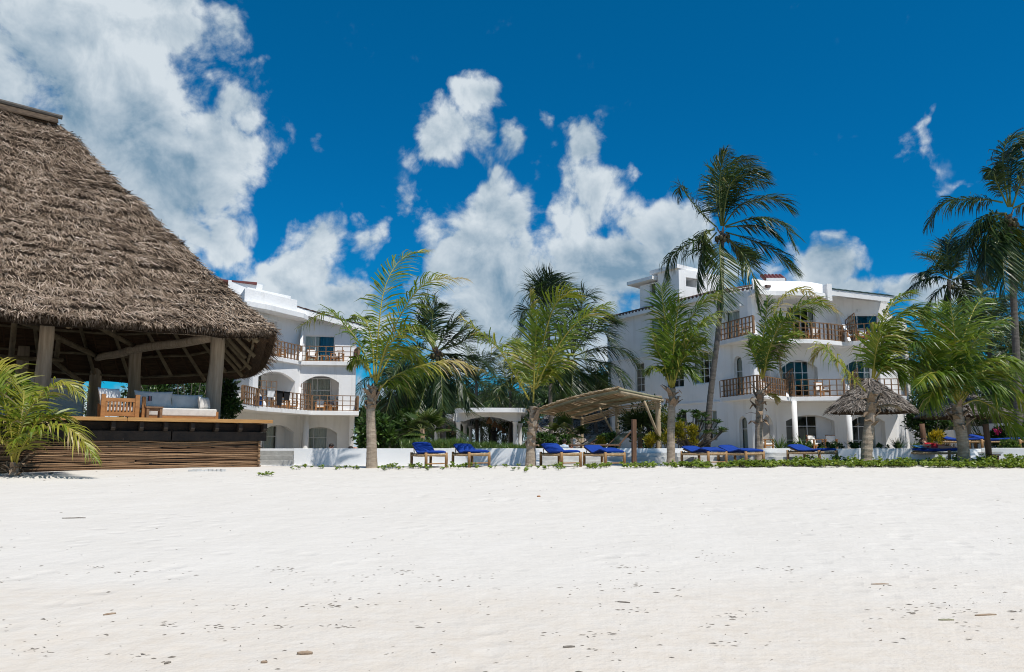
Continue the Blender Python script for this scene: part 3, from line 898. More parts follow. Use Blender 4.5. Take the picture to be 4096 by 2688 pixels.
def window(parent, P, op, out, cols, rows, fw=.07, curt='curtain', transom=None, room=1.6, curtain_w=.5, name='window', blue=False):
    """frame > panes, curtains; cols/rows = lists of fractional bar positions"""
    u0, u1, zb, zt, rise = op
    mb = MB(); dep = .07
    N = 12 if rise > 0 else 1
    us = [u0 + (u1 - u0) * k / N for k in range(N + 1)]
    for k in range(N):
        a, b = P.P(us[k], arch_z(op, us[k]) - fw / 2, out), P.P(us[k + 1], arch_z(op, us[k + 1]) - fw / 2, out)
        mb.bar(a, b, dep, fw)
    mb.bar(P.P(u0, zb + fw / 2, out), P.P(u1, zb + fw / 2, out), dep * .96, fw)
    for u in (u0 + fw / 2, u1 - fw / 2): mb.bar(P.P(u, zb, out + .002), P.P(u, arch_z(op, u) - fw * .5, out + .002), fw, dep)
    for c in cols:
        u = u0 + (u1 - u0) * c; mb.bar(P.P(u, zb + fw, out - .004), P.P(u, arch_z(op, u) - fw * .6, out - .004), fw * .55, dep * .7)
    for r in rows:
        z = zb + (zt - zb) * r
        if rise > 0:
            # shorten to the arch
            ua, ub = u0, u1
            while arch_z(op, ua + .03) < z and ua < u1: ua += .03
            while arch_z(op, ub - .03) < z and ub > u0: ub -= .03
        else: ua, ub = u0, u1
        mb.bar(P.P(ua + fw * .5, z, out + .004), P.P(ub - fw * .5, z, out + .004), dep * .6, fw * .55)
    w_ = mb.build(name, 'frame_white', parent)
    ce = [0] + sorted(cols) + [1]; re_ = [0] + sorted(rows) + [1]
    for i in range(len(ce) - 1):
        for j in range(len(re_) - 1):
            ua, ub = u0 + (u1 - u0) * ce[i], u0 + (u1 - u0) * ce[i + 1]
            za, zc = zb + (zt - zb) * re_[j], zb + (zt - zb) * re_[j + 1]
            pts = [(ua, za), (ub, za)]
            K = 4 if rise > 0 else 1
            top = [(ub + (ua - ub) * k / K, min(zc, arch_z(op, ub + (ua - ub) * k / K))) for k in range(K + 1)]
            pts += [p for p in top if p[1] > za + .01]
            if len(pts) < 3: continue
            pm = MB(); pm.prism([P.P(u, z, out - .02) for u, z in pts], V((P.n.x, P.n.y, 0)) * .008); pm.build('pane', 'glass', w_)
    if room:
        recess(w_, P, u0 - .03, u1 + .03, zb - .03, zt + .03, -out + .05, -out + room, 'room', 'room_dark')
    if curt:
        for sd in (0, 1):
            cm = MB(); n = 14; cw = (u1 - u0) * curtain_w
            ua = u0 + .04 if sd == 0 else u1 - .04 - cw
            top = [P.P(ua + cw * k / n, arch_z(op, min(max(ua + cw * k / n, u0), u1)) - .05, out - .16 + .03 * math.sin(k * 2.2)) for k in range(n + 1)]
            bot = [P.P(ua + cw * k / n, zb + .03, out - .16 + .035 * math.sin(k * 2.2 + .3)) for k in range(n + 1)]
            cm.add(top + bot, [(k, k + 1, n + 2 + k, n + 1 + k) for k in range(n)])
            cm.build('curtain', 'curtain_blue' if (blue and sd == 1) else curt, w_)
    return w_
BAL_ME = None
def railing(parent, pts, z, h=.98, step=.34, nrail=4, name='railing', th=.045):
    """timber balcony railing along plan points: rails and one object for each baluster"""
    global BAL_ME
    rl = None
    top = MB()
    for a, b in zip(pts, pts[1:]):
        top.bar((a[0], a[1], z + h - .02), (b[0], b[1], z + h - .02), .07, .045)
    rl = top.build(name, 'rail_wood', parent)
    if BAL_ME is None:
        bm_ = MB(); bm_.box((0, 0, .5), (.045, .075, 1)); bo = bm_.build('baluster', 'rail_wood', rl); BAL_ME = bo.data
        bo.parent = None; bpy.data.objects.remove(bo)
    for i, (a, b) in enumerate(zip(pts, pts[1:])):
        a, b = V((a[0], a[1])), V((b[0], b[1])); L = (b - a).length; n = max(1, round(L / step)); ang = math.atan2((b - a).y, (b - a).x)
        for k in range(n + (1 if i == len(pts) - 2 else 0)):
            p = a.lerp(b, k / n); big = 1.7 if k in (0, n) else 1.0
            inst('baluster', BAL_ME, (p.x, p.y, z + (h - .04) / 2), rl, (0, 0, ang), (big, big if big > 1 else 1, h - .04))
        for j in range(nrail - 1):
            rb = MB(); zz = z + .05 + (h - .1) * j / (nrail - 1)
            rb.bar((a.x, a.y, zz), (b.x, b.y, zz), .04, .04); rb.build('rail', 'rail_wood', rl)
    return rl
def slab(parent, poly, z0, z1, name='balcony_slab', m='hotel_wall'):
    mb = MB(); mb.prism([(p[0], p[1], z0) for p in poly], (0, 0, z1 - z0)); return mb.build(name, m, parent, bevel=.015)
def screen(parent, base, tip, z, h0, h1, name='screen'):
    """slanted timber lattice screen between two balconies"""
    a, b = V(base), V(tip); mb = MB(); n = 5
    top = [a.lerp(b, k / n) for k in range(n + 1)]
    for k, p in enumerate(top):
        hh = h0 + (h1 - h0) * k / n
        mb.bar((p.x, p.y, z + .02 + (0 if k == n else .25 * (1 - k / n))), (p.x, p.y, z + hh), .035, .035)
    for f in (.0, .25, .5, .75, 1.0):
        mb.bar((a.x, a.y, z + .25 + (h0 - .27) * f), (b.x, b.y, z + .06 + (h1 - .08) * f), .035, .035)
    return mb.build(name, 'rail_wood', parent)
def fin(parent, P, u, z0, z1, d0, d1, t=.16, name='fin'):
    """white dividing wall with a sloping front edge: depth d0 at top, d1 at the bottom"""
    mb = MB(); o = V((P.d.x, P.d.y, 0)) * t
    mb.prism([P.P(u, z0, -.05), P.P(u, z0, d1), P.P(u, z1, d0), P.P(u, z1, -.05)], o)
    return mb.build(name, 'hotel_wall', parent)
def zat(px, py, D): return W(px, py, D).z

def inset(poly_pts, d):
    return [V((p.x, p.y + d)) for p in poly_pts]

# ---------------------------------------------------------------- right hotel
rb = thing('hotel_building', 'white three-storey hotel with stair tower and shaded gable wall', 'building', (16, 47, TERR))
F0 = TERR
S1b, S2b = zat(3500, 1601, 44.2), zat(3272, 1373, 44.0)      # undersides of the balcony slabs
S1, S2 = S1b + .24, S2b + .24                                # floor levels
B_ = [wp(2893, 45.6), wp(3042, 41.9), wp(3163, 45.0), wp(3392, 44.5), wp(3640, 44.2)]
Q = [wp(2886, 45.7), wp(3030, 43.6), wp(3114, 46.3), wp(3374, 46.25), wp(3592, 46.2), wp(3660, 50.5)]
K1 = V((6.7, 53.6)); EV = zat(2880, 1180, 45.5)
pA, pB, pC, pD, pE = [Panel(Q[i], Q[i + 1]) for i in range(5)]
pS = Panel(K1, Q[0])
ZR = zat(3250, 1190, 46)             # wall head below the parapet
def op(P, x0, x1, y0, y1, rise=0.0):
    return P.rect(x0, x1, y0, y1) + (rise,)
# gable (left) wall, one panel per storey
oS2 = [op(pS, 2600, 2655, 1270, 1340)]
oS1 = [op(pS, 2770, 2853, 1408, 1535), op(pS, 2540, 2578, 1452, 1568), op(pS, 2662, 2735, 1462, 1550)]
oS0 = [op(pS, 2780, 2868, 1642, 1765), op(pS, 2700, 2745, 1650, 1765)]
oS2[0] = (oS2[0][0], oS2[0][1] + .75, oS2[0][2], oS2[0][3], 0)
eave_l = zat(2458, 1268, 52.4)
wall_panel(rb, pS, 0.9, S1b, oS0); wall_panel(rb, pS, S1b, S2b, oS1)
wall_panel(rb, pS, S2b, min(EV, eave_l) - .02, oS2)
for z in (S1b + .02, S2b + .02):
    mb = MB(); mb.bar(pS.P(0, z, .03), pS.P(pS.len - .02, z, .03), .07, .08); mb.build('string_course', 'hotel_wall', rb)
window(rb, pS, oS2[0], -.12, [.25, .5, .75], [.33, .66], .05, 'curtain', curtain_w=.22)
window(rb, pS, oS1[0], -.12, [.25, .5, .75], [.24, .48, .72], .06, 'curtain', curtain_w=.25)
window(rb, pS, oS1[1], -.12, [.5], [.25, .5, .78], .045, None)
window(rb, pS, oS1[2], -.12, [.33, .66], [.33, .66], .05, None)
window(rb, pS, oS0[0], -.12, [.25, .5, .75], [.4, .7], .06, 'curtain', curtain_w=.3)
window(rb, pS, oS0[1], -.12, [.5], [.4, .7], .05, None)
# pale box on the gable wall (meter cabinet)
c = pS.uz(2578, 1392)
mb = MB(); mb.prism([pS.P(c[0] - .35, c[1] - .35, .004), pS.P(c[0] + .35, c[1] - .35, .004), pS.P(c[0] + .35, c[1] + .35, .004), pS.P(c[0] - .35, c[1] + .35, .004)], V((pS.n.x, pS.n.y, 0)) * .06); mb.build('wall_cabinet', 'frame_white', rb)
# front walls
oA = [[op(pA, 2957, 2990, 1665, 1800, .35)], [op(pA, 2936, 2970, 1424, 1585, .35)], [op(pA, 2898, 2960, 1242, 1358)]]
oB = [[op(pB, 3052, 3094, 1660, 1800, .5)], [op(pB, 3050, 3082, 1430, 1585)], []]
oC = [[op(pC, 3146, 3340, 1660, 1800, .35)], [op(pC, 3130, 3272, 1440, 1592, .45)], [op(pC, 3150, 3262, 1226, 1358)]]
oC[0].append(op(pC, 3138, 3172, 1668, 1762, .1)) if False else None
oD = [[op(pD, 3408, 3542, 1662, 1800, .35)], [op(pD, 3386, 3522, 1437, 1590, .4)], [op(pD, 3392, 3518, 1258, 1365)]]
ZL = [(0.9, S1b), (S1b, S2b), (S2b, ZR)]
tops = {0: None}
for P, oo in ((pA, oA), (pB, oB), (pC, oC), (pD, oD)):
    for f in range(3):
        z0, z1 = ZL[f]
        good = []
        for (a, b, zb, zt, rise) in oo[f]:
            a, b = max(a, .08), min(b, P.len - .08)
            fl = (F0 + .05, S1 + .02, S2 + .02)[f]
            zb = max(zb, fl) if zb > fl + .35 else fl
            good.append((a, b, zb, min(zt, z1 - .12), rise))
        oo[f] = good
        wall_panel(rb, P, z0, z1, good)
wall_panel(rb, pE, 0.9, ZR - .9, [])
for f in range(3):
    for o in oA[f]: window(rb, pA, o, -.20, [.42] if f == 2 else [], [.0001 + .62] if f < 2 else [], .06, 'curtain', curtain_w=.45)
for o in oB[0]: recess(rb, pB, o[0], o[1], o[2], o[3], .2, 1.6)
for o in oB[1]: recess(rb, pB, o[0], o[1], o[2], o[3], .2, 1.4)
for P, oo, curts in ((pC, oC, (.15, .2, .15)), (pD, oD, (.2, .2, .28))):
    for f in range(3):
        for o in oo[f]:
            u0, u1, zb, zt, rise = o
            gl = u1 - (u1 - u0) * ((.30 if P is pC else .17) if f == 0 else .17 if f == 1 else 0)
            if f < 2:
                recess(rb, P, u0 - .002, u1 + .002, zb, zt + .05, .22, .55, back=False)
                window(rb, P, (u0, gl, zb, zt, 0 if f == 0 else .0), -.5, [.22, .52, .78] if f else [.36, .7], [.27, .68] if f == 0 else [.68], .07, 'curtain' if P is pD else None, room=2.2, curtain_w=curts[f])
                mb = MB(); mb.quad(P.P(gl, zb, -.52), P.P(u1, zb, -.52), P.P(u1, zt + .05, -.52), P.P(gl, zt + .05, -.52)); mb.build('porch_wall', 'hotel_wall', rb)
            else:
                window(rb, P, o, -.15, [.27, .5, .77] if P is pC else [.33], [.33, .62] if P is pC else [.42], .07, 'curtain', room=2.2, curtain_w=curts[f], blue=P is pD)
# extra narrow ground floor window left of the first column
o = op(pC, 3140, 3180, 1668, 1762); o = (max(o[0], .1), min(o[1], oC[0][0][0] - .12), o[2], o[3], 0)
# slabs: balconies and floors
inner = [V((q_.x, q_.y + .1)) for q_ in Q]
slab(rb, [B_[0], B_[1], B_[2], B_[3], B_[4], wp(3630, 46.3), inner[3], inner[2], inner[1], inner[0]], S1b, S1)
curve = [wp(2889, 45.0), wp(3036, 41.7), wp(3060, 42.4), wp(3128, 44.15), wp(3200, 43.95), wp(3272, 44.05), wp(3340, 44.5), wp(3397, 45.2), wp(3520, 44.3), wp(3590, 44.3)]
slab(rb, curve + [wp(3590, 46.3), inner[3], inner[2], inner[1], inner[0]], S2b, S2)
railing(rb, [p + V((0, .08)) for p in B_[:3]], S1); railing(rb, [p + V((0, .08)) for p in B_[2:]], S1, step=.36)
railing(rb, [p + V((0, .08)) for p in curve[:2]], S2)
railing(rb, [p + V((0, .08)) for p in curve[3:8]], S2); railing(rb, [p + V((0, .08)) for p in curve[7:]], S2, step=.38)
# end screens and dividing fins
for P, u, floor in ((pC, .10, S1), (pD, .02, S1), (pD, .02, S2)):
    fin(rb, P, u, floor, floor + (2.1 if floor == S2 else 1.45), .1, 1.5)
    a = P.a + P.d * (u + .08) + P.n * .5; b = P.a + P.d * (u + .08) + P.n * 1.6
    screen(rb, (a.x + .22, a.y), (b.x + .30, b.y), floor, 1.35, 1.6)
fin(rb, pC, -.12, F0 - .2, S1b, .1, .3, .2, 'buttress')
# ground floor columns
for px, D_ in ((3184, 44.9), (3402, 44.6)):
    p = wp(px, D_); mb = MB(); mb.lathe((p.x, p.y, 0), [(.155, F0 - .1), (.15, F0 + .6), (.145, S1b)], 20); mb.build('column', 'hotel_wall', rb, True)
# roof: gable eave along the left wall, curved parapet, right fascia
mb = MB()
p0, p1 = pS.P(-.9, eave_l - .05, .35), pS.P(pS.len + .25, EV + .02, .35)
q0, q1 = p0 + V((3.2, 1.2, .75)), p1 + V((3.0, 1.6, .75))
mb.prism([p0, p1, q1, q0], (0, 0, .10)); mb.build('eave_slab', 'hotel_wall', rb)
mb = MB(); mb.bar(p0 + V((0, 0, -.02)), p1 + V((0, 0, -.02)), .06, .30); mb.build('fascia', 'hotel_wall', rb)
wall_panel(rb, pS, min(EV, eave_l) - .02, min(EV, eave_l) + .25, [])
nt = 34
for k in range(nt):
    a = p0.lerp(p1, (k + .5) / nt); b = q0.lerp(q1, (k + .5) / nt)
    mb = MB(); mb.tube([a + V((-.05, -.02, .12)), b + V((0, 0, .12))], [.10, .10], 6); mb.build('roof_tile', 'tile_dark', rb)
# roof of the front-left bay up to the parapet
r0, r1 = W(2880, 1172, 45.4), W(3075, 1122, 44.5)
mb = MB(); mb.prism([pS.P(pS.len, EV - .02), W(3062, 1150, 43.4), W(3062, 1150, 43.4) + V((1.2, 3, .5)), pS.P(pS.len, EV - .02) + V((2.5, 2.5, .5))], (0, 0, .12)); mb.build('roof_bay', 'hotel_wall', rb)
for k in range(12):
    f = k / 11; a = (pS.P(pS.len, EV + .14)).lerp(W(3062, 1146, 43.4), f); mb = MB(); mb.tube([a + V((0, -.06, 0)), a + V((1.8, 2.2, .45))], .09, 6); mb.build('roof_tile', 'tile_dark', rb)
mb = MB(); mb.quad(pS.P(pS.len, ZR - .3), W(3062, 1200, 43.6), W(3062, 1152, 43.6), pS.P(pS.len, EV + .05)); mb.build('gable_fill', 'hotel_wall', rb)
pts = [wp(3040, 43.0), wp(3100, 43.7), wp(3180, 43.75), wp(3260, 43.9), wp(3325, 44.6)]
zp0, zp1 = zat(3180, 1186, 43.7), zat(3180, 1124, 43.7)
cs = spline([V((p.x, p.y, 0)) for p in pts], 13)
mb = MB(); n = len(cs)
vs_ = [V((p.x, p.y, z)) for z in (zp0 + .28, zp1) for p in cs] + [V((p.x, p.y + .25, z)) for z in (zp0 + .28, zp1) for p in cs]
fs_ = []
for k in range(n - 1):
    fs_ += [(k, k + 1, n + k + 1, n + k), (2 * n + k + 1, 2 * n + k, 3 * n + k, 3 * n + k + 1), (n + k, n + k + 1, 3 * n + k + 1, 3 * n + k)]
fs_ += [(0, n, 3 * n, 2 * n), (n - 1, 3 * n - 1, 4 * n - 1, 2 * n - 1)]
mb.add(vs_, fs_); mb.build('parapet', 'hotel_wall', rb, True)
slab(rb, [V((p.x, p.y - .35)) for p in cs] + [V((cs[-1].x + .3, cs[-1].y + 2.2)), V((cs[0].x - .3, cs[0].y + 2.6))], zp0, zp0 + .28, 'parapet_slab')
mb = MB(); c = W(3325, 1150, 44.7); mb.box((c.x - .12, c.y + .6, zp1 - .45), (.26, 1.3, 1.0)); mb.build('parapet_end', 'hotel_wall', rb)
mb = MB(); rr0, rr1 = W(3300, 1160, 45.0), W(3575, 1192, 44.8)
ru0, ru1 = rr0 + V((0, 3, .6)), rr1 + V((0, 3, .6))
mb.prism([rr0, rr1, ru1, ru0], (0, 0, .06)); mb.build('roof_slope', 'hotel_wall', rb)
mb = MB(); mb.bar(rr0 - V((0, .03, .10)), rr1 - V((0, .03, .10)), .06, .34); mb.build('fascia', 'hotel_wall', rb)
for k in range(10):
    a, b = rr0.lerp(rr1, k / 10), rr0.lerp(rr1, (k + 1.05) / 10)
    mb = MB(); mb.prism([a + V((0, -.1, .10)), b + V((0, -.1, .07)), b + V((0, 2.4, .6)), a + V((0, 2.4, .63))], (0, 0, .05)); mb.build('roof_tile', 'tile_green', rb)
mb = MB(); P_ = pD; mb.quad(pD.P(-.2, ZR - .02), pD.P(pD.len, ZR - .02), pD.P(pD.len, rr1.z - .1), pD.P(-.2, rr0.z - .1)); mb.build('gable_fill', 'hotel_wall', rb)
# lamp on the right gable and balcony lamp
for (x, y, P_) in ((3434, 1243, pD), (2966, 1222, pA)):
    u, z = P_.uz(x, y); mb = MB(); mb.box(P_.P(u, z, .06), (.18, .14, .12)); mb.build('wall_lamp', 'frame_white', rb)
# stair tower
tw = V((0, 0)); t0, t1, t2 = W(2560, 1200, 51.0), W(2718, 1200, 48.0), W(2890, 1200, 50.0)
zt0, zt1, zt2 = zat(2560, 1143, 51), zat(2640, 1094, 49.5), zat(2718, 1085, 48)
P1_ = Panel((t0.x, t0.y), (t1.x, t1.y)); P2_ = Panel((t1.x, t1.y), (t2.x, t2.y))
u_mid = P1_.uz(2633, 1150)[0]
ow = [op(P1_, 2599, 2622, 1135, 1182)]
wall_panel(rb, P1_, EV - .6, zt0 - .02, ow, u1=u_mid, name='tower_wall'); wall_panel(rb, P1_, EV - .6, zt1, [], u0=u_mid, name='tower_wall')
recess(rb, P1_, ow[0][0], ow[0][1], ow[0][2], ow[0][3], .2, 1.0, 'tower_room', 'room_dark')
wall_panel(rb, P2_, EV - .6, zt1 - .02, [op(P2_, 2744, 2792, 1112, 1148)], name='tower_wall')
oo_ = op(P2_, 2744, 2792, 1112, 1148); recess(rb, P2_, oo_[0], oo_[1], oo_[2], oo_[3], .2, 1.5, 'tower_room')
mb = MB(); a, b = P1_.P(-.75, zt0 + .1, .45), P1_.P(u_mid - .05, zt0 + .1, .45); mb.prism([a, b, b + V((2, 2.2, 0)), a + V((2, 2.2, 0))], (0, 0, .22)); mb.build('tower_roof', 'hotel_wall', rb)
mb = MB(); a, b = P1_.P(u_mid - .5, zt1, .25), P1_.P(P1_.len + .1, zt1, .25); mb.prism([a, b, b + V((1.8, 1.6, 0)), a + V((1.8, 2, 0))], (0, 0, .24)); mb.build('tower_roof', 'hotel_wall', rb)
mb = MB(); mb.box((t2.x + 1.0, 51, zt2 - .8), (3, .3, .5)); mb.build('roof_parapet', 'hotel_wall', rb)
c = W(3098, 1108, 47); mb = MB(); mb.box((c.x, c.y + .4, c.z - .25), (1.15, 1.2, .3)); hb = mb.build('roof_hatch', 'plaster_old', rb)
for k in range(6):
    mb = MB(); x = c.x - .55 + k * .22; mb.tube([(x, c.y - .15, c.z - .20), (x, c.y + .7, c.z + .24)], .12, 6); mb.build('tile', 'tile_red', hb)
# roof body, keeps the rooms dark and the sky out
mb = MB(); zz = ZR - .05; mb.prism([(p[0], p[1], zz) for p in [(Q[0].x + .4, Q[0].y + .5), (Q[1].x, Q[1].y + .5), (Q[2].x, Q[2].y + .5), (Q[4].x - .3, Q[4].y + .5), (Q[5].x - .5, 56), (K1.x + .6, 56)]], (0, 0, .12)); mb.build('roof_deck', 'hotel_wall', rb)
mb = MB(); mb.quad((K1.x, K1.y, .9), (K1.x + .3, 58, .9), (K1.x + .3, 58, eave_l), (K1.x, K1.y, eave_l)); mb.quad((K1.x + .3, 58, .9), (Q[5].x, 58, .9), (Q[5].x, 58, ZR), (K1.x + .3, 58, ZR)); mb.quad((Q[5].x, 58, .9), (Q[5].x, Q[5].y, .9), (Q[5].x, Q[5].y, ZR - .9), (Q[5].x, 58, ZR - .9)); mb.build('rear_wall', 'hotel_wall', rb)

# ---------------------------------------------------------------- left hotel
lb = thing('hotel_building', 'white arched balcony hotel behind the thatched hut with laundry on its railing', 'building', (-12, 52, TERR))
L1b, L2b = zat(1426, 1663, 50.8), zat(1421, 1462, 50.6)
L1, L2 = L1b + .26, L2b + .24
A_ = [wp(925, 42.2), wp(957, 41.2), wp(1022, 44.0), wp(1240, 49.4), wp(1432, 50.2)]      # first floor balcony edge
A2_ = [wp(1010, 46.0), wp(1063, 46.8), wp(1189, 50.1), wp(1424, 50.6)]                   # second floor
H = [wp(930, 45.8), wp(1196, 51.3), wp(1398, 52.0), wp(1417, 51.6)]
gA, gB = Panel(H[0], H[1]), Panel(H[1], wp(1415, 52.0))
# the first floor's arcaded wall stands out flush with the slab above it
fA, fB = Panel(wp(1000, 45.9), wp(1191, 50.35)), Panel(wp(1191, 50.35), wp(1414, 50.85))
HE = zat(1300, 1300, 51)      # wall head
lo = {}
lo[gA] = [[op(gA, 1050, 1174, 1700, 1800, .4)], [op(fA, 1032, 1180, 1486, 1605, .45)], [op(gA, 1078, 1106, 1284, 1385)]]
lo[gB] = [[op(gB, 1206, 1348, 1708, 1800, .38)], [op(fB, 1211, 1355, 1503, 1610, .42)], [op(gB, 1216, 1340, 1342, 1412)]]
for P0, oo in lo.items():
    for f in range(3):
        P = (fA if P0 is gA else fB) if f == 1 else P0
        dg = 1.75 if f == 1 else .7
        z0, z1 = ((.9, L1b), (L1b, L2b), (L2b, HE))[f]
        fl = (TERR_L + .08, L1 + .02, L2 + .02)[f]
        oo[f] = [(max(a, .1), min(b, P.len - .1), fl, min(zt, z1 - .1), r_) for a, b, zb, zt, r_ in oo[f]]
        wall_panel(lb, P, z0, z1, oo[f])
        for o in oo[f]:
            u0, u1, zb, zt, rise = o
            if f < 2:
                gl = u0 + (u1 - u0) * .73
                recess(lb, P, u0 - .002, u1 + .002, zb, zt + .05, .22, dg + .05, back=False)
                window(lb, P, (u0, gl, zb, zt, 0), -dg, [.25, .45], [.64], .07, 'curtain', room=2.0, curtain_w=.52, blue=False)
                mb = MB(); mb.quad(P.P(gl, zb, -dg - .02), P.P(u1, zb, -dg - .02), P.P(u1, zt + .05, -dg - .02), P.P(gl, zt + .05, -dg - .02)); mb.build('porch_wall', 'hotel_wall', lb)
            else:
                window(lb, P, o, -.12, [.36] if P0 is gB else [.5], [.25] if P0 is gB else [.6], .07, 'curtain', room=2.0, curtain_w=.46, blue=True)
slab(lb, A_ + [wp(1430, 52.2), H[1] + V((0, .1)), H[0] + V((0, .1))], L1b, L1)
slab(lb, A2_ + [wp(1420, 52.2), H[1] + V((0, .1)), H[0] + V((0, .1))], L2b, L2)
sh = V((0, .08))
railing(lb, [A_[1] + sh, A_[2] + sh, A_[3] + sh], L1, step=.42); railing(lb, [A_[3] + sh, A_[4] + sh + V((-.1, 0))], L1, step=.46)
railing(lb, [A_[4] + sh + V((-.1, 0)), wp(1420, 51.9)], L1, step=.3)
railing(lb, [A2_[1] + sh, A2_[2] + sh], L2, step=.40); railing(lb, [A2_[2] + sh, A2_[3] + sh], L2, step=.5)
railing(lb, [A2_[3] + sh, wp(1410, 51.9)], L2, step=.3)
for P, u, fl in ((gB, -.1, L1), (gB, -.12, L2)):
    fin(lb, P, u, fl, fl + (2.6 if fl == L2 else 1.5), .15, 1.5) if fl == L2 else None
fin(lb, fB, -.05, L1, L1 + 1.5, .1, .85)
a = fB.a + fB.n * .05; b = fB.a + fB.n * .85 + fB.d * .2
screen(lb, (a.x + .1, a.y), (b.x + .55, b.y), L1, 1.75, 1.7)
a = gA.a + gA.d * 1.0 + gA.n * .3; b = gA.a + gA.d * 1.6 + gA.n * 1.6; fin(lb, gA, .9, L1, L1 + 1.7, .2, 1.6); screen(lb, a, b, L1, 1.7, 1.6)
# side edge pier and slanted brackets under the slabs
fin(lb, gB, gB.len - .32, .9, L1b, .9, .25, .3, 'buttress'); wall_panel(lb, Panel(fB.b, wp(1416, 52.0)), L1b, L2b, [], .2)
mb = MB(); p = wp(1221, 50.4); mb.lathe((p.x, p.y, 0), [(.20, TERR_L - .1), (.195, TERR_L + .6), (.19, L1b)], 18); mb.build('column', 'hotel_wall', lb, True)
# roof: curved canopy slab with parapet, then the sloping tile edge
cz = zat(1190, 1262, 49.5)
cp = [wp(960, 45.2), wp(1060, 46.7), wp(1130, 48.2), wp(1196, 49.6)]
slab(lb, cp + [V((cp[-1].x + .1, 53)), V((cp[0].x - 2, 53))], cz - .15, cz + .17, 'canopy_slab')
slab(lb, [wp(950, 45.6), wp(1167, 49.6), wp(1167, 52.5), wp(900, 52.5)], cz + .17, cz + 1.0, 'parapet')
slab(lb, [wp(960, 48), wp(1140, 51), wp(1140, 53), wp(900, 53)], cz + 1.0, cz + 1.52, 'parapet')
slab(lb, [wp(880, 49.8), wp(1022, 51.3), wp(1022, 54), wp(870, 54)], cz + 1.0, W(1000, 1134, 51).z - .02, 'roof_room', 'plaster_old')
mb = MB(); a = W(1000, 1134, 50.6); b = W(1026, 1136, 51); mb.prism([W(860, 1122, 49.4), W(1028, 1136, 50.8), W(1028, 1136, 50.8) + V((-.6, 1.6, -.2)), W(860, 1122, 49.4) + V((-.6, 1.6, -.2))], (0, 0, .12)); mb.build('roof_tiles', 'tile_red', lb)
rr0, rr1 = W(1163, 1226, 50.3), W(1468, 1312, 51.8)
mb = MB(); mb.prism([rr0, rr1, rr1 + V((0, 3, .2)), rr0 + V((0, 3, .2))], (0, 0, .07)); mb.build('roof_slope', 'hotel_wall', lb)
mb = MB(); mb.bar(rr0 - V((0, .03, .12)), rr1 - V((0, .03, .12)), .06, .34); mb.build('fascia', 'hotel_wall', lb)
for k in range(11):
    a, b = rr0.lerp(rr1, k / 11), rr0.lerp(rr1, (k + 1.05) / 11)
    mb = MB(); mb.prism([a + V((0, -.1, .12)), b + V((0, -.1, .08)), b + V((0, 2.4, .30)), a + V((0, 2.4, .33))], (0, 0, .05)); mb.build('roof_tile', 'tile_dark', lb)
mb = MB(); mb.quad(gB.P(0, HE - .02), gB.P(gB.len, HE - .02), gB.P(gB.len, HE + .1), W(1180, 1240, 51.5)); mb.build('gable_fill', 'hotel_wall', lb)
mb = MB(); mb.quad(gA.P(0, HE - .02), gA.P(gA.len, HE - .02), gA.P(gA.len, cz), gA.P(0, cz)); mb.build('gable_fill', 'hotel_wall', lb)
slab(lb, [H[0] + V((.5, .6)), H[1] + V((0, .5)), wp(1410, 52.6), wp(1390, 60), wp(900, 60)], HE - .1, HE, 'roof_deck')
mb = MB(); e_ = wp(1415, 52.0); mb.quad((e_.x, e_.y, .9), (-12.3, 60, .9), (-12.3, 60, HE), (e_.x, e_.y, HE)); mb.quad((-12.3, 60, .9), (-24, 60, .9), (-24, 60, HE), (-12.3, 60, HE)); mb.quad((-24, 60, .9), (H[0].x, H[0].y, .9), (H[0].x, H[0].y, HE), (-24, 60, HE)); mb.build('rear_wall', 'hotel_wall', lb)

# ---------------------------------------------------------------- balcony furniture
def teak_chair():
    t = thing('lounge_chair', '', 'chair')
    for x in (-.29, .29):
        for y in (-.3, .3):
            mb = MB(); mb.box((x, y, .29), (.07, .07, .58)); mb.build('leg', 'teak', t)
        mb = MB(); mb.box((x, 0, .60), (.09, .74, .035)); mb.build('armrest', 'teak', t)
    mb = MB()
    for k in range(6): mb.box((0, -.28 + k * .11, .28), (.51, .09, .025))
    mb.box((0, -.33, .265), (.51, .03, .06)); mb.build('seat', 'teak', t)
    mb = MB()
    for k in range(5): mb.box((-.2 + k * .1, .34, .58), (.06, .025, .55), 0, -.2)
    mb.box((0, .395, .83), (.51, .04, .07)); mb.build('backrest', 'teak', t)
    mb = MB(); mb.box((0, -.03, .35), (.50, .58, .10)); mb.build('cushion', 'white_cloth', t, bevel=.03)
    mb = MB(); mb.box((0, .27, .60), (.48, .10, .44), 0, -.2); mb.build('cushion', 'white_cloth', t, bevel=.03)
    return t
chair0 = teak_chair(); used = [False]
def put_chair(px, D_, z, rz, lab, grp=None):
    p = wp(px, D_); o = chair0 if not used[0] else copy_tree(chair0); used[0] = True
    place(o, (p.x, p.y, z + .002), rz, None, lab, grp)
g = 'teak chairs on the hotel balconies'
put_chair(1098, 49.0, L2, 1.2, 'teak chair with white cushions on the top balcony behind the hut eave', g)
put_chair(1234, 50.9, L2, .4, 'teak chair beside the white fin on the top balcony', g)
put_chair(1338, 51.2, L2, -.3, 'teak chair under the windswept frond on the top balcony', g)
put_chair(1276, 51.4, L1, .3, 'teak chair by the lattice screen on the arched balcony', g)
put_chair(1336, 51.6, L1, -.3, 'teak chair next to the balcony end on the arched balcony', g)
put_chair(1112, 48.8, L1, .9, 'teak chair behind the hanging laundry', g)
put_chair(1155, 49.6, L1, .9, 'teak chair with red cloth behind the hanging laundry', g)
put_chair(3000, 43.8, S2, 1.0, 'teak chair on the corner balcony beside the tall palm trunk', g)
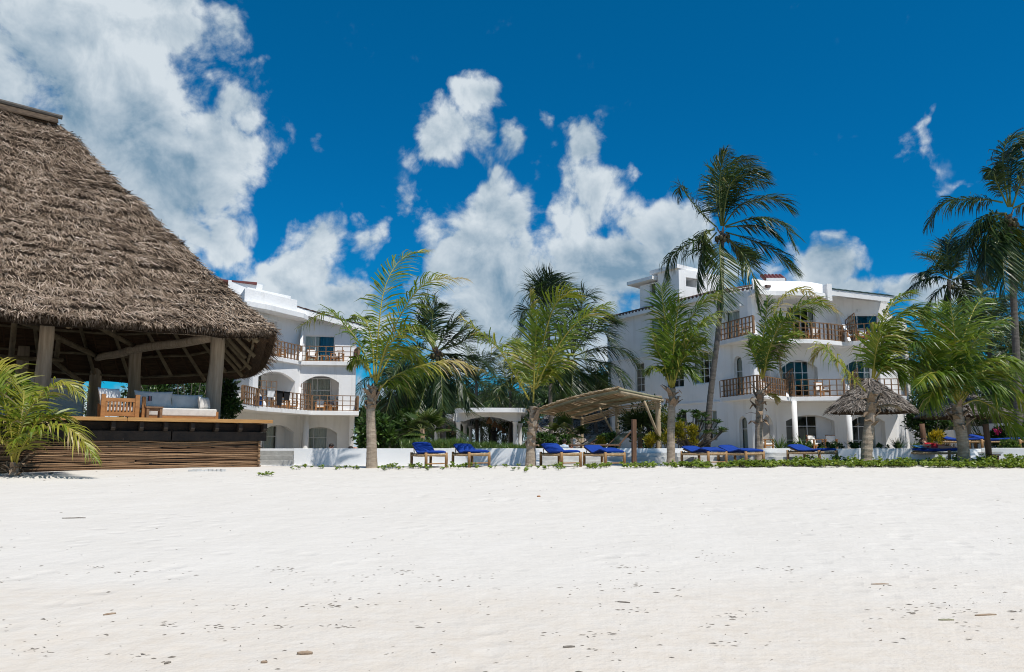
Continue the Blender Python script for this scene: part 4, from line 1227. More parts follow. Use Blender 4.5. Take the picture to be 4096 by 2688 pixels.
put_chair(3196, 45.0, S2, .3, 'teak chair on the curved top balcony, nearer the shaggy palm', g)
put_chair(3278, 45.0, S2, -.3, 'teak chair on the curved top balcony, nearer the lattice screen', g)
put_chair(3418, 45.3, S2, .3, 'teak chair against the lattice screen before blue curtains', g)
put_chair(3478, 45.3, S2, -.2, 'teak chair before blue curtains, partly behind palm fronds', g)
put_chair(3080, 44.4, S1, .6, 'teak chair on the first-floor balcony left of the fin', g)
put_chair(3300, 45.1, S1, .2, 'teak chair on the first-floor balcony behind the wide arch', g)
put_chair(3060, 44.6, F0, .5, 'teak chair in the ground-floor niche behind the shaggy palm', g)
put_chair(3260, 45.2, F0, .3, 'teak chair in front of the ground-floor porch window', g)
put_chair(3325, 45.2, F0, -.3, 'teak chair against the blank ground-floor porch wall', g)
def cube_table(px, D_, z, lab):
    p = wp(px, D_); t = thing('side_table', lab, 'table', (p.x, p.y, z))
    mb = MB(); mb.box((p.x, p.y, z + .43), (.48, .48, .04)); mb.build('table_top', 'teak', t)
    for x in (-.19, .19):
        for y in (-.19, .19):
            mb = MB(); mb.box((p.x + x, p.y + y, z + .205), (.06, .06, .41)); mb.build('leg', 'teak', t)
cube_table(1306, 51.0, L1, 'small teak table between the chairs on the arched balcony')
cube_table(1288, 51.0, L2, 'small teak table between the chairs on the top balcony of the laundry hotel')
cube_table(3238, 45.0, S2, 'small teak table between the chairs on the curved top balcony')
# laundry over the railing
def cloth(name, lab, px, w, h, col, D0, D1, grp=None):
    p0 = wp(px, 50); pr = Panel(A_[2] + sh, A_[3] + sh); u = pr.uz(px, 1590)[0]
    mat('cloth_' + name + str(px), col, tuple(c * .8 for c in col), 8, .95)
    n = 8; vs_ = []
    for side, hh in ((.06, h), (-.06, h * .7)):
        for j in range(5):
            for i in range(n + 1):
                x = u + (i / n - .5) * w * (1 - .12 * (j / 4)); z = L1 + .985 - hh * j / 4
                vs_.append(tuple(pr.P(x, z, side + .02 * math.sin(i * 1.7 + j))))
    fs_ = []
    for s_ in (0, 1):
        for j in range(4):
            for i in range(n):
                a = s_ * 5 * (n + 1) + j * (n + 1) + i; fs_.append((a, a + 1, a + n + 2, a + n + 1))
    for i in range(n): fs_.append((i, i + 1, 5 * (n + 1) + i + 1, 5 * (n + 1) + i))
    o = make_obj(name, np.array(vs_), fs_, 'cloth_' + name + str(px), None, True); tag(o, lab, 'laundry', grp)
cloth('shirt', 'white T-shirt hung over the balcony railing to dry', 1079, .75, .42, (.8, .8, .8), 0, 0)
cloth('trousers', 'long dark trousers hung over the balcony railing to dry', 1115, .6, .85, (.012, .012, .014), 0, 0)
cloth('shorts', 'black shorts hung over the balcony railing beside the trousers', 1143, .65, .5, (.012, .012, .014), 0, 0)
cloth('towel', 'bright blue towel hung low on the balcony corner', 1052, .75, .8, (.01, .10, .36), 0, 0)
tw0 = bpy.data.objects['towel']; tw0.location.z -= .38; tw0.location.x -= .30; tw0.location.y += .12
# ================================================================ palms
ramp_mat('leaf_young', [(.022, .058, .006), (.060, .120, .010), (.145, .205, .016), (.31, .29, .04), (.42, .33, .18)], .42, .32, .38, .14, 2.0)
ramp_mat('leaf_palm', [(.009, .024, .007), (.022, .047, .012), (.048, .085, .017), (.115, .135, .025), (.28, .22, .08)], .40, .22, .38, .12, 2.0)
ramp_mat('leaf_bush', [(.010, .030, .008), (.028, .065, .014), (.06, .12, .025), (.11, .18, .04), (.25, .25, .05)], .4, .25, .45, .15, 2.0)
ramp_mat('leaf_gold', [(.05, .08, .01), (.16, .17, .015), (.38, .30, .02), (.58, .42, .03)], .45, .3, .4, .2, 2.0)
ramp_mat('leaf_dry', [(.12, .08, .045), (.24, .17, .10), (.38, .29, .19), (.48, .39, .28)], .8, .15, .2, .15, 2.0)
mat('rachis', (.36, .30, .05), (.24, .22, .04), 3.0, .5)
mat('rachis_dark', (.15, .17, .04), (.09, .11, .03), 3.0, .5)
mat('rachis_dry', (.34, .25, .15), (.24, .17, .10), 3.0, .8)
mat('bark_young', (.40, .325, .245), (.235, .18, .13), 5.0, .9, .8, 18, stretch=(1, 1, 4))
mat('bark_tall', (.135, .12, .105), (.085, .075, .065), 5.0, .9, .8, 18, stretch=(1, 1, 4))
mat('fibre', (.33, .24, .16), (.17, .115, .075), 5.0, .95, .8, 20, stretch=(6, 6, .6))
mat('nut', (.12, .10, .04), (.07, .06, .03), 4.0, .6)
DROOP_K = .68
WIND = np.array([.95, .25, -.05])
def nrm(a): return a / np.maximum(np.linalg.norm(a, axis=-1, keepdims=True), 1e-9)
def frond(parent, pts, L, n=46, droop=.5, wind=.25, roll=0.0, tint=.45, dry=0.0, w=.042, m='leaf_young', rm='rachis', r0=.035, seed=0, bare=.14, name='frond'):
    """one pinnate frond: curved midrib with separate folded leaflets on both sides"""
    rg = np.random.default_rng(seed)
    M = 24
    C = np.array([tuple(p) for p in spline(pts, M)])
    Lr = np.linalg.norm(np.diff(C, axis=0), axis=1).sum()
    mb = MB(); mb.tube([V(p) for p in C[::2]] + [V(C[-1])], [r0 * (1 - .9 * i / 12) for i in range(12)] + [r0 * .08], 5)
    fr = mb.build(name, rm if dry < .8 else 'rachis_dry', parent, True)
    t = np.sort(np.concatenate([np.linspace(bare, .995, n), np.linspace(bare, .995, n) + .4 / n]).clip(0, .999))
    t = np.linspace(bare, .998, 2 * n)
    side = np.where(np.arange(2 * n) % 2 == 0, 1.0, -1.0)
    x = t * (M - 1); k = np.minimum(x.astype(int), M - 2); f = (x - k)[:, None]
    P = C[k] * (1 - f) + C[k + 1] * f
    T = nrm(C[np.minimum(k + 1, M - 1)] - C[np.maximum(k - 1, 0)])
    up = np.array([0, 0, 1.0])
    N = nrm(up - T * (T @ up)[:, None] + 1e-4)
    # where the rib is nearly vertical use the rib's bending direction instead
    bend = C[-1] - C[0]; bend = bend - up * (bend @ up); bl = np.linalg.norm(bend)
    out = -bend / bl if bl > .05 else np.array([0, 1.0, 0])
    vert = np.clip((np.abs(T @ up) - .75) / .25, 0, 1)[:, None]
    N2 = nrm(out - T * (T @ out)[:, None])
    N = nrm(N * (1 - vert) + N2 * vert)
    S = np.cross(T, N)
    cr, sr = math.cos(roll), math.sin(roll)
    S, N = S * cr + N * sr, N * cr - S * sr
    a = (.35 + .75 * t + rg.normal(0, .09, 2 * n))[:, None]
    d = nrm(S * side[:, None] * np.cos(a) + T * np.sin(a) + N * (.16 + rg.normal(0, .12, 2 * n))[:, None])
    prof = np.interp(t, [bare, .25, .45, .75, .93, 1], [.55, .95, 1.0, .78, .45, .25])
    ln = (L * prof * rg.uniform(.82, 1.12, 2 * n))[:, None]
    broken = rg.random(2 * n) < .09
    ln = np.where(broken[:, None], ln * .5, ln)
    ww = (w * np.interp(t, [bare, .3, .8, 1], [.7, 1, .8, .4]) * rg.uniform(.75, 1.2, 2 * n))[:, None]
    wd = nrm(T - d * (T * d).sum(1, keepdims=True)) * (ww / 2)
    # slight twist so the blades catch the light differently
    wd = wd + N * ww * rg.uniform(-.3, .3, (2 * n, 1))
    g = droop * DROOP_K * (.6 + .7 * rg.random((2 * n, 1)))
    wv = WIND * wind
    q0 = P; pts_ = [q0]; dd = d
    for s_, kk in ((.34, .35), (.33, .8), (.33, 1.3)):
        dd = nrm(dd + (np.array([0, 0, -1.0]) * g + wv) * kk)
        pts_.append(pts_[-1] + dd * ln * s_)
    fold = np.cross(d, nrm(wd)) * ww * .12
    v0 = [pts_[0] - wd * .5, pts_[0] + wd * .5, pts_[1] - wd, pts_[1] + wd, pts_[2] - wd * .8, pts_[2] + wd * .8, pts_[3]]
    vs = np.stack(v0, 1).reshape(-1, 3)
    base = (np.arange(2 * n) * 7)[:, None]
    q4 = np.concatenate([base + np.array([[0, 1, 3, 2]]), base + np.array([[2, 3, 5, 4]])], 0)
    tri = base + np.array([[4, 5, 6]])
    tv = tint + rg.normal(0, .07, 2 * n)
    if dry > 0:
        lim = 1 - dry
        tv = tv + np.clip((t - lim) / max(.15, dry), 0, 1) * (1.05 - tint) + (rg.random(2 * n) < .06) * .35
    tv = tv + (rg.random(2 * n) < .045) * .4 + .10 * np.sin(t * 9 + seed)
    tv = np.clip(tv, 0, 1)
    fl = [tuple(int(i) for i in r) for r in q4] + [tuple(int(i) for i in r) for r in tri]
    o = make_obj('leaflets', vs, fl, m, fr, tint=np.repeat(tv, 7))
    return fr
def trunk(parent, pts, r, m, rings=.16, seed=0, flare=1.5):
    rg = random.Random(seed)
    pts = [V(p) for p in pts]; C = spline(pts, 60); L = sum((b - a).length for a, b in zip(C, C[1:]))
    nn = max(20, int(L / rings * 2)); C = spline(pts, nn); rad = []
    for i in range(nn):
        f = i / (nn - 1); b = r[0] * (1 - f) + r[1] * f
        b *= 1 + (flare - 1) * max(0, 1 - f * L / .5) ** 2
        rad.append(b * (1.022 if i % 2 else .978) * rg.uniform(.975, 1.025))
    mb = MB(); mb.tube(C, rad, 14, True, .015, rg)
    return mb.build('trunk', m, parent, False)
def boot(parent, c, r, h, seed, n=12, spiky=1.0, axis=V((0, 0, -1))):
    """fibre and old leaf bases below the crown"""
    rg = random.Random(seed); c = V(c)
    for k in range(n):
        a = k * 2.4 + rg.uniform(-.3, .3); z = -h * (k / n); rr = r * rg.uniform(.75, 1.0)
        d = V((math.cos(a), math.sin(a), 0)); p = c + d * rr * .72 + axis * (-z + .05)
        tip = p + d * rg.uniform(.14, .36) * spiky + V((0, 0, rg.uniform(-.22, .42)))
        sd = V((-d.y, d.x, 0)); mb = MB()
        w0 = r * rg.uniform(.5, .95)
        mid = p.lerp(tip, .5) + d * .05 + V((0, 0, .06))
        vs_ = [p - sd * w0, p + sd * w0, mid + sd * w0 * .75, mid - sd * w0 * .75, tip + sd * w0 * .12, tip - sd * w0 * .2]
        vs_ += [v_ - d * .025 for v_ in vs_]
        mb.add(vs_, [(0, 1, 2, 3), (3, 2, 4, 5), (7, 6, 9, 8), (8, 9, 11, 10), (0, 3, 9, 6), (3, 5, 11, 9), (1, 7, 8, 2), (2, 8, 10, 4), (5, 4, 10, 11)])
        mb.build('leaf_base', 'fibre', parent)
def palm(name, label, D, tp, trad, fronds, conv, m='leaf_young', rm='rachis', bark='bark_young', L=.8, n=44, boot_h=0.0, boot_r=.3, tint=.45, droop=.45, wind=.25, w=.056, seed=0,
         depth=.45, nuts=0, group=None, base_z=None, r0=.035, flare=1.25, spiky=1.0):
    """palm whose trunk and midribs follow lines read off the photograph, set at distance D with real depth"""
    rg = random.Random(seed)
    t3 = [W(x, y, D) for x, y in tp]
    if base_z is not None:
        t3[0] = V((t3[0].x, D, base_z))
    t = thing(name, label, 'palm tree', tuple(t3[0]), group)
    t3[0] = t3[0] - V((0, 0, .15))
    trunk(t, t3, (trad[0] * .76, trad[1] * .72), bark, seed=seed, flare=flare)
    cc = t3[-1]
    if boot_h: boot(t, cc, max(trad[1] * .72 * 1.02, .10), boot_h, seed, spiky=spiky, n=int(10 + boot_h * 13), axis=(t3[-2] - t3[-1]).normalized())
    for i, fd in enumerate(fronds):
        opts = {}
        if isinstance(fd[-1], dict): opts = dict(fd[-1]); fd = fd[:-1]
        dz = opts.pop('dz', None)
        pp = [conv(*p) for p in fd]
        flat = [W(x, y, D) for x, y in pp]
        ln = sum((b - a).length for a, b in zip(flat, flat[1:]))
        k = (rg.uniform(-1, 1) * depth if dz is None else dz) * ln
        pts = []
        for j, (x, y) in enumerate(pp):
            f = j / (len(pp) - 1); pts.append(W(x, y, D + k * f ** 1.2))
        dd_ = cc - pts[0]
        a = dict(L=L * (1.48 if m == 'leaf_young' else 1.65) * (.75 + .25 * min(1.3, ln / 2.5)), n=int(n * (1.22 if m == 'leaf_young' else 1.25)), droop=droop, wind=wind, tint=tint + rg.uniform(-.08, .08), m=m, rm=rm, w=w, r0=r0, seed=seed * 100 + i, roll=rg.uniform(-.3, .3))
        if 'L' in opts: opts['L'] *= 1.35
        a.update(opts)
        frond(t, pts, **a)
    for k in range(nuts):
        a_ = k * 2.4; p = cc + V((math.cos(a_) * .28, math.sin(a_) * .28, -.25 - .12 * (k % 3)))
        mb = MB(); mb.ell(p, (.10, .10, .13), 8, 6); mb.build('coconut', 'nut', t, True)
    return t
def auto_fronds(c, Rr, n, seed, D, spread=1.0, lo=-.6):
    """rib lines for a full crown round photo point c, radius Rr photo pixels, blown to the right"""
    rg = random.Random(seed); out = []
    for k in range(n):
        a = k * 2.39996; e = 1.25 - 1.75 * (k + .5) / n       # elevation at the base
        h = math.cos(a); dpt = math.sin(a)
        r = Rr * rg.uniform(.8, 1.1)
        pts = []
        for f in (0, .3, .62, 1.0):
            hor = f * math.cos(e) * (1 - .12 * f); z = f * math.sin(e) - (.42 + .1 * (1 - e)) * f * f
            pts.append((c[0] + r * (h * hor * spread + .22 * f * f), c[1] - r * z))
        out.append(tuple(pts) + ({'dz': dpt * math.cos(e) * .9},))
    return out
def tz(px, D): return TERR if wp(px, D).x > .9 else TERR_L
ident = lambda x, y: (x, y)
gz = lambda px, D: sandz(wp(px, D).x, D)

c2 = crop(0, 1200, 2.0827); c4_ = crop(1150, 950, 1.644); c5 = crop(1750, 1050, 1.838); c6 = crop(2400, 1000, 1.735); c7 = crop(2900, 1050, 1.8825)
c8 = crop(3450, 450, 1.0774); c3b = crop(2600, 550, 1.953); c4b = crop(3500, 500, 1.953)
# --- little palm in front of the log wall
palm('young_palm', 'knee-high young palm with bright yellow-green fronds before the log-clad deck', 22.6, [(58, 1905), (58, 1872), (60, 1850)], (.15, .12), [
    ((110, 1340), (90, 1100), (40, 860), (-20, 690), (-90, 640), {'dz': -.1}),
    ((125, 1350), (160, 1120), (250, 900), (420, 720), (560, 690), (680, 800), {'dz': -.15, 'droop': .9}),
    ((130, 1400), (180, 1230), (330, 1080), (520, 1040), (680, 1160), (800, 1330), {'dz': -.3, 'tint': .62, 'droop': .9}),
    ((110, 1340), (110, 1000), (40, 640), (-60, 520), (-130, 560), {'dz': .2}),
    ((120, 1330), (180, 960), (200, 760), (170, 640), {'dz': .35}),
    ((105, 1370), (60, 1220), (-60, 1130), (-200, 1200), {'dz': -.3}),
    ((125, 1350), (230, 1140), (330, 1000), (480, 960), (560, 980), {'dz': .3}),
], c2, boot_h=.35, boot_r=.15, L=.66, n=46, tint=.60, droop=.55, wind=.12, seed=1, base_z=gz(58, 22.6), w=.055, r0=.03)
# --- five young palms along the terrace
palm('coconut_palm', 'ragged young coconut palm with brown-tipped fronds left of the blue loungers', 27.5, [(1488, 1868), (1486, 1760), (1483, 1640), (1492, 1545)], (.25, .19), [
    ((580, 950), (600, 600), (640, 330), (750, 140), (930, 80), {'dry': .12, 'droop': .5}),
    ((585, 960), (640, 740), (790, 430), (950, 280), (1180, 270), {'dry': .30, 'tint': .5, 'droop': .8}),
    ((550, 920), (500, 750), (400, 600), (270, 490), (70, 590), {'droop': .9, 'dry': .08}),
    ((600, 1000), (690, 920), (850, 850), (1080, 810), (1290, 870), {'dry': .55, 'droop': 1.3, 'tint': .55}),
    ((570, 940), (560, 720), (520, 560), (480, 520), (400, 540), {'droop': .7, 'L': .55, 'dz': .6}),
    ((590, 930), (660, 720), (780, 600), (880, 600), (920, 660), {'droop': 1.1, 'dz': -.5}),
    ((590, 940), (680, 780), (760, 730), (850, 780), (880, 860), {'droop': 1.1, 'dz': .5}),
    ((560, 920), (500, 820), (450, 800), (400, 850), {'droop': 1.0, 'L': .5}),
    ((600, 1010), (640, 960), (720, 940), (800, 1020), {'droop': 1.0, 'tint': .3, 'dz': .6}),
], c4_, boot_h=.85, boot_r=.21, seed=2, base_z=gz(1488, 27.5), tint=.42, wind=.3, L=.78, n=50)
palm('coconut_palm', 'young coconut palm with upright fronds and shaggy trunk beside the stair cheek', 28.3, [(2120, 1856), (2125, 1760), (2133, 1680), (2135, 1625)], (.22, .20), [
    ((705, 1030), (712, 780), (722, 560), (732, 380), {'dz': -.15, 'droop': .35, 'L': .85, 'wind': .1}),
    ((675, 1010), (600, 880), (470, 660), (350, 540), (170, 400), {'droop': .9, 'dry': .1}),
    ((720, 930), (810, 740), (960, 510), (1110, 380), (1270, 300), {'droop': .8}),
    ((715, 930), (780, 580), (850, 340), (940, 240), (1040, 250), {'dry': .1, 'droop': .6}),
    ((710, 900), (695, 560), (690, 330), (682, 200), {'L': .35, 'dry': .2, 'droop': .2}),
    ((730, 900), (830, 760), (900, 640), (1010, 500), {'droop': .9, 'dz': .5}),
    ((700, 950), (640, 760), (600, 640), (570, 560), {'droop': .6, 'dz': .6}),
    ((730, 920), (800, 840), (840, 800), (900, 880), {'droop': .9, 'L': .5}),
], c5, boot_h=1.5, boot_r=.20, seed=3, base_z=gz(2120, 28.3), tint=.52, L=.8, n=48, spiky=.7)
palm('coconut_palm', 'bushy young coconut palm before the gable wall, its frond bases hanging', 28.8, [(2683, 1850), (2684, 1740), (2687, 1640), (2690, 1555)], (.20, .16), [
    ((500, 960), (508, 720), (528, 500), (555, 350), {'dz': -.2, 'droop': .4}),
    ((492, 960), (485, 660), (445, 440), (425, 250), {'droop': .4, 'wind': .1}),
    ((510, 930), (590, 580), (680, 400), (800, 305), {'droop': .7}),
    ((505, 940), (600, 660), (700, 520), (810, 430), {'droop': .9, 'dz': -.4}),
    ((490, 950), (440, 780), (395, 690), (365, 600), {'L': .4, 'dry': .25}),
    ((510, 950), (560, 780), (640, 700), (730, 620), {'droop': 1.0}),
    ((490, 950), (440, 850), (380, 820), (330, 840), {'droop': .7, 'L': .6}),
    ((505, 940), (540, 840), (610, 820), (660, 880), {'droop': 1.0, 'dz': -.5}),
    ((498, 930), (470, 760), (430, 640), (400, 590), {'dz': .6}),
    ((505, 930), (560, 700), (640, 600), (700, 640), {'dz': .6, 'droop': .9}),
], c6, boot_h=.7, boot_r=.17, seed=4, base_z=gz(2683, 28.8), tint=.40, L=.75, n=46, spiky=1.2)
palm('coconut_palm', 'wilting young coconut palm with dead brown frond before the rounded balcony', 30.2, [(3034, 1835), (3036, 1720), (3040, 1620), (3043, 1560)], (.20, .17), [
    ((275, 880), (285, 600), (310, 400), (325, 260), {'droop': .5, 'L': .6}),
    ((285, 870), (330, 580), (400, 310), (540, 195), (750, 280), {'dry': .75, 'm': 'leaf_young', 'tint': .55, 'droop': .9, 'L': .65}),
    ((290, 860), (390, 540), (540, 350), (700, 300), (860, 370), {'dry': .4, 'droop': .9}),
    ((280, 860), (350, 660), (450, 560), (560, 520), {'droop': 1.1}),
    ((285, 850), (380, 620), (410, 720), (430, 880), {'dry': 1.0, 'm': 'leaf_dry', 'droop': 1.4, 'L': .45}),
    ((270, 860), (235, 740), (190, 640), (180, 610), {'droop': .6, 'L': .55}),
    ((290, 870), (320, 700), (400, 480), (440, 420), {'droop': .8, 'dz': -.4}),
    ((280, 870), (290, 740), (260, 600), (240, 560), {'droop': .6, 'dz': .5}),
    ((290, 1000), (330, 990), (370, 1010), (395, 1060), {'dry': 1.0, 'L': .25}),
], c7, boot_h=1.3, boot_r=.17, seed=5, base_z=gz(3034, 30.2), tint=.36, L=.72, n=46, spiky=1.3)
palm('coconut_palm', 'windblown young coconut palm standing before the near thatched sunshade', 27.0, [(3462, 1850), (3470, 1760), (3482, 1660), (3490, 1570)], (.25, .21), [
    ((1110, 870), (1130, 660), (1185, 440), (1280, 280), (1400, 210), {'droop': .8, 'wind': .7, 'tint': .5}),
    ((1120, 860), (1170, 640), (1280, 430), (1420, 340), (1500, 430), {'droop': .9, 'wind': .7}),
    ((1120, 860), (1200, 640), (1340, 540), (1450, 640), {'droop': .9, 'wind': .6}),
    ((1060, 970), (950, 850), (830, 720), (745, 645), (660, 720), {'droop': 1.1, 'dry': .3, 'tint': .6}),
    ((1130, 880), (1240, 740), (1370, 770), (1450, 860), {'droop': 1.0, 'wind': .5}),
    ((1120, 870), (1160, 720), (1280, 580), (1400, 490), {'wind': .6, 'dz': .5}),
    ((1115, 870), (1130, 720), (1160, 580), (1230, 470), {'wind': .5, 'dz': -.4, 'droop': .8}),
    ((1130, 880), (1190, 790), (1270, 800), (1330, 880), {'wind': .5, 'dz': -.4, 'droop': .9}),
    ((1100, 1060), (1150, 1080), (1250, 1070), (1330, 1110), {'dry': 1.0, 'm': 'leaf_dry', 'L': .22, 'droop': .8}),
], c7, boot_h=1.2, boot_r=.25, seed=6, base_z=gz(3462, 27.0), tint=.46, L=.85, n=54, spiky=1.2)
palm('coconut_palm', 'full green young coconut palm beside the sunbather in red', 27.3, [(3858, 1845), (3850, 1760), (3836, 1680), (3828, 1620)], (.26, .22), [
    ((410, 1260), (392, 1140), (352, 1030), (295, 920), (225, 850), {'droop': .8}),
    ((403, 1240), (402, 1080), (396, 950), (378, 820), {'droop': .5}),
    ((410, 1240), (440, 1090), (500, 960), (620, 890), {'droop': .8}),
    ((420, 1250), (465, 1150), (560, 1110), (640, 1180), (700, 1270), {'droop': .9, 'tint': .5}),
    ((395, 1250), (335, 1140), (245, 1080), (170, 1160), {'droop': .9}),
    ((400, 1255), (355, 1190), (305, 1200), (275, 1280), {'droop': .9}),
    ((430, 1260), (500, 1240), (600, 1300), (670, 1395), {'droop': .8, 'tint': .36}),
    ((412, 1250), (480, 1100), (600, 1060), (700, 1090), {'droop': .9}),
    ((398, 1235), (310, 1060), (250, 990), (190, 1000), {'droop': .9}),
    ((405, 1240), (430, 1000), (480, 850), (520, 800), {'droop': .6, 'dz': .4}),
    ((403, 1240), (370, 1020), (330, 880), (320, 820), {'droop': .6, 'dz': .5}),
    ((410, 1250), (390, 1150), (300, 1120), (230, 1180), {'droop': 1.0, 'dz': -.6}),
    ((415, 1250), (480, 1170), (560, 1160), (600, 1240), {'droop': 1.0, 'dz': -.6}),
    ((425, 1255), (520, 1130), (640, 1100), (740, 1150), {'droop': .8, 'dz': .3}),
], c8, boot_h=.75, boot_r=.27, seed=7, base_z=gz(3858, 27.3), tint=.36, L=.85, n=50, m='leaf_young', spiky=1.3)
# --- tall old palms
palm('coconut_palm', 'tall leaning coconut palm with slim dark trunk before the gable corner', 36.5, [(2828, 1815), (2838, 1620), (2870, 1350), (2887, 1130), (2888, 925)], (.20, .13), [
    ((560, 690), (540, 450), (555, 250), (600, 100), {'wind': .5}), ((565, 690), (600, 440), (720, 240), (910, 270)), ((568, 690), (640, 500), (780, 340), (930, 360)),
    ((575, 690), (700, 530), (860, 485), (1000, 490), (1110, 580)), ((585, 695), (760, 640), (900, 630), (1050, 690), (1150, 870), {'droop': .9}), ((590, 700), (760, 690), (900, 710), (1030, 820), {'droop': .9}),
    ((590, 740), (760, 790), (940, 870), (1060, 970), (1145, 1060), {'droop': .8}), ((585, 760), (700, 880), (790, 1040), (830, 1180), (860, 1350), {'tint': .62, 'droop': .5}),
    ((552, 770), (545, 900), (560, 1120), (585, 1370), {'droop': .3, 'tint': .5}), ((520, 740), (430, 850), (380, 1000), (365, 1190), {'droop': .4}), ((505, 720), (420, 745), (415, 870), (440, 980), {'tint': .6, 'droop': .5}),
    ((505, 705), (380, 790), (220, 880), (140, 970), (95, 1180), {'droop': .9}), ((520, 700), (420, 610), (300, 470), (235, 380), (210, 500), {'droop': .8, 'L': .7}), ((555, 690), (520, 520), (510, 340), (540, 150), {'wind': .4}),
    ((585, 760), (660, 850), (720, 900), (800, 980), {'tint': .6}), ((560, 690), (590, 400), (680, 200), (800, 170), {'wind': .5}), ((565, 690), (620, 380), (760, 280), (900, 290), {'wind': .5, 'dz': -.4}), ((560, 690), (560, 420), (600, 240), (700, 150), {'wind': .5, 'dz': .4}),
], c3b, m='leaf_palm', rm='rachis_dark', bark='bark_tall', L=.85, n=62, tint=.34, droop=.7, wind=.3, seed=8, nuts=8, boot_h=.5, boot_r=.16, base_z=TERR, w=.052, r0=.04)
palm('coconut_palm', 'tall coconut palm at the garden edge, its head cut by the frame', 35.0, [(4072, 1790), (4068, 1500), (4052, 1150), (4035, 860)], (.23, .16), [
    ((1045, 640), (1010, 400), (1000, 220), (1060, 100), (1160, 110), {'wind': .4}), ((1050, 640), (1060, 380), (1090, 190), (1180, 80), {'wind': .4}), ((1000, 605), (860, 580), (700, 580), (520, 620), (400, 810), {'droop': .9}),
    ((1020, 690), (900, 695), (800, 770), (700, 920), (640, 1010), {'droop': .7}), ((1030, 690), (930, 725), (845, 880), (805, 1100), (790, 1210), {'tint': .55, 'droop': .5}), ((1040, 720), (980, 880), (910, 1020), (890, 1250), {'droop': .5}),
    ((1045, 730), (1065, 860), (1105, 1050), (1150, 1210), {'tint': .62, 'droop': .5}), ((1080, 650), (1200, 610), (1350, 700), (1450, 900)), ((1070, 640), (1150, 440), (1300, 330), (1450, 380)), ((1060, 720), (1170, 850), (1250, 1000), (1290, 1200)),
    ((1040, 640), (950, 450), (920, 350), (880, 400), {'L': .6}), ((1060, 640), (1040, 300), (1120, 150), (1250, 170), {'wind': .4}), ((1050, 700), (1100, 900), (1180, 1100), (1200, 1300), {'tint': .6}), ((1030, 700), (960, 800), (930, 950), (960, 1150)), ((1030, 690), (880, 740), (760, 900), (720, 1100), {'droop': .6}), ((1045, 720), (1010, 900), (1000, 1100), (1020, 1300), {'droop': .4}), ((1020, 690), (900, 800), (860, 1000), (880, 1180), {'droop': .5}),
], c4b, m='leaf_palm', rm='rachis_dark', bark='bark_tall', L=.9, n=64, tint=.34, droop=.65, wind=.2, seed=9, nuts=10, boot_h=.5, boot_r=.18, base_z=TERR, r0=.045)
palm('coconut_palm', 'dark coconut palm rising between the hotel and the tallest garden-edge palm', 46.0, [(3800, 1790), (3798, 1400), (3796, 1120)], (.2, .15), [
    ((580, 1200), (560, 1010), (600, 860), (680, 790)), ((580, 1200), (510, 1120), (440, 1040), (365, 1010)), ((580, 1210), (470, 1190), (350, 1220), (245, 1300), {'droop': .9}), ((590, 1200), (650, 1050), (700, 910)),
    ((600, 1230), (490, 1300), (420, 1400), (400, 1470)), ((610, 1210), (720, 1150), (800, 1200), (840, 1310)), ((590, 1200), (600, 1000), (640, 880)), ((580, 1220), (540, 1350), (520, 1480)), ((600, 1220), (680, 1300), (720, 1420)), ((590, 1200), (480, 1140), (400, 1140), (380, 1180)),
    ((600, 1200), (560, 1000), (560, 900)), ((600, 1210), (690, 1200), (760, 1300)),
], c4b, m='leaf_palm', rm='rachis_dark', bark='bark_tall', L=.95, n=50, tint=.26, seed=10, base_z=TERR, nuts=4, r0=.045)
palm('coconut_palm', 'broad dark coconut palm behind the ragged palm, its skirt hanging over the hedge', 41.0, [(1775, 1790), (1768, 1600), (1748, 1400)], (.22, .17), [
    ((970, 740), (950, 620), (955, 500), (985, 435)), ((980, 740), (1050, 620), (1150, 500)), ((980, 745), (1120, 700), (1225, 640), (1280, 660)), ((980, 760), (1100, 790), (1230, 910), {'droop': .8}), ((960, 760), (830, 820), (710, 960), (630, 1230), {'droop': .8}),
    ((970, 780), (930, 900), (870, 1110), (840, 1180), {'droop': .5}), ((990, 780), (1040, 900), (1090, 1150), {'droop': .5}), ((960, 750), (850, 720), (760, 800), (720, 920), {'droop': .9}), ((980, 770), (1100, 850), (1170, 1000), (1205, 1090), {'droop': .8}), ((970, 740), (890, 640), (800, 620), (740, 680)),
    ((980, 780), (980, 900), (960, 1060), (950, 1160), {'droop': .3, 'dz': -.4}), ((985, 775), (1010, 900), (1020, 1120), {'droop': .4, 'dz': -.5}), ((965, 770), (880, 850), (800, 1000), (780, 1150), {'droop': .6, 'dz': -.3}), ((985, 750), (1100, 660), (1190, 560)), ((965, 745), (900, 560), (920, 480), {'dry': .4}), ((975, 760), (900, 880), (740, 1030), (600, 1140)),
    ((985, 765), (1120, 770), (1250, 800), (1330, 860), {'droop': .8}), ((960, 760), (780, 900), (690, 1060), (640, 1150)),
], c4_, m='leaf_palm', rm='rachis_dark', bark='bark_tall', L=.95, n=54, tint=.27, seed=11, base_z=tz(1775, 41), nuts=10, boot_h=.4, boot_r=.2, r0=.045)
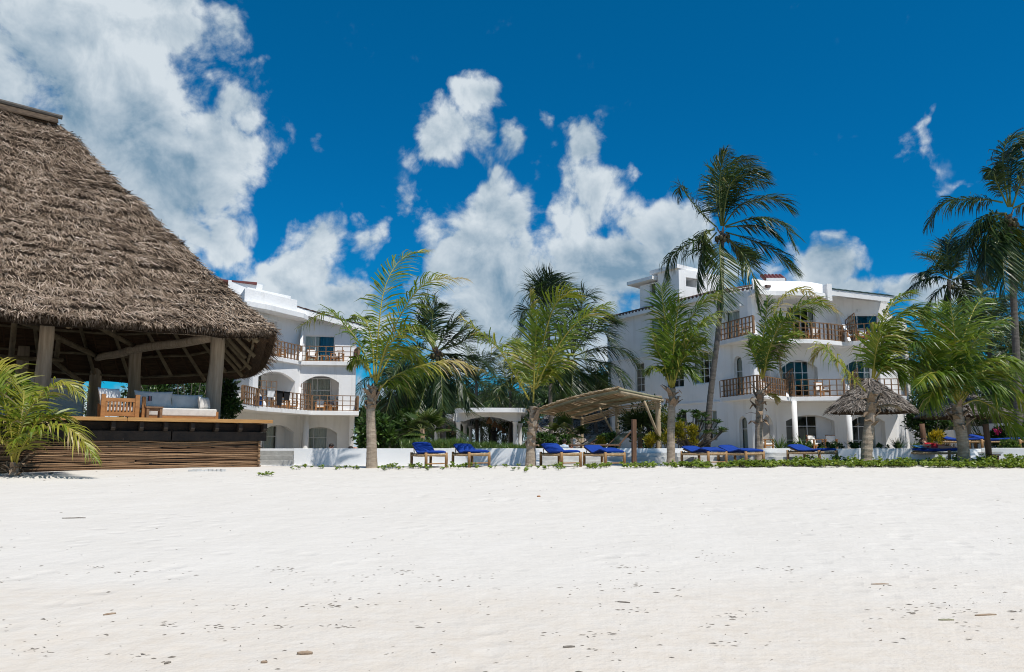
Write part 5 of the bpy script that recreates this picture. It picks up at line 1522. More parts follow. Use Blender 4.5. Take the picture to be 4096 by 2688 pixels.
palm('coconut_palm', 'dark coconut palm with long arching fronds touching the gable wall', 49.5, [(2282, 1790), (2284, 1620), (2286, 1440)], (.22, .18), [
    ((1000, 690), (1180, 630), (1350, 640), (1490, 770), {'droop': 1.0}), ((1000, 705), (1150, 720), (1290, 770), (1385, 890), {'droop': 1.0}), ((990, 690), (1100, 500), (1230, 430), (1320, 440)), ((970, 695), (800, 570), (650, 490), (555, 650), {'droop': .9}),
    ((965, 700), (830, 750), (710, 900), (640, 1110), {'droop': .6}), ((990, 680), (950, 490), (910, 330)), ((985, 690), (1080, 570), (1200, 500), (1275, 580)), ((985, 720), (1060, 840), (1110, 980), {'droop': .6}), ((975, 720), (920, 860), (900, 1000), {'droop': .5}), ((990, 715), (1130, 810), (1230, 900), (1300, 960)),
    ((980, 690), (1020, 480), (1080, 260), (1150, 260)), ((970, 700), (860, 640), (740, 680), (640, 820)), ((985, 720), (990, 860), (980, 1010), {'dz': -.4}), ((970, 710), (880, 800), (830, 950), {'dz': -.4}), ((975, 690), (850, 450), (720, 370), (620, 420)), ((990, 690), (1060, 420), (1180, 360), (1290, 440)),
], c5, m='leaf_palm', rm='rachis_dark', bark='bark_tall', L=1.15, n=54, tint=.28, seed=12, base_z=tz(2282, 41), nuts=8, boot_h=.4, boot_r=.2, r0=.045)
palm('coconut_palm', 'taller dark coconut palm whose top tuft rises over the arching one', 54.0, [(2205, 1790), (2200, 1500), (2190, 1260)], (.2, .15), [
    ((810, 400), (800, 260), (790, 160), (800, 90)), ((815, 400), (850, 220), (880, 140), (950, 190)), ((805, 400), (740, 260), (710, 200), (680, 260)), ((815, 400), (900, 260), (960, 210), (1000, 300)), ((810, 400), (830, 200), (850, 100)), ((800, 410), (700, 350), (630, 360), (600, 460)), ((820, 410), (930, 330), (1010, 340), (1060, 420)), ((800, 420), (740, 500), (700, 640)), ((825, 420), (900, 520), (920, 640)), ((810, 400), (770, 230), (750, 150), (720, 170))
], c5, m='leaf_palm', rm='rachis_dark', bark='bark_tall', L=1.15, n=46, tint=.2, seed=13, base_z=tz(2205, 41), r0=.045)
# --- palms further back in the garden
BG = [(1640, 1600, 260, 44, 'small dark palm between the laundry hotel and the broad palm', 1648), (1905, 1520, 330, 62, 'distant palm rising behind the white pavilion roof', 1910),
      (2040, 1560, 290, 60, 'distant palm beside the upright young palm, behind the pavilion', 2045), (2380, 1560, 330, 55, 'low palm behind the pole pergola', 2385),
      (1560, 1500, 250, 60, 'far palm beside the laundry hotel wall', 1555), (3960, 1300, 330, 44, 'shaded palm under the garden-edge palm head', 3965), (4080, 1420, 330, 40, 'low shaded palm at the beige wall', 4085), (3700, 1480, 260, 52, 'far palm behind the hotel corner', 3705), (3880, 1330, 300, 50, 'dark palm between the shaded palm and the hotel', 3885), (4020, 1560, 280, 44, 'low dark palm over the far sunshade', 4010),
      (1840, 1640, 260, 66, 'low far palm seen through the pavilion columns', 1842), (2060, 1700, 220, 68, 'low far palm seen through the right pavilion arch', 2062), (1960, 1400+230, 240, 72, 'furthest palm behind the pavilion', 1962)]
for i, (x, y, r, D_, lab, bx_) in enumerate(BG):
    palm('coconut_palm', lab, D_, [(bx_, 1790), ((bx_ + x) / 2, (1790 + y) / 2), (x, y)], (.19, .14), auto_fronds((x, y), r, 15, 40 + i, D_), ident, m='leaf_palm', rm='rachis_dark', bark='bark_tall', L=.95, n=40, tint=.30 if i != 7 else .4, droop=.75, seed=20 + i, base_z=tz(bx_, D_), r0=.045, w=.05)
# ================================================================ pavilion
def on_sand(px, py):
    """point where the photo's sight line meets the sand"""
    d = ray(px, py); t = 2.0
    while t < 60:
        p = V((d.x * t, d.y * t, EYE + d.z * t))
        if p.z <= sandz(p.x, p.y): return p
        t += .03
    return p
pv = thing('pavilion', 'white open pavilion with arches and round columns behind the hedge', 'pavilion', (wp(1950, 55).x, 55, TERR_L))
PZ = zat(1950, 1652, 50); CZ = zat(1833, 1684, 50); PT = zat(1950, 1634, 50)
fp = Panel(wp(1824, 50), wp(2070, 50)); wall_panel(pv, fp, CZ, PZ, [(.42, fp.len - .42, CZ, zat(1950, 1667, 50), .30)], .3, 'arch_beam', 'plaster_old')
# arch opening goes down to the capitals, so the beam is open between them
for (a, b, D0, D1) in ((1830, 1896, 50.3, 72), (2064, 2030, 50.3, 72)):
    sp = Panel(wp(a, D0), wp(b, D1)); n_ = 4; L_ = sp.len / n_
    wall_panel(pv, sp, CZ, PZ, [(k * L_ + .15, (k + 1) * L_ - .15, CZ, CZ + .28, .25) for k in range(n_)], .3, 'arch_beam', 'plaster_old')
bp = Panel(wp(1896, 72), wp(2031, 72)); wall_panel(pv, bp, CZ, PZ, [(.4, bp.len - .4, CZ, CZ + .3, .25)], .3, 'arch_beam', 'plaster_old')
roofp = [wp(1818, 50.4), wp(1852, 49.3), wp(1900, 49.15), wp(1960, 49.1), wp(2100, 49.3), wp(2113, 50.8), wp(2060, 74), wp(1880, 74)]
slab(pv, roofp, PZ, PT, 'roof_slab', 'plaster')
slab(pv, [wp(1700, 54), wp(1826, 51), wp(1885, 70), wp(1740, 70)], PZ - .3, PT - .3, 'roof_slab', 'plaster_old')
mb = MB(); mb.prism([(p.x, p.y, TERR_L - .02) for p in (wp(1815, 49.9), wp(2080, 49.9), wp(2040, 74), wp(1885, 74))], (0, 0, .22)); mb.build('floor', 'concrete_pale', pv)
def column(px, D_):
    p = wp(px, D_); z0 = TERR_L + .2; h = CZ - z0
    mb = MB(); mb.lathe((p.x, p.y, z0), [(.17, 0), (.17, .12), (.135, .14), (.13, h * .5), (.125, h - .2), (.15, h - .17), (.15, h - .12), (.18, h - .09), (.18, h)], 18); mb.build('column', 'plaster_old', pv, True)
for px, D_ in ((1833, 50.15), (2061, 50.15), (1859, 56), (2080, 55), (1882, 62), (1907, 68), (1926, 72), (2046, 62), (2038, 68), (1745, 54), (1760, 62)): column(px, D_)
mat('basket', (.20, .115, .05), (.12, .065, .03), 30, .8, .6, 60)
for i, (px, y0, y1, D_, lab) in enumerate(((1957, 1669, 1695, 52, 'woven bell lampshade hanging highest under the front arch'), (1979, 1683, 1711, 54, 'woven bell lampshade right above the dark-clad person'), (2000, 1696, 1723, 57, 'woven bell lampshade just beyond the person in the pavilion'), (2016, 1711, 1733, 61, 'woven bell lampshade furthest back in the pavilion'),
                                 (1795, 1701, 1727, 52, 'woven bell lampshade under the low side roof left of the pavilion'), (1817, 1714, 1738, 56, 'woven bell lampshade touching the front pavilion column in view'), (1781, 1706, 1728, 57, 'woven bell lampshade half hidden by the broad palm'))):
    zt_, zb_ = zat(px, y0, D_), zat(px, y1, D_); h = zt_ - zb_; p = wp(px, D_)
    L_ = thing('pendant_lamp', lab, 'lamp', (p.x, p.y, zb_))
    mb = MB(); mb.lathe((p.x, p.y, zb_), [(h * .48, 0), (h * .47, h * .2), (h * .38, h * .5), (h * .24, h * .7), (h * .13, h * .8), (h * .13, h), (h * .11, h), (h * .11, h * .8), (h * .44, .02)], 18, False); mb.build('shade', 'basket', L_, True)
    mb = MB(); mb.tube([(p.x, p.y, zt_), (p.x, p.y, PZ - (.0 if px > 1830 else .3))], .012, 5); mb.build('cord', 'dark_beam', L_)

# ================================================================ low thatched roof behind the pergola
ramp_mat('thatch_pale', [(.14, .12, .11), (.30, .27, .25), (.46, .42, .39), (.6, .56, .52)], .9, .0, .1, .25, 1.2)
th = thing('thatched_cabin', 'low grey-thatched cabin behind the pole pergola', 'cabin', (wp(2330, 58).x, 58, TERR_L))
tE = [W(2080, 1800, 53), W(2560, 1800, 53), W(2560, 1790, 64), W(2080, 1790, 64)]
tR = [W(2200, 1640, 58), W(2470, 1640, 58), W(2470, 1640, 58.5), W(2200, 1640, 58.5)]
def cabS(t, v):
    k = int(t) % 4; f = t - int(t); return tE[k].lerp(tE[(k + 1) % 4], f).lerp(tR[k].lerp(tR[(k + 1) % 4], f), v)
vs_ = [cabS(t, v) - V((0, 0, .05)) for v in (0, 1) for t in (0, 1, 2, 3)]
cr_ = make_obj('roof', np.array([tuple(p) for p in vs_]), [(0, 1, 5, 4), (1, 2, 6, 5), (2, 3, 7, 6), (3, 0, 4, 7), (4, 5, 6, 7), (3, 2, 1, 0)], 'thatch_body', th)
thatch_rows('thatch', cabS, (0, 1), (0, .99), 26, 34, .35, .06, 'thatch_pale', cr_, 8, spread=.8)
for px in (2200, 2290, 2420): 
    p = wp(px, 52.5); mb = MB(); mb.lathe((p.x, p.y, TERR_L), [(.2, 0), (.2, 1.15)], 12); mb.build('column', 'plaster', th, True)
mb = MB(); mb.box((wp(2330, 58).x, 58.5, 1.05), (6, 6, .3)); mb.build('wall', 'plaster_old', th)

# ================================================================ pole pergola
pg = thing('pergola', 'pole pergola with slanting roof of thin sticks and diagonal braces', 'pergola', (wp(2480, 40).x, 40, TERR))
FR, BR, BL, FL = W(2475, 1560, 33.5), W(2646, 1596, 35.4), W(2328, 1668, 48), W(2150, 1643, 46)
def pgS(u, v):      # u from near to far, v from front to back edge
    p = FR.lerp(FL, u).lerp(BR.lerp(BL, u), v); p.z -= .35 * math.sin(v * math.pi * .5) * (1 - v) - .12 * math.sin(u * math.pi); return p
rg = random.Random(31)
mat('stick', (.36, .26, .16), (.20, .13, .08), 3, .85, .4, 20, tint=[(.24, .15, .085), (.40, .28, .165), (.54, .41, .26), (.66, .54, .38)])
for k in range(175):
    u = k / 174; v0 = rg.uniform(-.03, .0); v1 = rg.uniform(.98, 1.04)
    mb = MB(); mb.tube([pgS(u + rg.uniform(-.004, .004), v) + V((0, 0, .10 + rg.uniform(-.015, .02))) for v in (v0, .35, .7, v1)], rg.uniform(.022, .034), 5); mb.tint = [rg.uniform(.15, 1)] * len(mb.v)
    mb.build('stick', 'stick', pg)
def pole(a, b, r, m='pole_pale', name='beam', sag=0.0):
    a, b = V(a), V(b); mb = MB(); mb.tube([a, a.lerp(b, .33) + V((0, 0, sag)), a.lerp(b, .66) + V((0, 0, sag * .7)), b], [r, r * .97, r * .95, r * .92], 9, True, .02, rg); return mb.build(name, m, pg, True)
posts = [wp(2636, 35.5), wp(2471, 41), wp(2329, 48)]
for k, p in enumerate(posts):
    u = (0.0, .44, 1.0)[k]
    top = pgS(u, .97); log_post(pg, (p.x, p.y, TERR - .2), (p.x, p.y, top.z - .02), (.125, .115, .095)[k], 'post', 'pole_pale', 40 + k)
    pole(pgS(u, 1.02) - V((0, 0, .08)), pgS(u, .02) - V((0, 0, .06)), .085, 'pole_pale')
    pole((p.x, p.y, TERR + (.62, .5, .35)[k]), pgS(u, .58 if k == 0 else .5) - V((0, 0, .14)), .06, 'pole_pale', 'brace')
for u0, u1 in ((0, .46), (.44, 1)): pole(pgS(u0, .03) - V((0, 0, .02)), pgS(u1, .03) - V((0, 0, .02)), .07, 'pole_green')
for v in (.36, .66):
    for u0, u1 in ((.02, .45), (.43, .98)): pole(pgS(u0, v) + V((0, 0, .01)), pgS(u1, v) + V((0, 0, .01)), .055, 'pole_green', sag=-.03)
pole(pgS(0, 0) + V((0, -.05, .03)), pgS(0, 1.0) + V((0, -.05, .03)), .06, 'pole_green')
for j in range(5):
    for a, b in ((0, 1), (1, 2)):
        pa, pb = posts[a], posts[b]; ua, ub = (0, .44, 1)[a], (0, .44, 1)[b]
        za, zb_ = pgS(ua, 1).z - .06 - .085 * j, pgS(ub, 1).z - .06 - .085 * j
        mb = MB(); d_ = (V((pb.x, pb.y, zb_)) - V((pa.x, pa.y, za))).normalized() * .25
        mb.tube([V((pa.x, pa.y - .1, za)) - d_, V(((pa.x + pb.x) / 2, (pa.y + pb.y) / 2 - .1, (za + zb_) / 2 - rg.uniform(.02, .10))), V((pb.x, pb.y - .1, zb_)) + d_], .032, 6); mb.tint = [rg.uniform(.5, 1)] * len(mb.v); mb.build('stick', 'stick', pg, True)

# ================================================================ free-standing posts
mat('post_red', (.16, .085, .05), (.09, .05, .03), 3, .85, .5, 16, stretch=(4, 4, .5))
def stand_post(px, D_, ytop, w, lab, m='post_red', base=None, rnd_=False):
    p = wp(px, D_); z0 = sandz(p.x, p.y) if base is None else base; z1 = zat(px, ytop, D_)
    mb = MB()
    if rnd_: mb.tube([(p.x, p.y, z0 - .3), (p.x + .02, p.y, (z0 + z1) / 2), (p.x - .02, p.y, z1)], [w / 2 * 1.05, w / 2, w / 2 * .95], 12, True, .04, random.Random(px))
    else: mb.box((p.x, p.y, (z0 - .3 + z1) / 2), (w, w, z1 - z0 + .3), .2, .012, .012)
    return tag(mb.build('wooden_post', m, None, rnd_, bevel=0 if rnd_ else .01), lab, 'post')
stand_post(2536, 28.2, 1678, .15, 'square wooden post standing in the sand before the pergola')
stand_post(3695, 33.0, 1695, .22, 'thick red-brown post behind the wall at the sunbather', base=TERR, rnd_=True)
po_ = stand_post(3951, 27.6, 1695, .2, 'thick red-brown post in the sand beside the small shelf', rnd_=True)
sh_ = thing('stool', 'small weathered wooden stool beside the thick post in the creeper', 'stool', (wp(3972, 27.5).x, 27.5, sandz(wp(3972, 27.5).x, 27.5)))
c = W(3972, 1820, 27.5); mb = MB(); mb.box((c.x, c.y, c.z), (.36, .28, .05), .2); mb.build('top', 'log', sh_); 
for a in (-.1, .1):
    mb = MB(); z0 = sandz(c.x, c.y); mb.box((c.x + a, c.y, (c.z + z0) / 2 - .03), (.06, .2, c.z - z0), .2); mb.build('leg', 'post_red', sh_)

# ================================================================ thatched sunshades
def sunshade(lab, px, D_, apex_y, eave_y, rpx, base, m, seed, pole_px):
    c = wp(px, D_); za, ze = zat(px, apex_y, D_), zat(px, eave_y, D_); r = rpx * D_ / FPX
    t = thing('sunshade', lab, 'parasol', (c.x, c.y, base))
    def S(tt, v):
        a = tt * math.pi * 2; rr = r * (1 - v); return V((c.x + math.cos(a) * rr, c.y + math.sin(a) * rr, ze + (za - ze) * (v ** .92)))
    n = 40; vs_ = [S(i / n, v) for v in (0, .5, 1) for i in range(n)]
    vs_ += [p - V((0, 0, .12)) for p in vs_[:n]] + [V((c.x, c.y, za - .25))]
    fs_ = []
    for j in range(2):
        for i in range(n): a, b = j * n + i, j * n + (i + 1) % n; fs_.append((a, b, b + n, a + n))
    for i in range(n): a, b = i, (i + 1) % n; fs_.append((b, a, 3 * n + a, 3 * n + b)); fs_.append((3 * n + b, 3 * n + a, 4 * n))
    rf = make_obj('roof', np.array([tuple(p) for p in vs_]), fs_, 'thatch_under', t)
    thatch_rows('thatch', S, (0, 1), (0, .97), 17, 55, .34, .042, m, rf, seed, spread=.45, lift=.28, wave=.02)
    for i in range(10):
        a = i * math.pi * .2; mb = MB(); mb.tube([(c.x + math.cos(a) * r * .92, c.y + math.sin(a) * r * .92, ze - .05), (c.x, c.y, za - .45)], .03, 6); mb.build('rib', 'pole_pale', t)
    for k in range(2):
        mb = MB(); rr = r * (.9, .5)[k]; mb.tube([(c.x + math.cos(a) * rr, c.y + math.sin(a) * rr, ze - .02 + (.12, .48)[k] * (za - ze)) for a in [i * math.pi / 12 for i in range(25)]], .025, 5); mb.build('hoop', 'pole_pale', t)
    log_post(t, (c.x, c.y, base - .2), (c.x, c.y, za - .3), .10, 'pole', 'post_wood', seed)
sunshade('conical thatched sunshade on a pole behind the windblown palm', 3492, 32.3, 1512, 1642, 150, TERR, 'thatch_old', 61, 0)
sunshade('shaded conical thatched sunshade over the two loungers on the terrace', 3880, 37.5, 1572, 1664, 168, TERR, 'thatch_old', 62, 0)

# ================================================================ loungers
def fabric(name, c1, c2):
    m = mat(name, c1, c2, 3.0, .85, .35, 9)
fabric('blue_fabric', (.003, .040, .270), (.002, .030, .215))
mat('rope', (.52, .36, .20), (.36, .235, .12), 12, .85, .7, 60, stretch=(1, 1, 1))
mat('bed_wood', (.37, .21, .09), (.22, .115, .045), 4, .7, .5, 25, stretch=(2, 2, .6))
mat('net', (.62, .60, .55), (.5, .47, .42), 10, .9)
def lounger(back, knee, seed):
    """rope bed with blue mattress: x across, -y towards the foot"""
    rg = random.Random(seed); t = thing('sun_lounger', '', 'sun lounger')
    hw, hl, sz = .36, .95, .40
    for x in (-hw, hw):
        for y in (-hl, hl):
            mb = MB(); h = .50; mb.tube([(x, y, -.06), (x + rg.uniform(-.01, .01), y, h * .5), (x, y, h)], [.05, .052, .05], 10, True, .03, rg); mb.build('leg', 'bed_wood', t, True)
        mb = MB(); nn = 40; mb.tube([(x, -hl + 1.9 * i / nn, sz - .012 * math.sin(i / nn * math.pi)) for i in range(nn + 1)], [.034 if i % 2 else .041 for i in range(nn + 1)], 8); mb.build('side_rail', 'rope', t)
    for y in (-hl, hl):
        mb = MB(); nn = 17; mb.tube([(-hw + 2 * hw * i / nn, y, sz + .02) for i in range(nn + 1)], [.042 if i % 2 else .05 for i in range(nn + 1)], 8); mb.build('end_rail', 'rope', t)
    mb = MB(); mb.tube([(-hw, -hl, .12), (hw, -hl, .13)], .022, 7); mb.build('stretcher', 'bed_wood', t)
    mb = MB()
    for i in range(22): y = -hl + .06 + i * .085; mb.bar((-hw, y, sz), (hw, y + .02, sz - .03), .022, .012)
    for i in range(8): x = -hw + .06 + i * .086; mb.bar((x, -hl, sz - .01), (x, hl * .98, sz - .02), .02, .012)
    mb.build('rope_webbing', 'rope', t)
    # raised back frame with netting
    y0, z0, y1, z1 = .22, sz + .02, .93, back - .05
    for x in (-hw + .05, hw - .05):
        mb = MB(); mb.tube([(x, y0, z0), (x, y1, z1)], .024, 7); mb.build('back_rail', 'bed_wood', t)
    mb = MB()
    for i in range(9): f = i / 8; mb.bar((-hw + .05, y0 + (y1 - y0) * f, z0 + (z1 - z0) * f), (hw - .05, y0 + (y1 - y0) * f, z0 + (z1 - z0) * f), .014, .014)
    for i in range(9): x = -hw + .05 + i * (2 * hw - .1) / 8; mb.bar((x, y0, z0), (x, y1, z1), .012, .012)
    mb.tube([(-hw + .05, y1, z1), (hw - .05, y1, z1)], .026, 7); mb.build('back_netting', 'net', t)
    for x in (-hw + .06, hw - .06):
        mb = MB(); mb.tube([(x, .80, sz), (x, .86, z1 - .08)], .018, 6); mb.build('prop', 'bed_wood', t)
    # mattress follows back, seat and, on some, a lifted knee
    prof = [(.98, back), (.72, .47 + (back - .47) * .62), (.45, .47 + (back - .47) * .22), (.20, .455), (-.15, .46 + knee * .55), (-.42, .47 + knee), (-.70, .48 + knee * .55), (-.98, .49)]
    C = spline([V((0, a, b)) for a, b in prof], 30); th_ = .085; nx = 8; vs_ = []
    for top in (1, 0):
        for i, p in enumerate(C):
            d_ = (C[min(i + 1, 29)] - C[max(i - 1, 0)]).normalized(); nv = V((0, d_.z, -d_.y)); 
            if nv.z < 0: nv = -nv
            for j in range(nx + 1):
                u = j / nx * 2 - 1; e = (1 - abs(u) ** 6) * .5 + .5
                off = (th_ * e if top else .012 * (1 - e)) + (.012 * mnoise.noise(V((u * 2, p.y * 3, seed))) if top else 0)
                vs_.append(V((u * .345 * (1 + .02 * mnoise.noise(V((p.y * 4, u, seed + 3)))), p.y, p.z)) + nv * off)
    n0 = 30 * (nx + 1); fs_ = []
    for s_ in (0, 1):
        for i in range(29):
            for j in range(nx):
                a = s_ * n0 + i * (nx + 1) + j; f = (a, a + 1, a + nx + 2, a + nx + 1); fs_.append(f if s_ else f[::-1])
    for i in range(29):
        for j in (0, nx):
            a = i * (nx + 1) + j; b = a + nx + 1; fs_.append((a, b, b + n0, a + n0) if j == 0 else (b, a, a + n0, b + n0))
    for i in (0, 29):
        for j in range(nx):
            a = i * (nx + 1) + j; fs_.append((a, a + 1, a + 1 + n0, a + n0) if i == 0 else (a + 1, a, a + n0, a + 1 + n0))
    make_obj('mattress', np.array([tuple(p) for p in vs_]), fs_, 'blue_fabric', t, True)
    return t
LG = 'rope sun loungers with blue mattresses'
LOUNGE = [(1745, 27.6, 22, .86, .0, 'blue rope lounger with steep back beside the ragged palm, first past the long wall'), (1917, 27.7, 21, .78, .03, 'blue rope lounger with sagging mattress between its twin and the upright young palm'),
          (2284, 28.0, 20, .80, .0, 'blue rope lounger by the stair cheek, right of the upright young palm'), (2459, 28.2, 18, .74, .10, 'blue rope lounger with lifted knee beside the square post'),
          (2868, 28.7, 17, .68, .10, 'blue rope lounger right beside the bushy palm trunk'), (3018, 28.9, 16, .72, .06, 'blue rope lounger in front of the wilting palm'),
          (3310, 28.9, 15, .70, .0, 'blue rope lounger alone between two palms before the porch stair'), (3830, 28.0, 13, .56, .0, 'blue rope lounger carrying the sunbather')]
LOBJ = []
for i, (px, D_, th_, back, knee, lab) in enumerate(LOUNGE):
    o = lounger(back - .06, knee, i); f = wp(px, D_); ax = V((math.sin(R(th_)), -math.cos(R(th_)))); c = f - ax * .95
    zc = min(sandz(c.x, c.y), sandz(f.x, f.y)) + .015
    place(o, (c.x, c.y, zc), R(th_), None, lab, LG); LOBJ.append(o)
for px, D_, th_, lab in ((3845, 34.2, 40, 'blue lounger on the terrace in the shade of the far sunshade'), (3990, 34.0, 42, 'blue lounger on the terrace beyond the thick post')):
    o = copy_tree(LOBJ[6]); p = wp(px, D_); place(o, (p.x, p.y, TERR + .01), R(th_), None, lab, LG)
# grey canvas deck chairs under the pergola
mat('canvas', (.30, .32, .28), (.22, .24, .21), 2, .9, .3, 40)
def deck_chair(px, D_, rz, lab, h=.75):
    p = wp(px, D_); t = thing('deck_lounger', lab, 'lounge chair', (p.x, p.y, TERR)); M = Matrix.Rotation(rz, 3, 'Z')
    def T(x, y, z): return M @ V((x, y, z)) + V((p.x, p.y, TERR))
    mb = MB()
    for k in range(12): f = k / 11; mb.bar(T(-.32, .25 + .62 * f, .30 + h * f), T(.32, .25 + .62 * f, .30 + h * f), .05, .02)
    mb.build('backrest', 'canvas', t); mb = MB()
    for k in range(14): mb.bar(T(-.32, .2 - .1 * k, .30), T(.32, .2 - .1 * k, .30), .08, .02)
    mb.build('seat', 'canvas', t)
    for x in (-.34, .34):
        mb = MB(); mb.bar(T(x, .22, .28), T(x, .9, .30 + h), .04, .05); mb.build('back_rail', 'post_red', t)
        mb = MB(); mb.bar(T(x, .3, .27), T(x, -1.15, .27), .04, .06); mb.build('side_rail', 'post_red', t)
        for y in (.25, -1.1): mb = MB(); mb.bar(T(x, y, 0), T(x, y, .26), .05, .05); mb.build('leg', 'post_red', t)
deck_chair(2440, 34.5, -1.0, 'grey slatted deck lounger with raised back before the pergola post', .55)
deck_chair(2320, 36.5, -1.1, 'grey slatted deck lounger lying low next to the crowd under the pergola', .35)
deck_chair(2382, 37.5, -1.0, 'grey slatted deck lounger behind the dark-haired bather', .5)

# ================================================================ far right: garden wall and beige house
gw = thing('garden_wall', 'stepped white garden wall behind the terrace loungers', 'wall', (wp(3850, 43).x, 43, TERR))
for (xa, Da, xb, Db, y) in ((3640, 47, 3822, 44, 1722), (3824, 44, 3960, 42, 1706), (3962, 42, 4200, 38, 1690)):
    a, b = wp(xa, Da), wp(xb, Db); wall_seg(gw, a, b, TERR - .1, zat((xa + xb) / 2, y, (Da + Db) / 2))
hb_ = thing('house', 'beige single-storey house with dark overhanging roof beyond the garden wall', 'house', (wp(4050, 52).x, 52, TERR))
mat('beige', (.55, .42, .26), (.47, .35, .21), 1.0, .85, .3, 30, obj_space=False)
c = wp(4080, 52); mb = MB(); mb.box((c.x, 54, 2.3), (6.0, 4, 2.3)); mb.build('wall', 'beige', hb_)
mb = MB(); mb.box((c.x - .5, 53.5, 4.2), (8.5, 6.5, .35)); mb.build('roof', 'tile_dark', hb_)
for dx in (-2.4, -.6, 1.2):
    mb = MB(); mb.box((c.x + dx, 51.97, 2.7), (.9, .08, 1.0)); w_ = mb.build('window', 'frame_white', hb_); mb = MB(); mb.box((c.x + dx, 51.91, 2.7), (.74, .03, .84)); mb.build('pane', 'room_dark', w_)
for dx in (-3.9, 2.9): mb = MB(); mb.box((c.x + dx, 51, 2.7), (.25, .25, 2.65)); mb.build('post', 'post_red', hb_)
# ================================================================ leafy plants
class Leaves:
    """oval, slightly cupped leaves (six corners) gathered in one mesh"""
    def __init__(s): s.P = []; s.D = []; s.N = []; s.L = []; s.w = []; s.T = []
    def add(s, p, d, n, L, w, t):
        s.P.append(tuple(p)); s.D.append(tuple(d)); s.N.append(tuple(n)); s.L.append(L); s.w.append(w); s.T.append(t)
    def build(s, name, m, parent=None):
        P, D_ = np.array(s.P), nrm(np.array(s.D)); N = np.array(s.N); L, w = np.array(s.L)[:, None], np.array(s.w)[:, None]
        S = nrm(np.cross(D_, N)); N = np.cross(S, D_)
        cols = [P, P + D_ * L * .33 + S * w * .5 + N * w * .12, P + D_ * L * .72 + S * w * .42 + N * w * .06, P + D_ * L - N * L * .08, P + D_ * L * .72 - S * w * .42 + N * w * .06, P + D_ * L * .33 - S * w * .5 + N * w * .12]
        vs = np.stack(cols, 1).reshape(-1, 3); b = (np.arange(len(P)) * 6)[:, None]
        fs = np.concatenate([b + np.array([[0, 1, 2, 3]]), b + np.array([[0, 3, 4, 5]])], 0)
        return make_obj(name, vs, fs, m, parent, tint=np.repeat(np.array(s.T), 6))
def rdir(rg):
    while True:
        v = V((rg.uniform(-1, 1), rg.uniform(-1, 1), rg.uniform(-1, 1)))
        if .05 < v.length < 1: return v.normalized()
def bush(name, label, cat, px, py, D_, rx, ry, base, nclump=26, per=60, m='leaf_bush', L=.16, w=.08, tint=.4, depth=None, seed=0, upr=.3, stems=True, group=None, clr=.33):
    """shrub or small tree: stems and a crown of leaf clumps with gaps between them"""
    rg = random.Random(seed); c = W(px, py, D_); k = D_ / FPX; RX, RZ = rx * k, ry * k; RY = depth or RX * .8
    t = thing(name, label, cat, (c.x, c.y, base), group); lv = Leaves(); tips = []
    for i in range(nclump):
        d = rdir(rg); f = rg.uniform(.35, 1) ** .6; q_ = c + V((d.x * RX * f, d.y * RY * f, d.z * RZ * f)); tips.append(q_)
        cr = min(RX, RZ) * clr * rg.uniform(.7, 1.3); tb = tint + rg.uniform(-.12, .12)
        for j in range(per):
            e = rdir(rg); p = q_ + e * cr * rg.random() ** .5
            dd = (e + V((0, 0, upr)) + rdir(rg) * .5).normalized(); nn = (V((0, 0, 1)) + rdir(rg) * .8)
            lv.add(p, dd, nn, L * rg.uniform(.6, 1.25), w * rg.uniform(.7, 1.2), min(1, max(0, tb + rg.gauss(0, .1))))
    lv.build('crown', m, t)
    if stems:
        mb = MB(); b0 = V((c.x, c.y, base - .1))
        for i, q_ in enumerate(tips[:max(4, nclump // 3)]):
            mid = b0.lerp(q_, .5) + V((rg.uniform(-.1, .1), rg.uniform(-.1, .1), .1 * RZ)); mb.tube([b0 + V((rg.uniform(-.1, .1), rg.uniform(-.1, .1), 0)), mid, q_], [max(.02, RZ * .035), max(.014, RZ * .022), .008], 6)
        mb.build('trunk', 'bark_tall', t, True)
    return t
def frangipani(label, px, py, D_, rx, ry, base, n=30, seed=0, L=.30, flowers=0, tint=.35):
    rg = random.Random(seed); c = W(px, py, D_); k = D_ / FPX; RX, RZ = rx * k, ry * k
    t = thing('frangipani_tree', label, 'tree', (c.x, c.y, base)); lv = Leaves(); mb = MB(); b0 = V((c.x, c.y, base - .1)); fl = Leaves()
    for i in range(n):
        d = rdir(rg); d.z = abs(d.z) * 1.2 - .35; q_ = c + V((d.x * RX, d.y * RX * .8, d.z * RZ))
        f1 = b0.lerp(q_, .35) + V((rg.uniform(-.15, .15), rg.uniform(-.15, .15), .05)); f2 = b0.lerp(q_, .75) + V((0, 0, -.12 * RZ))
        mb.tube([b0 + V((rg.uniform(-.05, .05), 0, 0)), f1, f2, q_], [.05, .038, .026, .018], 6)
        ax = (q_ - f2).normalized()
        for j in range(13):
            a = j * 2.4; e = (V((math.cos(a), math.sin(a), rg.uniform(-.1, .7))) + ax * .3).normalized()
            lv.add(q_ - ax * .06 * rg.random(), e, V((0, 0, 1)) + rdir(rg) * .3, L * rg.uniform(.7, 1.15), L * .30, min(1, max(0, tint + rg.gauss(0, .12))))
        if rg.random() < flowers:
            for j in range(5): fl.add(q_ + V((0, 0, .06)), V((math.cos(j * 1.26), math.sin(j * 1.26), .5)), (0, 0, 1), .09, .06, .5)
    lv.build('crown', 'leaf_bush', t); mb.build('trunk', 'bark_tall', t, True)
    if fl.P: fl.build('blossom', 'white_cloth', t)
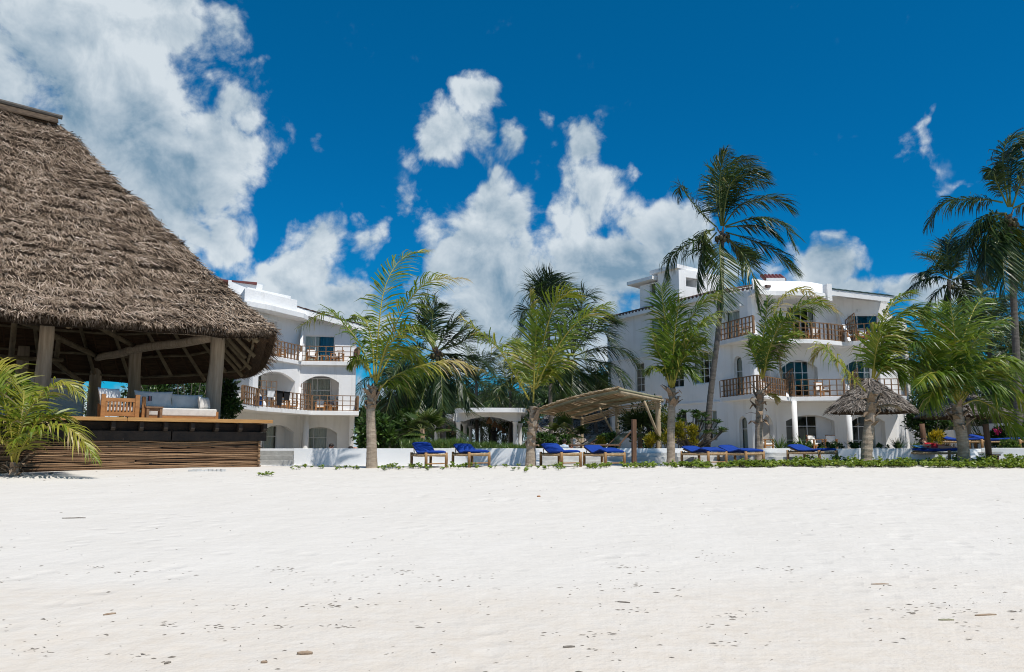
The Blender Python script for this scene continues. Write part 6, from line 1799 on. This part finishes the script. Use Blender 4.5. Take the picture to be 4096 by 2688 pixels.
def spiky(label, px, py, D_, r, n, base, m='leaf_bush', seed=0, tint=.4, group=None, up=.9, name='agave_plant'):
    """rosette of stiff pointed leaves"""
    rg = random.Random(seed); p = wp(px, D_); h = r * D_ / FPX; t = thing(name, label, 'plant', (p.x, p.y, base), group); B = Blades()
    for i in range(n):
        a = rg.uniform(0, 6.28); d = V((math.cos(a), math.sin(a), rg.uniform(.15, up * 2))).normalized()
        B.add((p.x, p.y, base + .02), d, V((-d.y, d.x, 0)) + V((0, 0, .01)), h * rg.uniform(.7, 1.1), .07, min(1, max(0, tint + rg.gauss(0, .12))))
    B.build('leaf_rosette', m, t, tip=.08)
def fan_palm(label, px, py, D_, n, rpx, base, seed=0, tint=.4):
    rg = random.Random(seed); c = W(px, py, D_); r = rpx * D_ / FPX; t = thing('fan_palm', label, 'palm tree', (c.x, c.y, base))
    mb = MB(); mb.tube([(c.x, c.y, base - .1), (c.x, c.y, c.z)], [.12, .10], 10); mb.build('trunk', 'fibre', t, True)
    for i in range(n):
        a = i * 2.4 + rg.uniform(-.2, .2); e = rg.uniform(-.2, 1.0); d = V((math.cos(a) * math.cos(e), math.sin(a) * math.cos(e), math.sin(e)))
        hub = V((c.x, c.y, c.z)) + d * r * .55 - V((0, 0, .03)); mb = MB(); mb.tube([(c.x, c.y, c.z - .1), hub], [.018, .010], 5); st_ = mb.build('leaf_stem', 'rachis_dark', t)
        sd = d.cross(V((0, 0, 1))).normalized(); nn = sd.cross(d); B = Blades(); tt = tint + rg.uniform(-.12, .15)
        for k in range(26):
            b_ = (k / 25 - .5) * 3.6; dd = (d * math.cos(b_) + sd * math.sin(b_) - nn * .12 * abs(b_) + V((0, 0, -.18))).normalized(); wv = nn.cross(dd) + nn * (.35 if k % 2 else -.35)
            B.add(hub, dd, wv, r * .55 * (1 - .12 * abs(b_)), r * .05, min(1, max(0, tt + rg.gauss(0, .05))))
        B.build('fan_leaf', 'leaf_palm', st_, tip=.9)
# --- behind the hut and around the left hotel
frangipani('frangipani with white blossoms seen below the hut eave', 760, 1560, 43, 230, 120, TERR_L, 46, 71, .26, .25, .30)
bush('leafy_bush', 'tall glossy bush beside the thick right hut post', 'bush', 900, 1610, 36, 45, 85, TERR_L, 30, 60, seed=72, tint=.35, L=.24, w=.09, clr=.5, stems=False)
bush('leafy_bush', 'dense dark bush at the foot of the daybed', 'bush', 560, 1640, 43, 330, 90, TERR_L, 40, 60, seed=73, tint=.4)
bush('leafy_bush', 'glossy bush behind the daybed pillows under the back eave', 'bush', 690, 1575, 45, 190, 62, TERR_L, 70, 80, seed=731, tint=.3, L=.22, w=.09, clr=.42)
bush('leafy_tree', 'round leafy tree with broad leaves beside the laundry hotel', 'tree', 1500, 1730, 37, 75, 70, TERR_L, 34, 70, seed=74, L=.22, w=.12, tint=.45)
bush('leafy_tree', 'dark leafy tree behind the ragged palm trunk', 'tree', 1620, 1720, 40, 90, 70, TERR_L, 34, 70, seed=75, L=.2, w=.11, tint=.30)
fan_palm('low fan palm in the hedge left of the pavilion', 1690, 1715, 35.5, 15, 110, TERR_L, 76, .5)
fan_palm('small fan palm behind the pergola brace', 2270, 1725, 42, 13, 90, TERR, 77, .5)
fan_palm('dark fan palm in front of the shaded gable wall', 2560, 1730, 37, 16, 110, TERR, 78, .25)
# hedge of fine grassy leaves on top of the long wall
B = Blades(); rg = random.Random(80)
for i in range(9000):
    px = rg.uniform(1605, 2110); D_ = rg.uniform(31.6, 33.2); p = wp(px, D_)
    topy = 1755 + 8 * mnoise.noise(V((px * .02, 0, 0))) + (10 if px > 1860 else 0) + (8 if px > 1980 else 0)
    z1 = zat(px, topy, 32.4) + rg.uniform(-.22, .03); d = (V((0, 0, 1)) + rdir(rg) * .75).normalized()
    B.add((p.x, p.y, z1 - .17), d, rdir(rg), rg.uniform(.12, .25), .028, min(1, max(0, rg.gauss(.62, .15))))
hd = thing('hedge', 'low bright green hedge running along the top of the long wall', 'hedge', (wp(1850, 32.4).x, 32.4, TERR_L))
o = B.build('foliage', 'leaf_bush', hd, tip=.15)
mb = MB(); a, b = wp(1608, 32.4), wp(2105, 32.4); mb.box(((a.x + b.x) / 2, 32.5, 1.22), (b.x - a.x, .7, .54)); mb.build('twigs', 'soil', hd)
# --- planting around the pergola and the gable wall
frangipani('frangipani with broad dark leaves before the gable wall', 2760, 1712, 36, 130, 75, TERR, 42, 81, .30, .02, .28)
bush('leafy_bush', 'dark bush under the pergola corner', 'bush', 2590, 1700, 38, 90, 90, TERR, 34, 60, seed=82, tint=.30)
for i, (x, y, D_, rx, ry, lab) in enumerate(((2668, 1760, 33.5, 30, 40, 'golden croton left of the bushy palm trunk'), (2715, 1735, 33.8, 28, 60, 'tall golden croton right of the bushy palm trunk'), (2772, 1745, 33.5, 24, 52, 'upright golden croton before the frangipani'), (2610, 1765, 34.5, 30, 30, 'low golden croton at the pergola post'), (2405, 1775, 35.5, 18, 28, 'golden croton between the deck loungers'), (2672, 1700, 34.2, 35, 60, 'green and gold croton under the gable window'))):
    bush('croton_shrub', lab, 'shrub', x, y, D_, rx * .75, ry * .9, TERR, 14, 40, 'leaf_gold', .17, .045, .42 if i < 5 else .15, seed=90 + i, upr=1.0, clr=.5, group='golden crotons in the garden')
for i, (x, lab) in enumerate(((2440, 'bush in front of the thatched cabin beside the raised deck lounger'), (2230, 'bush at the foot of the upright young palm behind the wall'), (2180, 'leafy shrub between pavilion and cabin'))):
    bush('leafy_bush', lab, 'bush', x, 1765, 36 + i, 50, 28, TERR if i < 1 else TERR_L, 18, 50, seed=100 + i, tint=.4)
for i, (x, r, lab) in enumerate(((3117, 70, 'spiky agave on the wall beside the wilting palm'), (3215, 75, 'spiky agave before the first porch column'), (3330, 45, 'low spiky agave in front of the porch chairs'), (3415, 50, 'spiky agave left of the windblown palm trunk'), (3592, 60, 'spiky agave at the hotel end wall'), (3660, 40, 'bright spiky plant behind the sunbather'))):
    spiky(lab, x, 0, 32.4, r, 46, TERR + .05, seed=110 + i, group='agaves along the terrace wall', tint=.45 if i < 5 else .7)
bush('leafy_bush', 'low creeping bushes along the porch front', 'bush', 3330, 1785, 33.0, 220, 12, TERR, 46, 30, seed=118, tint=.4, L=.1, w=.05, stems=False)
# --- right side
bush('leafy_tree', 'dense green tree at the hotel end wall', 'tree', 3710, 1640, 41, 80, 120, TERR, 60, 80, seed=120, L=.18, w=.09, tint=.34)
bush('leafy_tree', 'dark tree behind the far sunshade', 'tree', 3930, 1560, 50, 180, 130, TERR, 60, 70, seed=121, L=.22, w=.11, tint=.22)
bush('leafy_tree', 'dark tree beside the beige house', 'tree', 4120, 1540, 47, 120, 150, TERR, 50, 70, seed=122, L=.22, w=.11, tint=.22)
spiky('dark spiky dracaena beside the thick red-brown post', 3720, 0, 34.5, 90, 60, TERR, seed=123, tint=.25, up=1.2, name='dracaena')
bush('croton_shrub', 'golden croton beside the dracaena behind the sunbather', 'shrub', 3750, 1760, 34.5, 26, 28, TERR, 14, 46, 'leaf_gold', .15, .045, .7, seed=124, upr=1, clr=.5, group='golden crotons in the garden')
spiky('reddish grass tuft behind the shaded loungers', 3785, 0, 35, 60, 60, TERR, 'leaf_dry', 125, .2, name='grass_tuft')
bush('croton_shrub', 'golden croton between the sunshade pole and the dark trunk', 'shrub', 3908, 1762, 38, 24, 18, TERR, 12, 40, 'leaf_gold', .15, .045, .65, seed=126, upr=1, clr=.5, group='golden crotons in the garden')
ramp_mat('petal', [(.35, .01, .10), (.55, .02, .18)], .5, .3, .3, .2, 3)
bush('bougainvillea', 'bougainvillea with a magenta flower spray by the white garden wall', 'shrub', 3995, 1755, 36, 55, 40, TERR, 26, 50, seed=127, tint=.32)
bo_ = [o for o in bpy.data.objects if o.name.startswith('bougainvillea')][0]; lv = Leaves(); rg = random.Random(5)
for i in range(90):
    c = W(rg.gauss(3993, 7), rg.gauss(1725, 7), 35.6 + rg.uniform(-.2, .2)); lv.add(c, rdir(rg), rdir(rg), .07, .06, rg.random())
lv.build('blossom', 'petal', bo_)
bush('leafy_bush', 'leafy bushes at the garden wall right of the bougainvillea', 'bush', 4090, 1745, 35, 60, 50, TERR, 26, 50, seed=128, tint=.35)
bush('leafy_bush', 'bright low shrub at the foot of the garden-edge palm', 'bush', 4030, 1785, 33, 50, 16, TERR, 16, 40, seed=129, tint=.65)
# far greenery that closes the garden
for i, (x, y, D_, rx, ry, lab) in enumerate(((1560, 1690, 70, 140, 90, 'far dark trees beside the laundry hotel'), (1760, 1650, 80, 160, 120, 'far trees behind the broad palm'), (2000, 1640, 85, 200, 60, 'far trees over the pavilion roof'), (2230, 1620, 75, 160, 140, 'far trees behind the thatched cabin'), (2420, 1640, 66, 120, 120, 'far trees touching the gable wall'))):
    bush('leafy_tree', lab, 'tree', x, y, D_, rx, ry, TERR_L, 70, 70, seed=140 + i, L=.45, w=.22, tint=.25, stems=True)

# ================================================================ beach creeper
ramp_mat('leaf_creeper', [(.04, .085, .012), (.10, .17, .022), (.19, .27, .04), (.32, .36, .06)], .4, .3, .45, .15, 2.0)
rg = random.Random(150); lv = Leaves(); mb = MB()
def creeper_density(px):
    if px < 1560: return .0
    return .07 + .93 * min(1, max(0, (px - 2300) / 900))
n_sprig = 0
for i in range(4200):
    px = rg.uniform(1560, 4180)
    if rg.random() > creeper_density(px): continue
    right = min(1, max(0, (px - 2600) / 900))
    D_ = rg.uniform(26.0 - .3 * right, 27.6 + .7 * right); patch = mnoise.noise(V((px * .012, D_ * .8, 2.2)))
    if patch < -.12 - .2 * right: continue
    p = wp(px, D_); z = sandz(p.x, p.y); h = rg.uniform(.04, .15 + .15 * right * (1 if patch > .15 else .25)) * (1.3 if patch > .3 else 1); nl = rg.randint(5, 9)
    top = V((p.x + rg.uniform(-.08, .08), p.y + rg.uniform(-.08, .08), z + h)); mb.tube([(p.x, p.y, z - .02), top], [.006, .004], 3, False)
    for k in range(nl):
        a = rg.uniform(0, 6.28); f = rg.uniform(.3, 1); q_ = V((p.x, p.y, z)).lerp(top, f)
        d = V((math.cos(a), math.sin(a), rg.uniform(.1, 1.0))).normalized(); lv.add(q_, d, V((0, 0, 1)) + rdir(rg) * .6, rg.uniform(.07, .125), rg.uniform(.06, .095), min(1, max(0, rg.gauss(.62, .17))))
# a few loose runners on the bare sand to the left
for (x, y) in ((1180, 1880), (1232, 1872), (1290, 1874), (1348, 1880), (1385, 1876), (1428, 1880), (1530, 1876), (1560, 1874), (1545, 1884), (1600, 1878), (1640, 1874), (1720, 1882), (1052, 1903), (1072, 1905), (2070, 1880), (2110, 1888), (2165, 1878), (2230, 1880)):
    p = on_sand(x, y)
    for s_ in range(3):
        q0 = p + V((rg.uniform(-.15, .15), rg.uniform(-.15, .15), 0)); q0.z = sandz(q0.x, q0.y)
        mb.tube([q0 - V((0, 0, .02)), q0 + V((rg.uniform(-.06, .06), 0, .09))], [.005, .004], 3, False)
        for k in range(6):
            a = rg.uniform(0, 6.28); lv.add(q0 + V((0, 0, rg.uniform(.02, .1))), V((math.cos(a), math.sin(a), rg.uniform(.1, .8))), V((0, 0, 1)) + rdir(rg) * .5, rg.uniform(.06, .11), .075, min(1, max(0, rg.gauss(.6, .17))))
cr = lv.build('beach_creeper', 'leaf_creeper'); tag(cr, 'bright green beach creeper spreading over the sand below the terrace', 'creeper', kind='stuff')
st_ = mb.build('stems', 'leaf_dry', cr); st_['kind'] = 'stuff'

# ================================================================ wrack on the sand
mat('wrack', (.25, .22, .185), (.13, .112, .095), 20, .9)
mat('driftwood', (.36, .27, .19), (.24, .17, .12), 8, .9, .5, 30)
rg = random.Random(160); mb = MB()
def fleck(p, L_, w_, a):
    d = V((math.cos(a), math.sin(a), 0)); s_ = V((-d.y, d.x, 0)); z = sandz(p.x, p.y); c = V((p.x, p.y, z)); k = rg.uniform(-.4, .4)
    a0, a1, a2 = c - d * L_ / 2, c + s_ * L_ * k * .5, c + d * L_ / 2; h = w_ * .6
    mb.add([a0 + V((0, 0, .002)), a1 - s_ * w_ / 2 + V((0, 0, .0)), a1 + V((0, 0, h)), a1 + s_ * w_ / 2, a2 + V((0, 0, .002 + h * .3))], [(0, 1, 2), (0, 2, 3), (4, 2, 1), (4, 3, 2)])
for i in range(950):
    py = 1880 + 830 * rg.random() ** 1.15; px = rg.uniform(-60, 4160)
    clump = mnoise.noise(V((px * .0022, py * .008, 3.3)))
    if clump < rg.uniform(-.5, .35): continue
    p = on_sand(px, py); L_ = rg.uniform(.016, .06) * (1.5 if rg.random() < .1 else 1)
    fleck(p, L_ * (1.0 if py < 2300 else .8), L_ * rg.uniform(.12, .3), rg.gauss(0, .6))
for i in range(60):      # drift line strands
    px, py = rg.uniform(-50, 4140), rg.gauss(2420, 110); 
    for k in range(rg.randint(3, 12)):
        p = on_sand(px + rg.gauss(0, 45), py + rg.gauss(0, 7)); L_ = rg.uniform(.02, .07); fleck(p, L_, L_ * rg.uniform(.1, .25), rg.gauss(0, .5))
o = mb.build('beach_wrack', 'wrack'); tag(o, 'scattered dark twigs and seaweed scraps on the sand', 'debris', kind='stuff')
def driftwood(px, py, Lpx, r, lab, m='driftwood', ang=0.0, name='driftwood'):
    p = on_sand(px, py); D_ = p.y; L_ = Lpx * D_ / FPX; d = V((math.cos(ang), math.sin(ang) * 2, 0)).normalized(); n = 7; pts = []; rad = []
    for i in range(n):
        f = i / (n - 1) - .5; q_ = p + d * L_ * f; pts.append((q_.x, q_.y + .03 * L_ * math.sin(f * 5), sandz(q_.x, q_.y) + r * .55)); rad.append(r * (1 - (abs(f) * 1.7) ** 3 * .8) * (.9 if i % 2 else 1.05))
    mb = MB(); mb.tube(pts, rad, 8, True, .06, rg); tag(mb.build(name, m, None, True), lab, 'driftwood')
driftwood(1219, 2619, 58, .017, 'plump tan driftwood chunk lying closest to the water line')
driftwood(295, 2074, 90, .012, 'long thin straight stick lying on the dry sand', 'wrack')
driftwood(438, 2462, 44, .010, 'small tan stick among the drift line scraps on dry sand', ang=.3)
driftwood(1056, 2656, 24, .012, 'short rounded brown stub near the plump driftwood chunk')
driftwood(2276, 2590, 46, .010, 'short black stick lying on the damp sand', 'wrack')
driftwood(2495, 2412, 50, .008, 'thin forked twig on the drift line', 'wrack', -.2)
driftwood(3943, 2464, 90, .010, 'long flat tan sliver on the drift line', ang=.05)
driftwood(3520, 2340, 70, .008, 'pale straight reed stem high on the drift line')
driftwood(3785, 2483, 60, .010, 'olive clump of dried weed on the drift line', 'pole_green')
driftwood(670, 2656, 26, .010, 'small curled dark leaf on the damp sand', 'wrack', .5)
driftwood(2155, 1988, 14, .02, 'small orange-brown leaf on the dry upper sand', 'teak')
driftwood(203, 1895, 16, .03, 'brown coconut husk lump beside the knee-high palm', 'fibre')
mb = MB(); p = on_sand(830, 1885); 
for k in range(9): mb.box((p.x - .5 + k * .12, p.y, sandz(p.x, p.y) + .02), (.13, .10, .055 + .02 * (k % 3)), .1 * k)
tag(mb.build('sack_edge', 'concrete_pale'), 'row of half-buried pale blocks under the log cladding', 'blocks')

# ================================================================ people
mat('skin_pale', (.55, .32, .22), (.48, .27, .18), 5, .55); mat('skin_pink', (.56, .30, .22), (.50, .25, .18), 5, .55); mat('skin_dark', (.06, .035, .025), (.04, .025, .02), 5, .5)
mat('hair_dark', (.03, .02, .015), (.015, .01, .008), 20, .6); mat('hair_brown', (.10, .05, .025), (.06, .03, .015), 20, .6); mat('black_glass', (.01, .01, .01), (.01, .01, .01), 3, .15)
mat('red_swim', (.50, .012, .025), (.38, .01, .02), 6, .6); mat('shirt_stripe', (.30, .42, .55), (.62, .66, .70), 1.2, .9, contrast=(.45, .55), stretch=(1, 1, 14)); mat('black_cloth', (.012, .012, .013), (.02, .02, .02), 6, .9); mat('towel_blue', (.10, .35, .62), (.06, .25, .5), 8, .95)
def skin_mesh(name, J, E, m, parent=None, root=0, sub=2):
    """continuous body: joints with radii joined by edges, grown with the Skin modifier"""
    me = bpy.data.meshes.new(name); bm = bmesh.new(); lay = bm.verts.layers.skin.verify(); vs_ = []
    for i, (p, r) in enumerate(J):
        v = bm.verts.new(p); rr = r if hasattr(r, '__len__') else (r, r); v[lay].radius = rr; v[lay].use_root = (i == root); vs_.append(v)
    for a, b in E: bm.edges.new((vs_[a], vs_[b]))
    bm.to_mesh(me); bm.free(); me.materials.append(MATS[m]); o = bpy.data.objects.new(name, me); COL.objects.link(o)
    sk = o.modifiers.new('skin', 'SKIN'); sk.use_smooth_shade = True; ss = o.modifiers.new('subsurf', 'SUBSURF'); ss.levels = sub; ss.render_levels = sub
    WLOC[o.name] = V((0, 0, 0))
    if parent is not None: o.parent = parent
    return o
def body(J, hands, m, label, feet=True):
    """J: dict of joints in local space -> person object"""
    names = ['pelvis', 'waist', 'chest', 'neck', 'chin', 'head', 'crown', 'shL', 'elL', 'wrL', 'shR', 'elR', 'wrR', 'hipL', 'knL', 'anL', 'toL', 'hipR', 'knR', 'anR', 'toR']
    rad = {'pelvis': (.15, .12), 'waist': (.125, .10), 'chest': (.15, .115), 'neck': .052, 'chin': .062, 'head': .092, 'crown': .068, 'sh': .062, 'el': .042, 'wr': .027, 'hip': .088, 'kn': .058, 'an': .036, 'to': .030}
    L_ = []; idx = {}
    for n_ in names:
        idx[n_] = len(L_); L_.append((V(J[n_]), rad.get(n_) or rad[n_[:2]] if n_ in rad or n_[:2] in rad else rad[n_[:3]]))
    E = [('pelvis', 'waist'), ('waist', 'chest'), ('chest', 'neck'), ('neck', 'chin'), ('chin', 'head'), ('head', 'crown')]
    for s_ in 'LR': E += [('chest', 'sh' + s_), ('sh' + s_, 'el' + s_), ('el' + s_, 'wr' + s_), ('pelvis', 'hip' + s_), ('hip' + s_, 'kn' + s_), ('kn' + s_, 'an' + s_), ('an' + s_, 'to' + s_)]
    E = [(idx[a], idx[b]) for a, b in E]
    for s_ in 'LR':      # palm, four fingers and a thumb
        w0 = V(J['wr' + s_]); d = (w0 - V(J['el' + s_])).normalized(); sd = d.cross(V((0, 0, 1))); sd = sd.normalized() if sd.length > .1 else V((1, 0, 0)); dn = sd.cross(d)
        pk = len(L_); L_.append((w0 + d * .06, (.036, .016))); E.append((idx['wr' + s_], pk))
        for f in range(4):
            o_ = sd * (-.027 + .018 * f); ln = (.062, .075, .07, .055)[f]; a = len(L_)
            L_.append((w0 + d * .095 + o_, .0095)); L_.append((w0 + d * (.095 + ln * .5) + o_ * 1.15 + dn * .012, .0085)); L_.append((w0 + d * (.095 + ln * .9) + o_ * 1.2 + dn * .03, .007)); E += [(pk, a), (a, a + 1), (a + 1, a + 2)]
        a = len(L_); L_.append((w0 + d * .035 - sd * .04, .011)); L_.append((w0 + d * .075 - sd * .06 + dn * .01, .009)); E += [(pk, a), (a, a + 1)]
    # nose and ears follow the way the face looks
    fd = V(J['face']).normalized(); hd = V(J['head']); sd = fd.cross(V(J['crown']) - hd).normalized()
    o = skin_mesh('person', L_, E, m); tag(o, label, 'person')
    mb = MB(); up_ = (V(J['crown']) - V(J['chin'])).normalized(); c = hd + fd * .092 - up_ * .01
    mb.ell(c, (.014, .016, .022), 8, 6); mb.build('nose', m, o, True)
    for s_ in (-1, 1):
        mb = MB(); mb.ell(hd + sd * .09 * s_ - up_ * .01, (.014, .02, .03), 8, 6); mb.build('ear', m, o, True)
        mb = MB(); mb.ell(hd + fd * .080 + sd * .034 * s_ + up_ * .018, (.012, .012, .009), 8, 6); mb.build('eye', 'black_glass', o, True)
    mb = MB(); mb.ell(hd + fd * .078 - up_ * .055, (.026, .012, .008), 8, 5); mb.build('mouth', 'red_swim', o, True)
    return o, hd, fd, up_, sd
def clothing(o, name, cond, off, m):
    """garment: the part of the body surface that satisfies cond, lifted by off along its normals"""
    bpy.context.view_layer.update()
    ev = o.evaluated_get(bpy.context.evaluated_depsgraph_get()); me = ev.to_mesh()
    co = [v.co.copy() for v in me.vertices]; no = [v.normal.copy() for v in me.vertices]
    fs_ = [tuple(p.vertices) for p in me.polygons if cond(p.center)]
    ev.to_mesh_clear()
    used_ = sorted({i for f in fs_ for i in f}); mp = {i: k for k, i in enumerate(used_)}
    vs_ = np.array([tuple(co[i] + no[i] * off) for i in used_])
    g = make_obj(name, vs_, [tuple(mp[i] for i in f) for f in fs_], m, o, True)
    sm = g.modifiers.new('solidify', 'SOLIDIFY'); sm.thickness = .006; sm.offset = 1
    return g
def hair_cap(o, hd, fd, up_, m, long_=0.0):
    mb = MB(); M = Matrix((fd.cross(up_), fd, up_)).transposed(); c = hd - fd * .022 + up_ * .030; mb.ell(c, (.104, .108, .098), 14, 10, M)
    if long_: mb.ell(hd - fd * .05 - up_ * long_ * .5, (.10, .06, long_), 12, 8, M)
    mb.build('hair', m, o, True)
def shades(o, hd, fd, up_, sd):
    mb = MB()
    for s_ in (-1, 1): mb.ell(hd + fd * .094 + sd * .036 * s_ + up_ * .018, (.032, .032, .022), 10, 6)
    mb.bar(hd + fd * .10 - sd * .03 + up_ * .02, hd + fd * .10 + sd * .03 + up_ * .02, .01, .008); mb.build('sunglasses', 'black_glass', o, True)
def put_person(o, loc, rz): o.location = loc; o.rotation_euler = (0, 0, rz)
LIE = dict(pelvis=(0, -.05, .66), waist=(0, .14, .67), chest=(0, .36, .71), neck=(0, .56, .79), chin=(0, .63, .84), head=(0, .70, .88), crown=(0, .77, .91), face=(0, -.45, .9),
           shL=(-.19, .47, .74), elL=(-.28, .24, .72), wrL=(-.10, .10, .775), shR=(.19, .47, .74), elR=(.28, .22, .71), wrR=(.08, .14, .79),
           hipL=(-.09, -.12, .65), knL=(-.11, -.50, .66), anL=(-.10, -.88, .63), toL=(-.12, -.93, .80), hipR=(.09, -.12, .65), knR=(.13, -.50, .64), anR=(.13, -.90, .62), toR=(.16, -.95, .79))
o, hd, fd, up_, sd = body(LIE, None, 'skin_pale', 'woman in red two-piece swimsuit lying on her back on the blue lounger')
hair_cap(o, hd, fd, up_, 'hair_brown'); shades(o, hd, fd, up_, sd)
clothing(o, 'swim_top', lambda c: .235 < c.y < .47 and abs(c.x) < .175 and c.z > .60, .012, 'red_swim')
clothing(o, 'swim_bottom', lambda c: -.20 < c.y < .12 and abs(c.x) < .2 and c.z < .795, .012, 'red_swim')
lo8 = LOBJ[7]; put_person(o, (lo8.location.x, lo8.location.y, lo8.location.z - .055), lo8.rotation_euler.z)
tw_ = MB(); n = 10; L8 = lo8.location; M = Matrix.Rotation(lo8.rotation_euler.z, 3, 'Z')
for j in range(n):
    pass
vs_ = []; prof = [(.99, .665), (.72, .615), (.45, .585), (.15, .565), (-.3, .565)]
for yy, zz in prof:
    for i in range(7): vs_.append(tuple(M @ V(((i / 6 - .5) * .56, yy, zz + .006 * math.sin(i * 2 + yy * 9))) + L8))
tow = make_obj('beach_towel', np.array(vs_), [(j * 7 + i, j * 7 + i + 1, j * 7 + i + 8, j * 7 + i + 7) for j in range(4) for i in range(6)], 'towel_blue', None, True)
so_ = tow.modifiers.new('solidify', 'SOLIDIFY'); so_.thickness = .012; tag(tow, 'light blue beach towel spread under the sunbather', 'towel')
SIT = dict(pelvis=(0, 0, .12), waist=(0, .02, .30), chest=(0, .03, .48), neck=(0, .02, .64), chin=(0, -.01, .71), head=(0, -.015, .78), crown=(0, -.01, .84), face=(0, -1, .05),
           shL=(-.19, .03, .56), elL=(-.25, -.10, .33), wrL=(-.14, -.32, .30), shR=(.19, .03, .56), elR=(.25, -.10, .33), wrR=(.14, -.32, .30),
           hipL=(-.09, -.08, .11), knL=(-.17, -.45, .42), anL=(-.14, -.62, .05), toL=(-.15, -.76, .03), hipR=(.09, -.08, .11), knR=(.17, -.45, .42), anR=(.14, -.62, .05), toR=(.15, -.76, .03))
def sitter(label, px, ytop, D_, rz, base, skin, hair, glasses=False, shirt=None, long_=0.0):
    o, hd, fd, up_, sd = body(SIT, None, skin, label)
    if hair: hair_cap(o, hd, fd, up_, hair, long_)
    if glasses: shades(o, hd, fd, up_, sd)
    if shirt: clothing(o, 'shirt', lambda c: .10 < c.z < .655 and (c.y > -.14 or c.z > .42) and not (c.z < .22 and c.y < -.12), .016, shirt)
    clothing(o, 'shorts', lambda c: c.z < .24 and -.3 < c.y and abs(c.x) < .25, .012, 'black_cloth')
    p = wp(px, D_); z = zat(px, ytop, D_) - .93; put_person(o, (p.x, p.y, max(base, z)), rz); return o
sitter('person with dark sunglasses peering over the long wall below the laundry hotel', 1325, 1771, 32.6, .1, .6, 'skin_pink', 'hair_dark', True)
sitter('dark-haired person barely showing over the wall at the hotel corner', 1403, 1781, 33, .4, .5, 'skin_pink', 'hair_dark')
sitter('bald person barely showing over the wall at the hotel corner', 1421, 1778, 33, -.3, .5, 'skin_pink', None)
sitter('man in blue and white striped shirt seen from behind under the pergola', 2257, 1752, 35, 2.7, .5, 'skin_pink', 'hair_dark', shirt='shirt_stripe')
sitter('person in dark shorts sitting beside the striped shirt man', 2284, 1772, 34, .2, .5, 'skin_pink', 'hair_brown')
sitter('dark-haired woman looking out from between the deck loungers', 2367, 1768, 34.6, .3, .5, 'skin_pale', 'hair_brown', long_=.12)
STAND = dict(pelvis=(0, 0, .92), waist=(0, 0, 1.08), chest=(0, .01, 1.28), neck=(0, 0, 1.46), chin=(0, -.02, 1.52), head=(0, -.02, 1.59), crown=(0, 0, 1.66), face=(.5, -1, .2),
             shL=(-.19, 0, 1.39), elL=(-.24, -.18, 1.55), wrL=(-.12, -.28, 1.74), shR=(.19, 0, 1.39), elR=(.26, -.15, 1.53), wrR=(.10, -.28, 1.72),
             hipL=(-.09, 0, .88), knL=(-.09, -.02, .48), anL=(-.08, .02, .08), toL=(-.09, -.14, .03), hipR=(.09, 0, .88), knR=(.10, -.05, .48), anR=(.10, .0, .08), toR=(.11, -.16, .03))
o, hd, fd, up_, sd = body(STAND, None, 'skin_dark', 'dark-clad person standing in the pavilion with arms raised to the lamps')
hair_cap(o, hd, fd, up_, 'hair_dark')
clothing(o, 'black_clothes', lambda c: .10 < c.z < 1.46 or (c.z < 1.56 and abs(c.x) > .13), .02, 'black_cloth')
p = wp(1977, 53.0); put_person(o, (p.x, p.y, TERR_L + .2), .2); o.scale = (1.02,) * 3
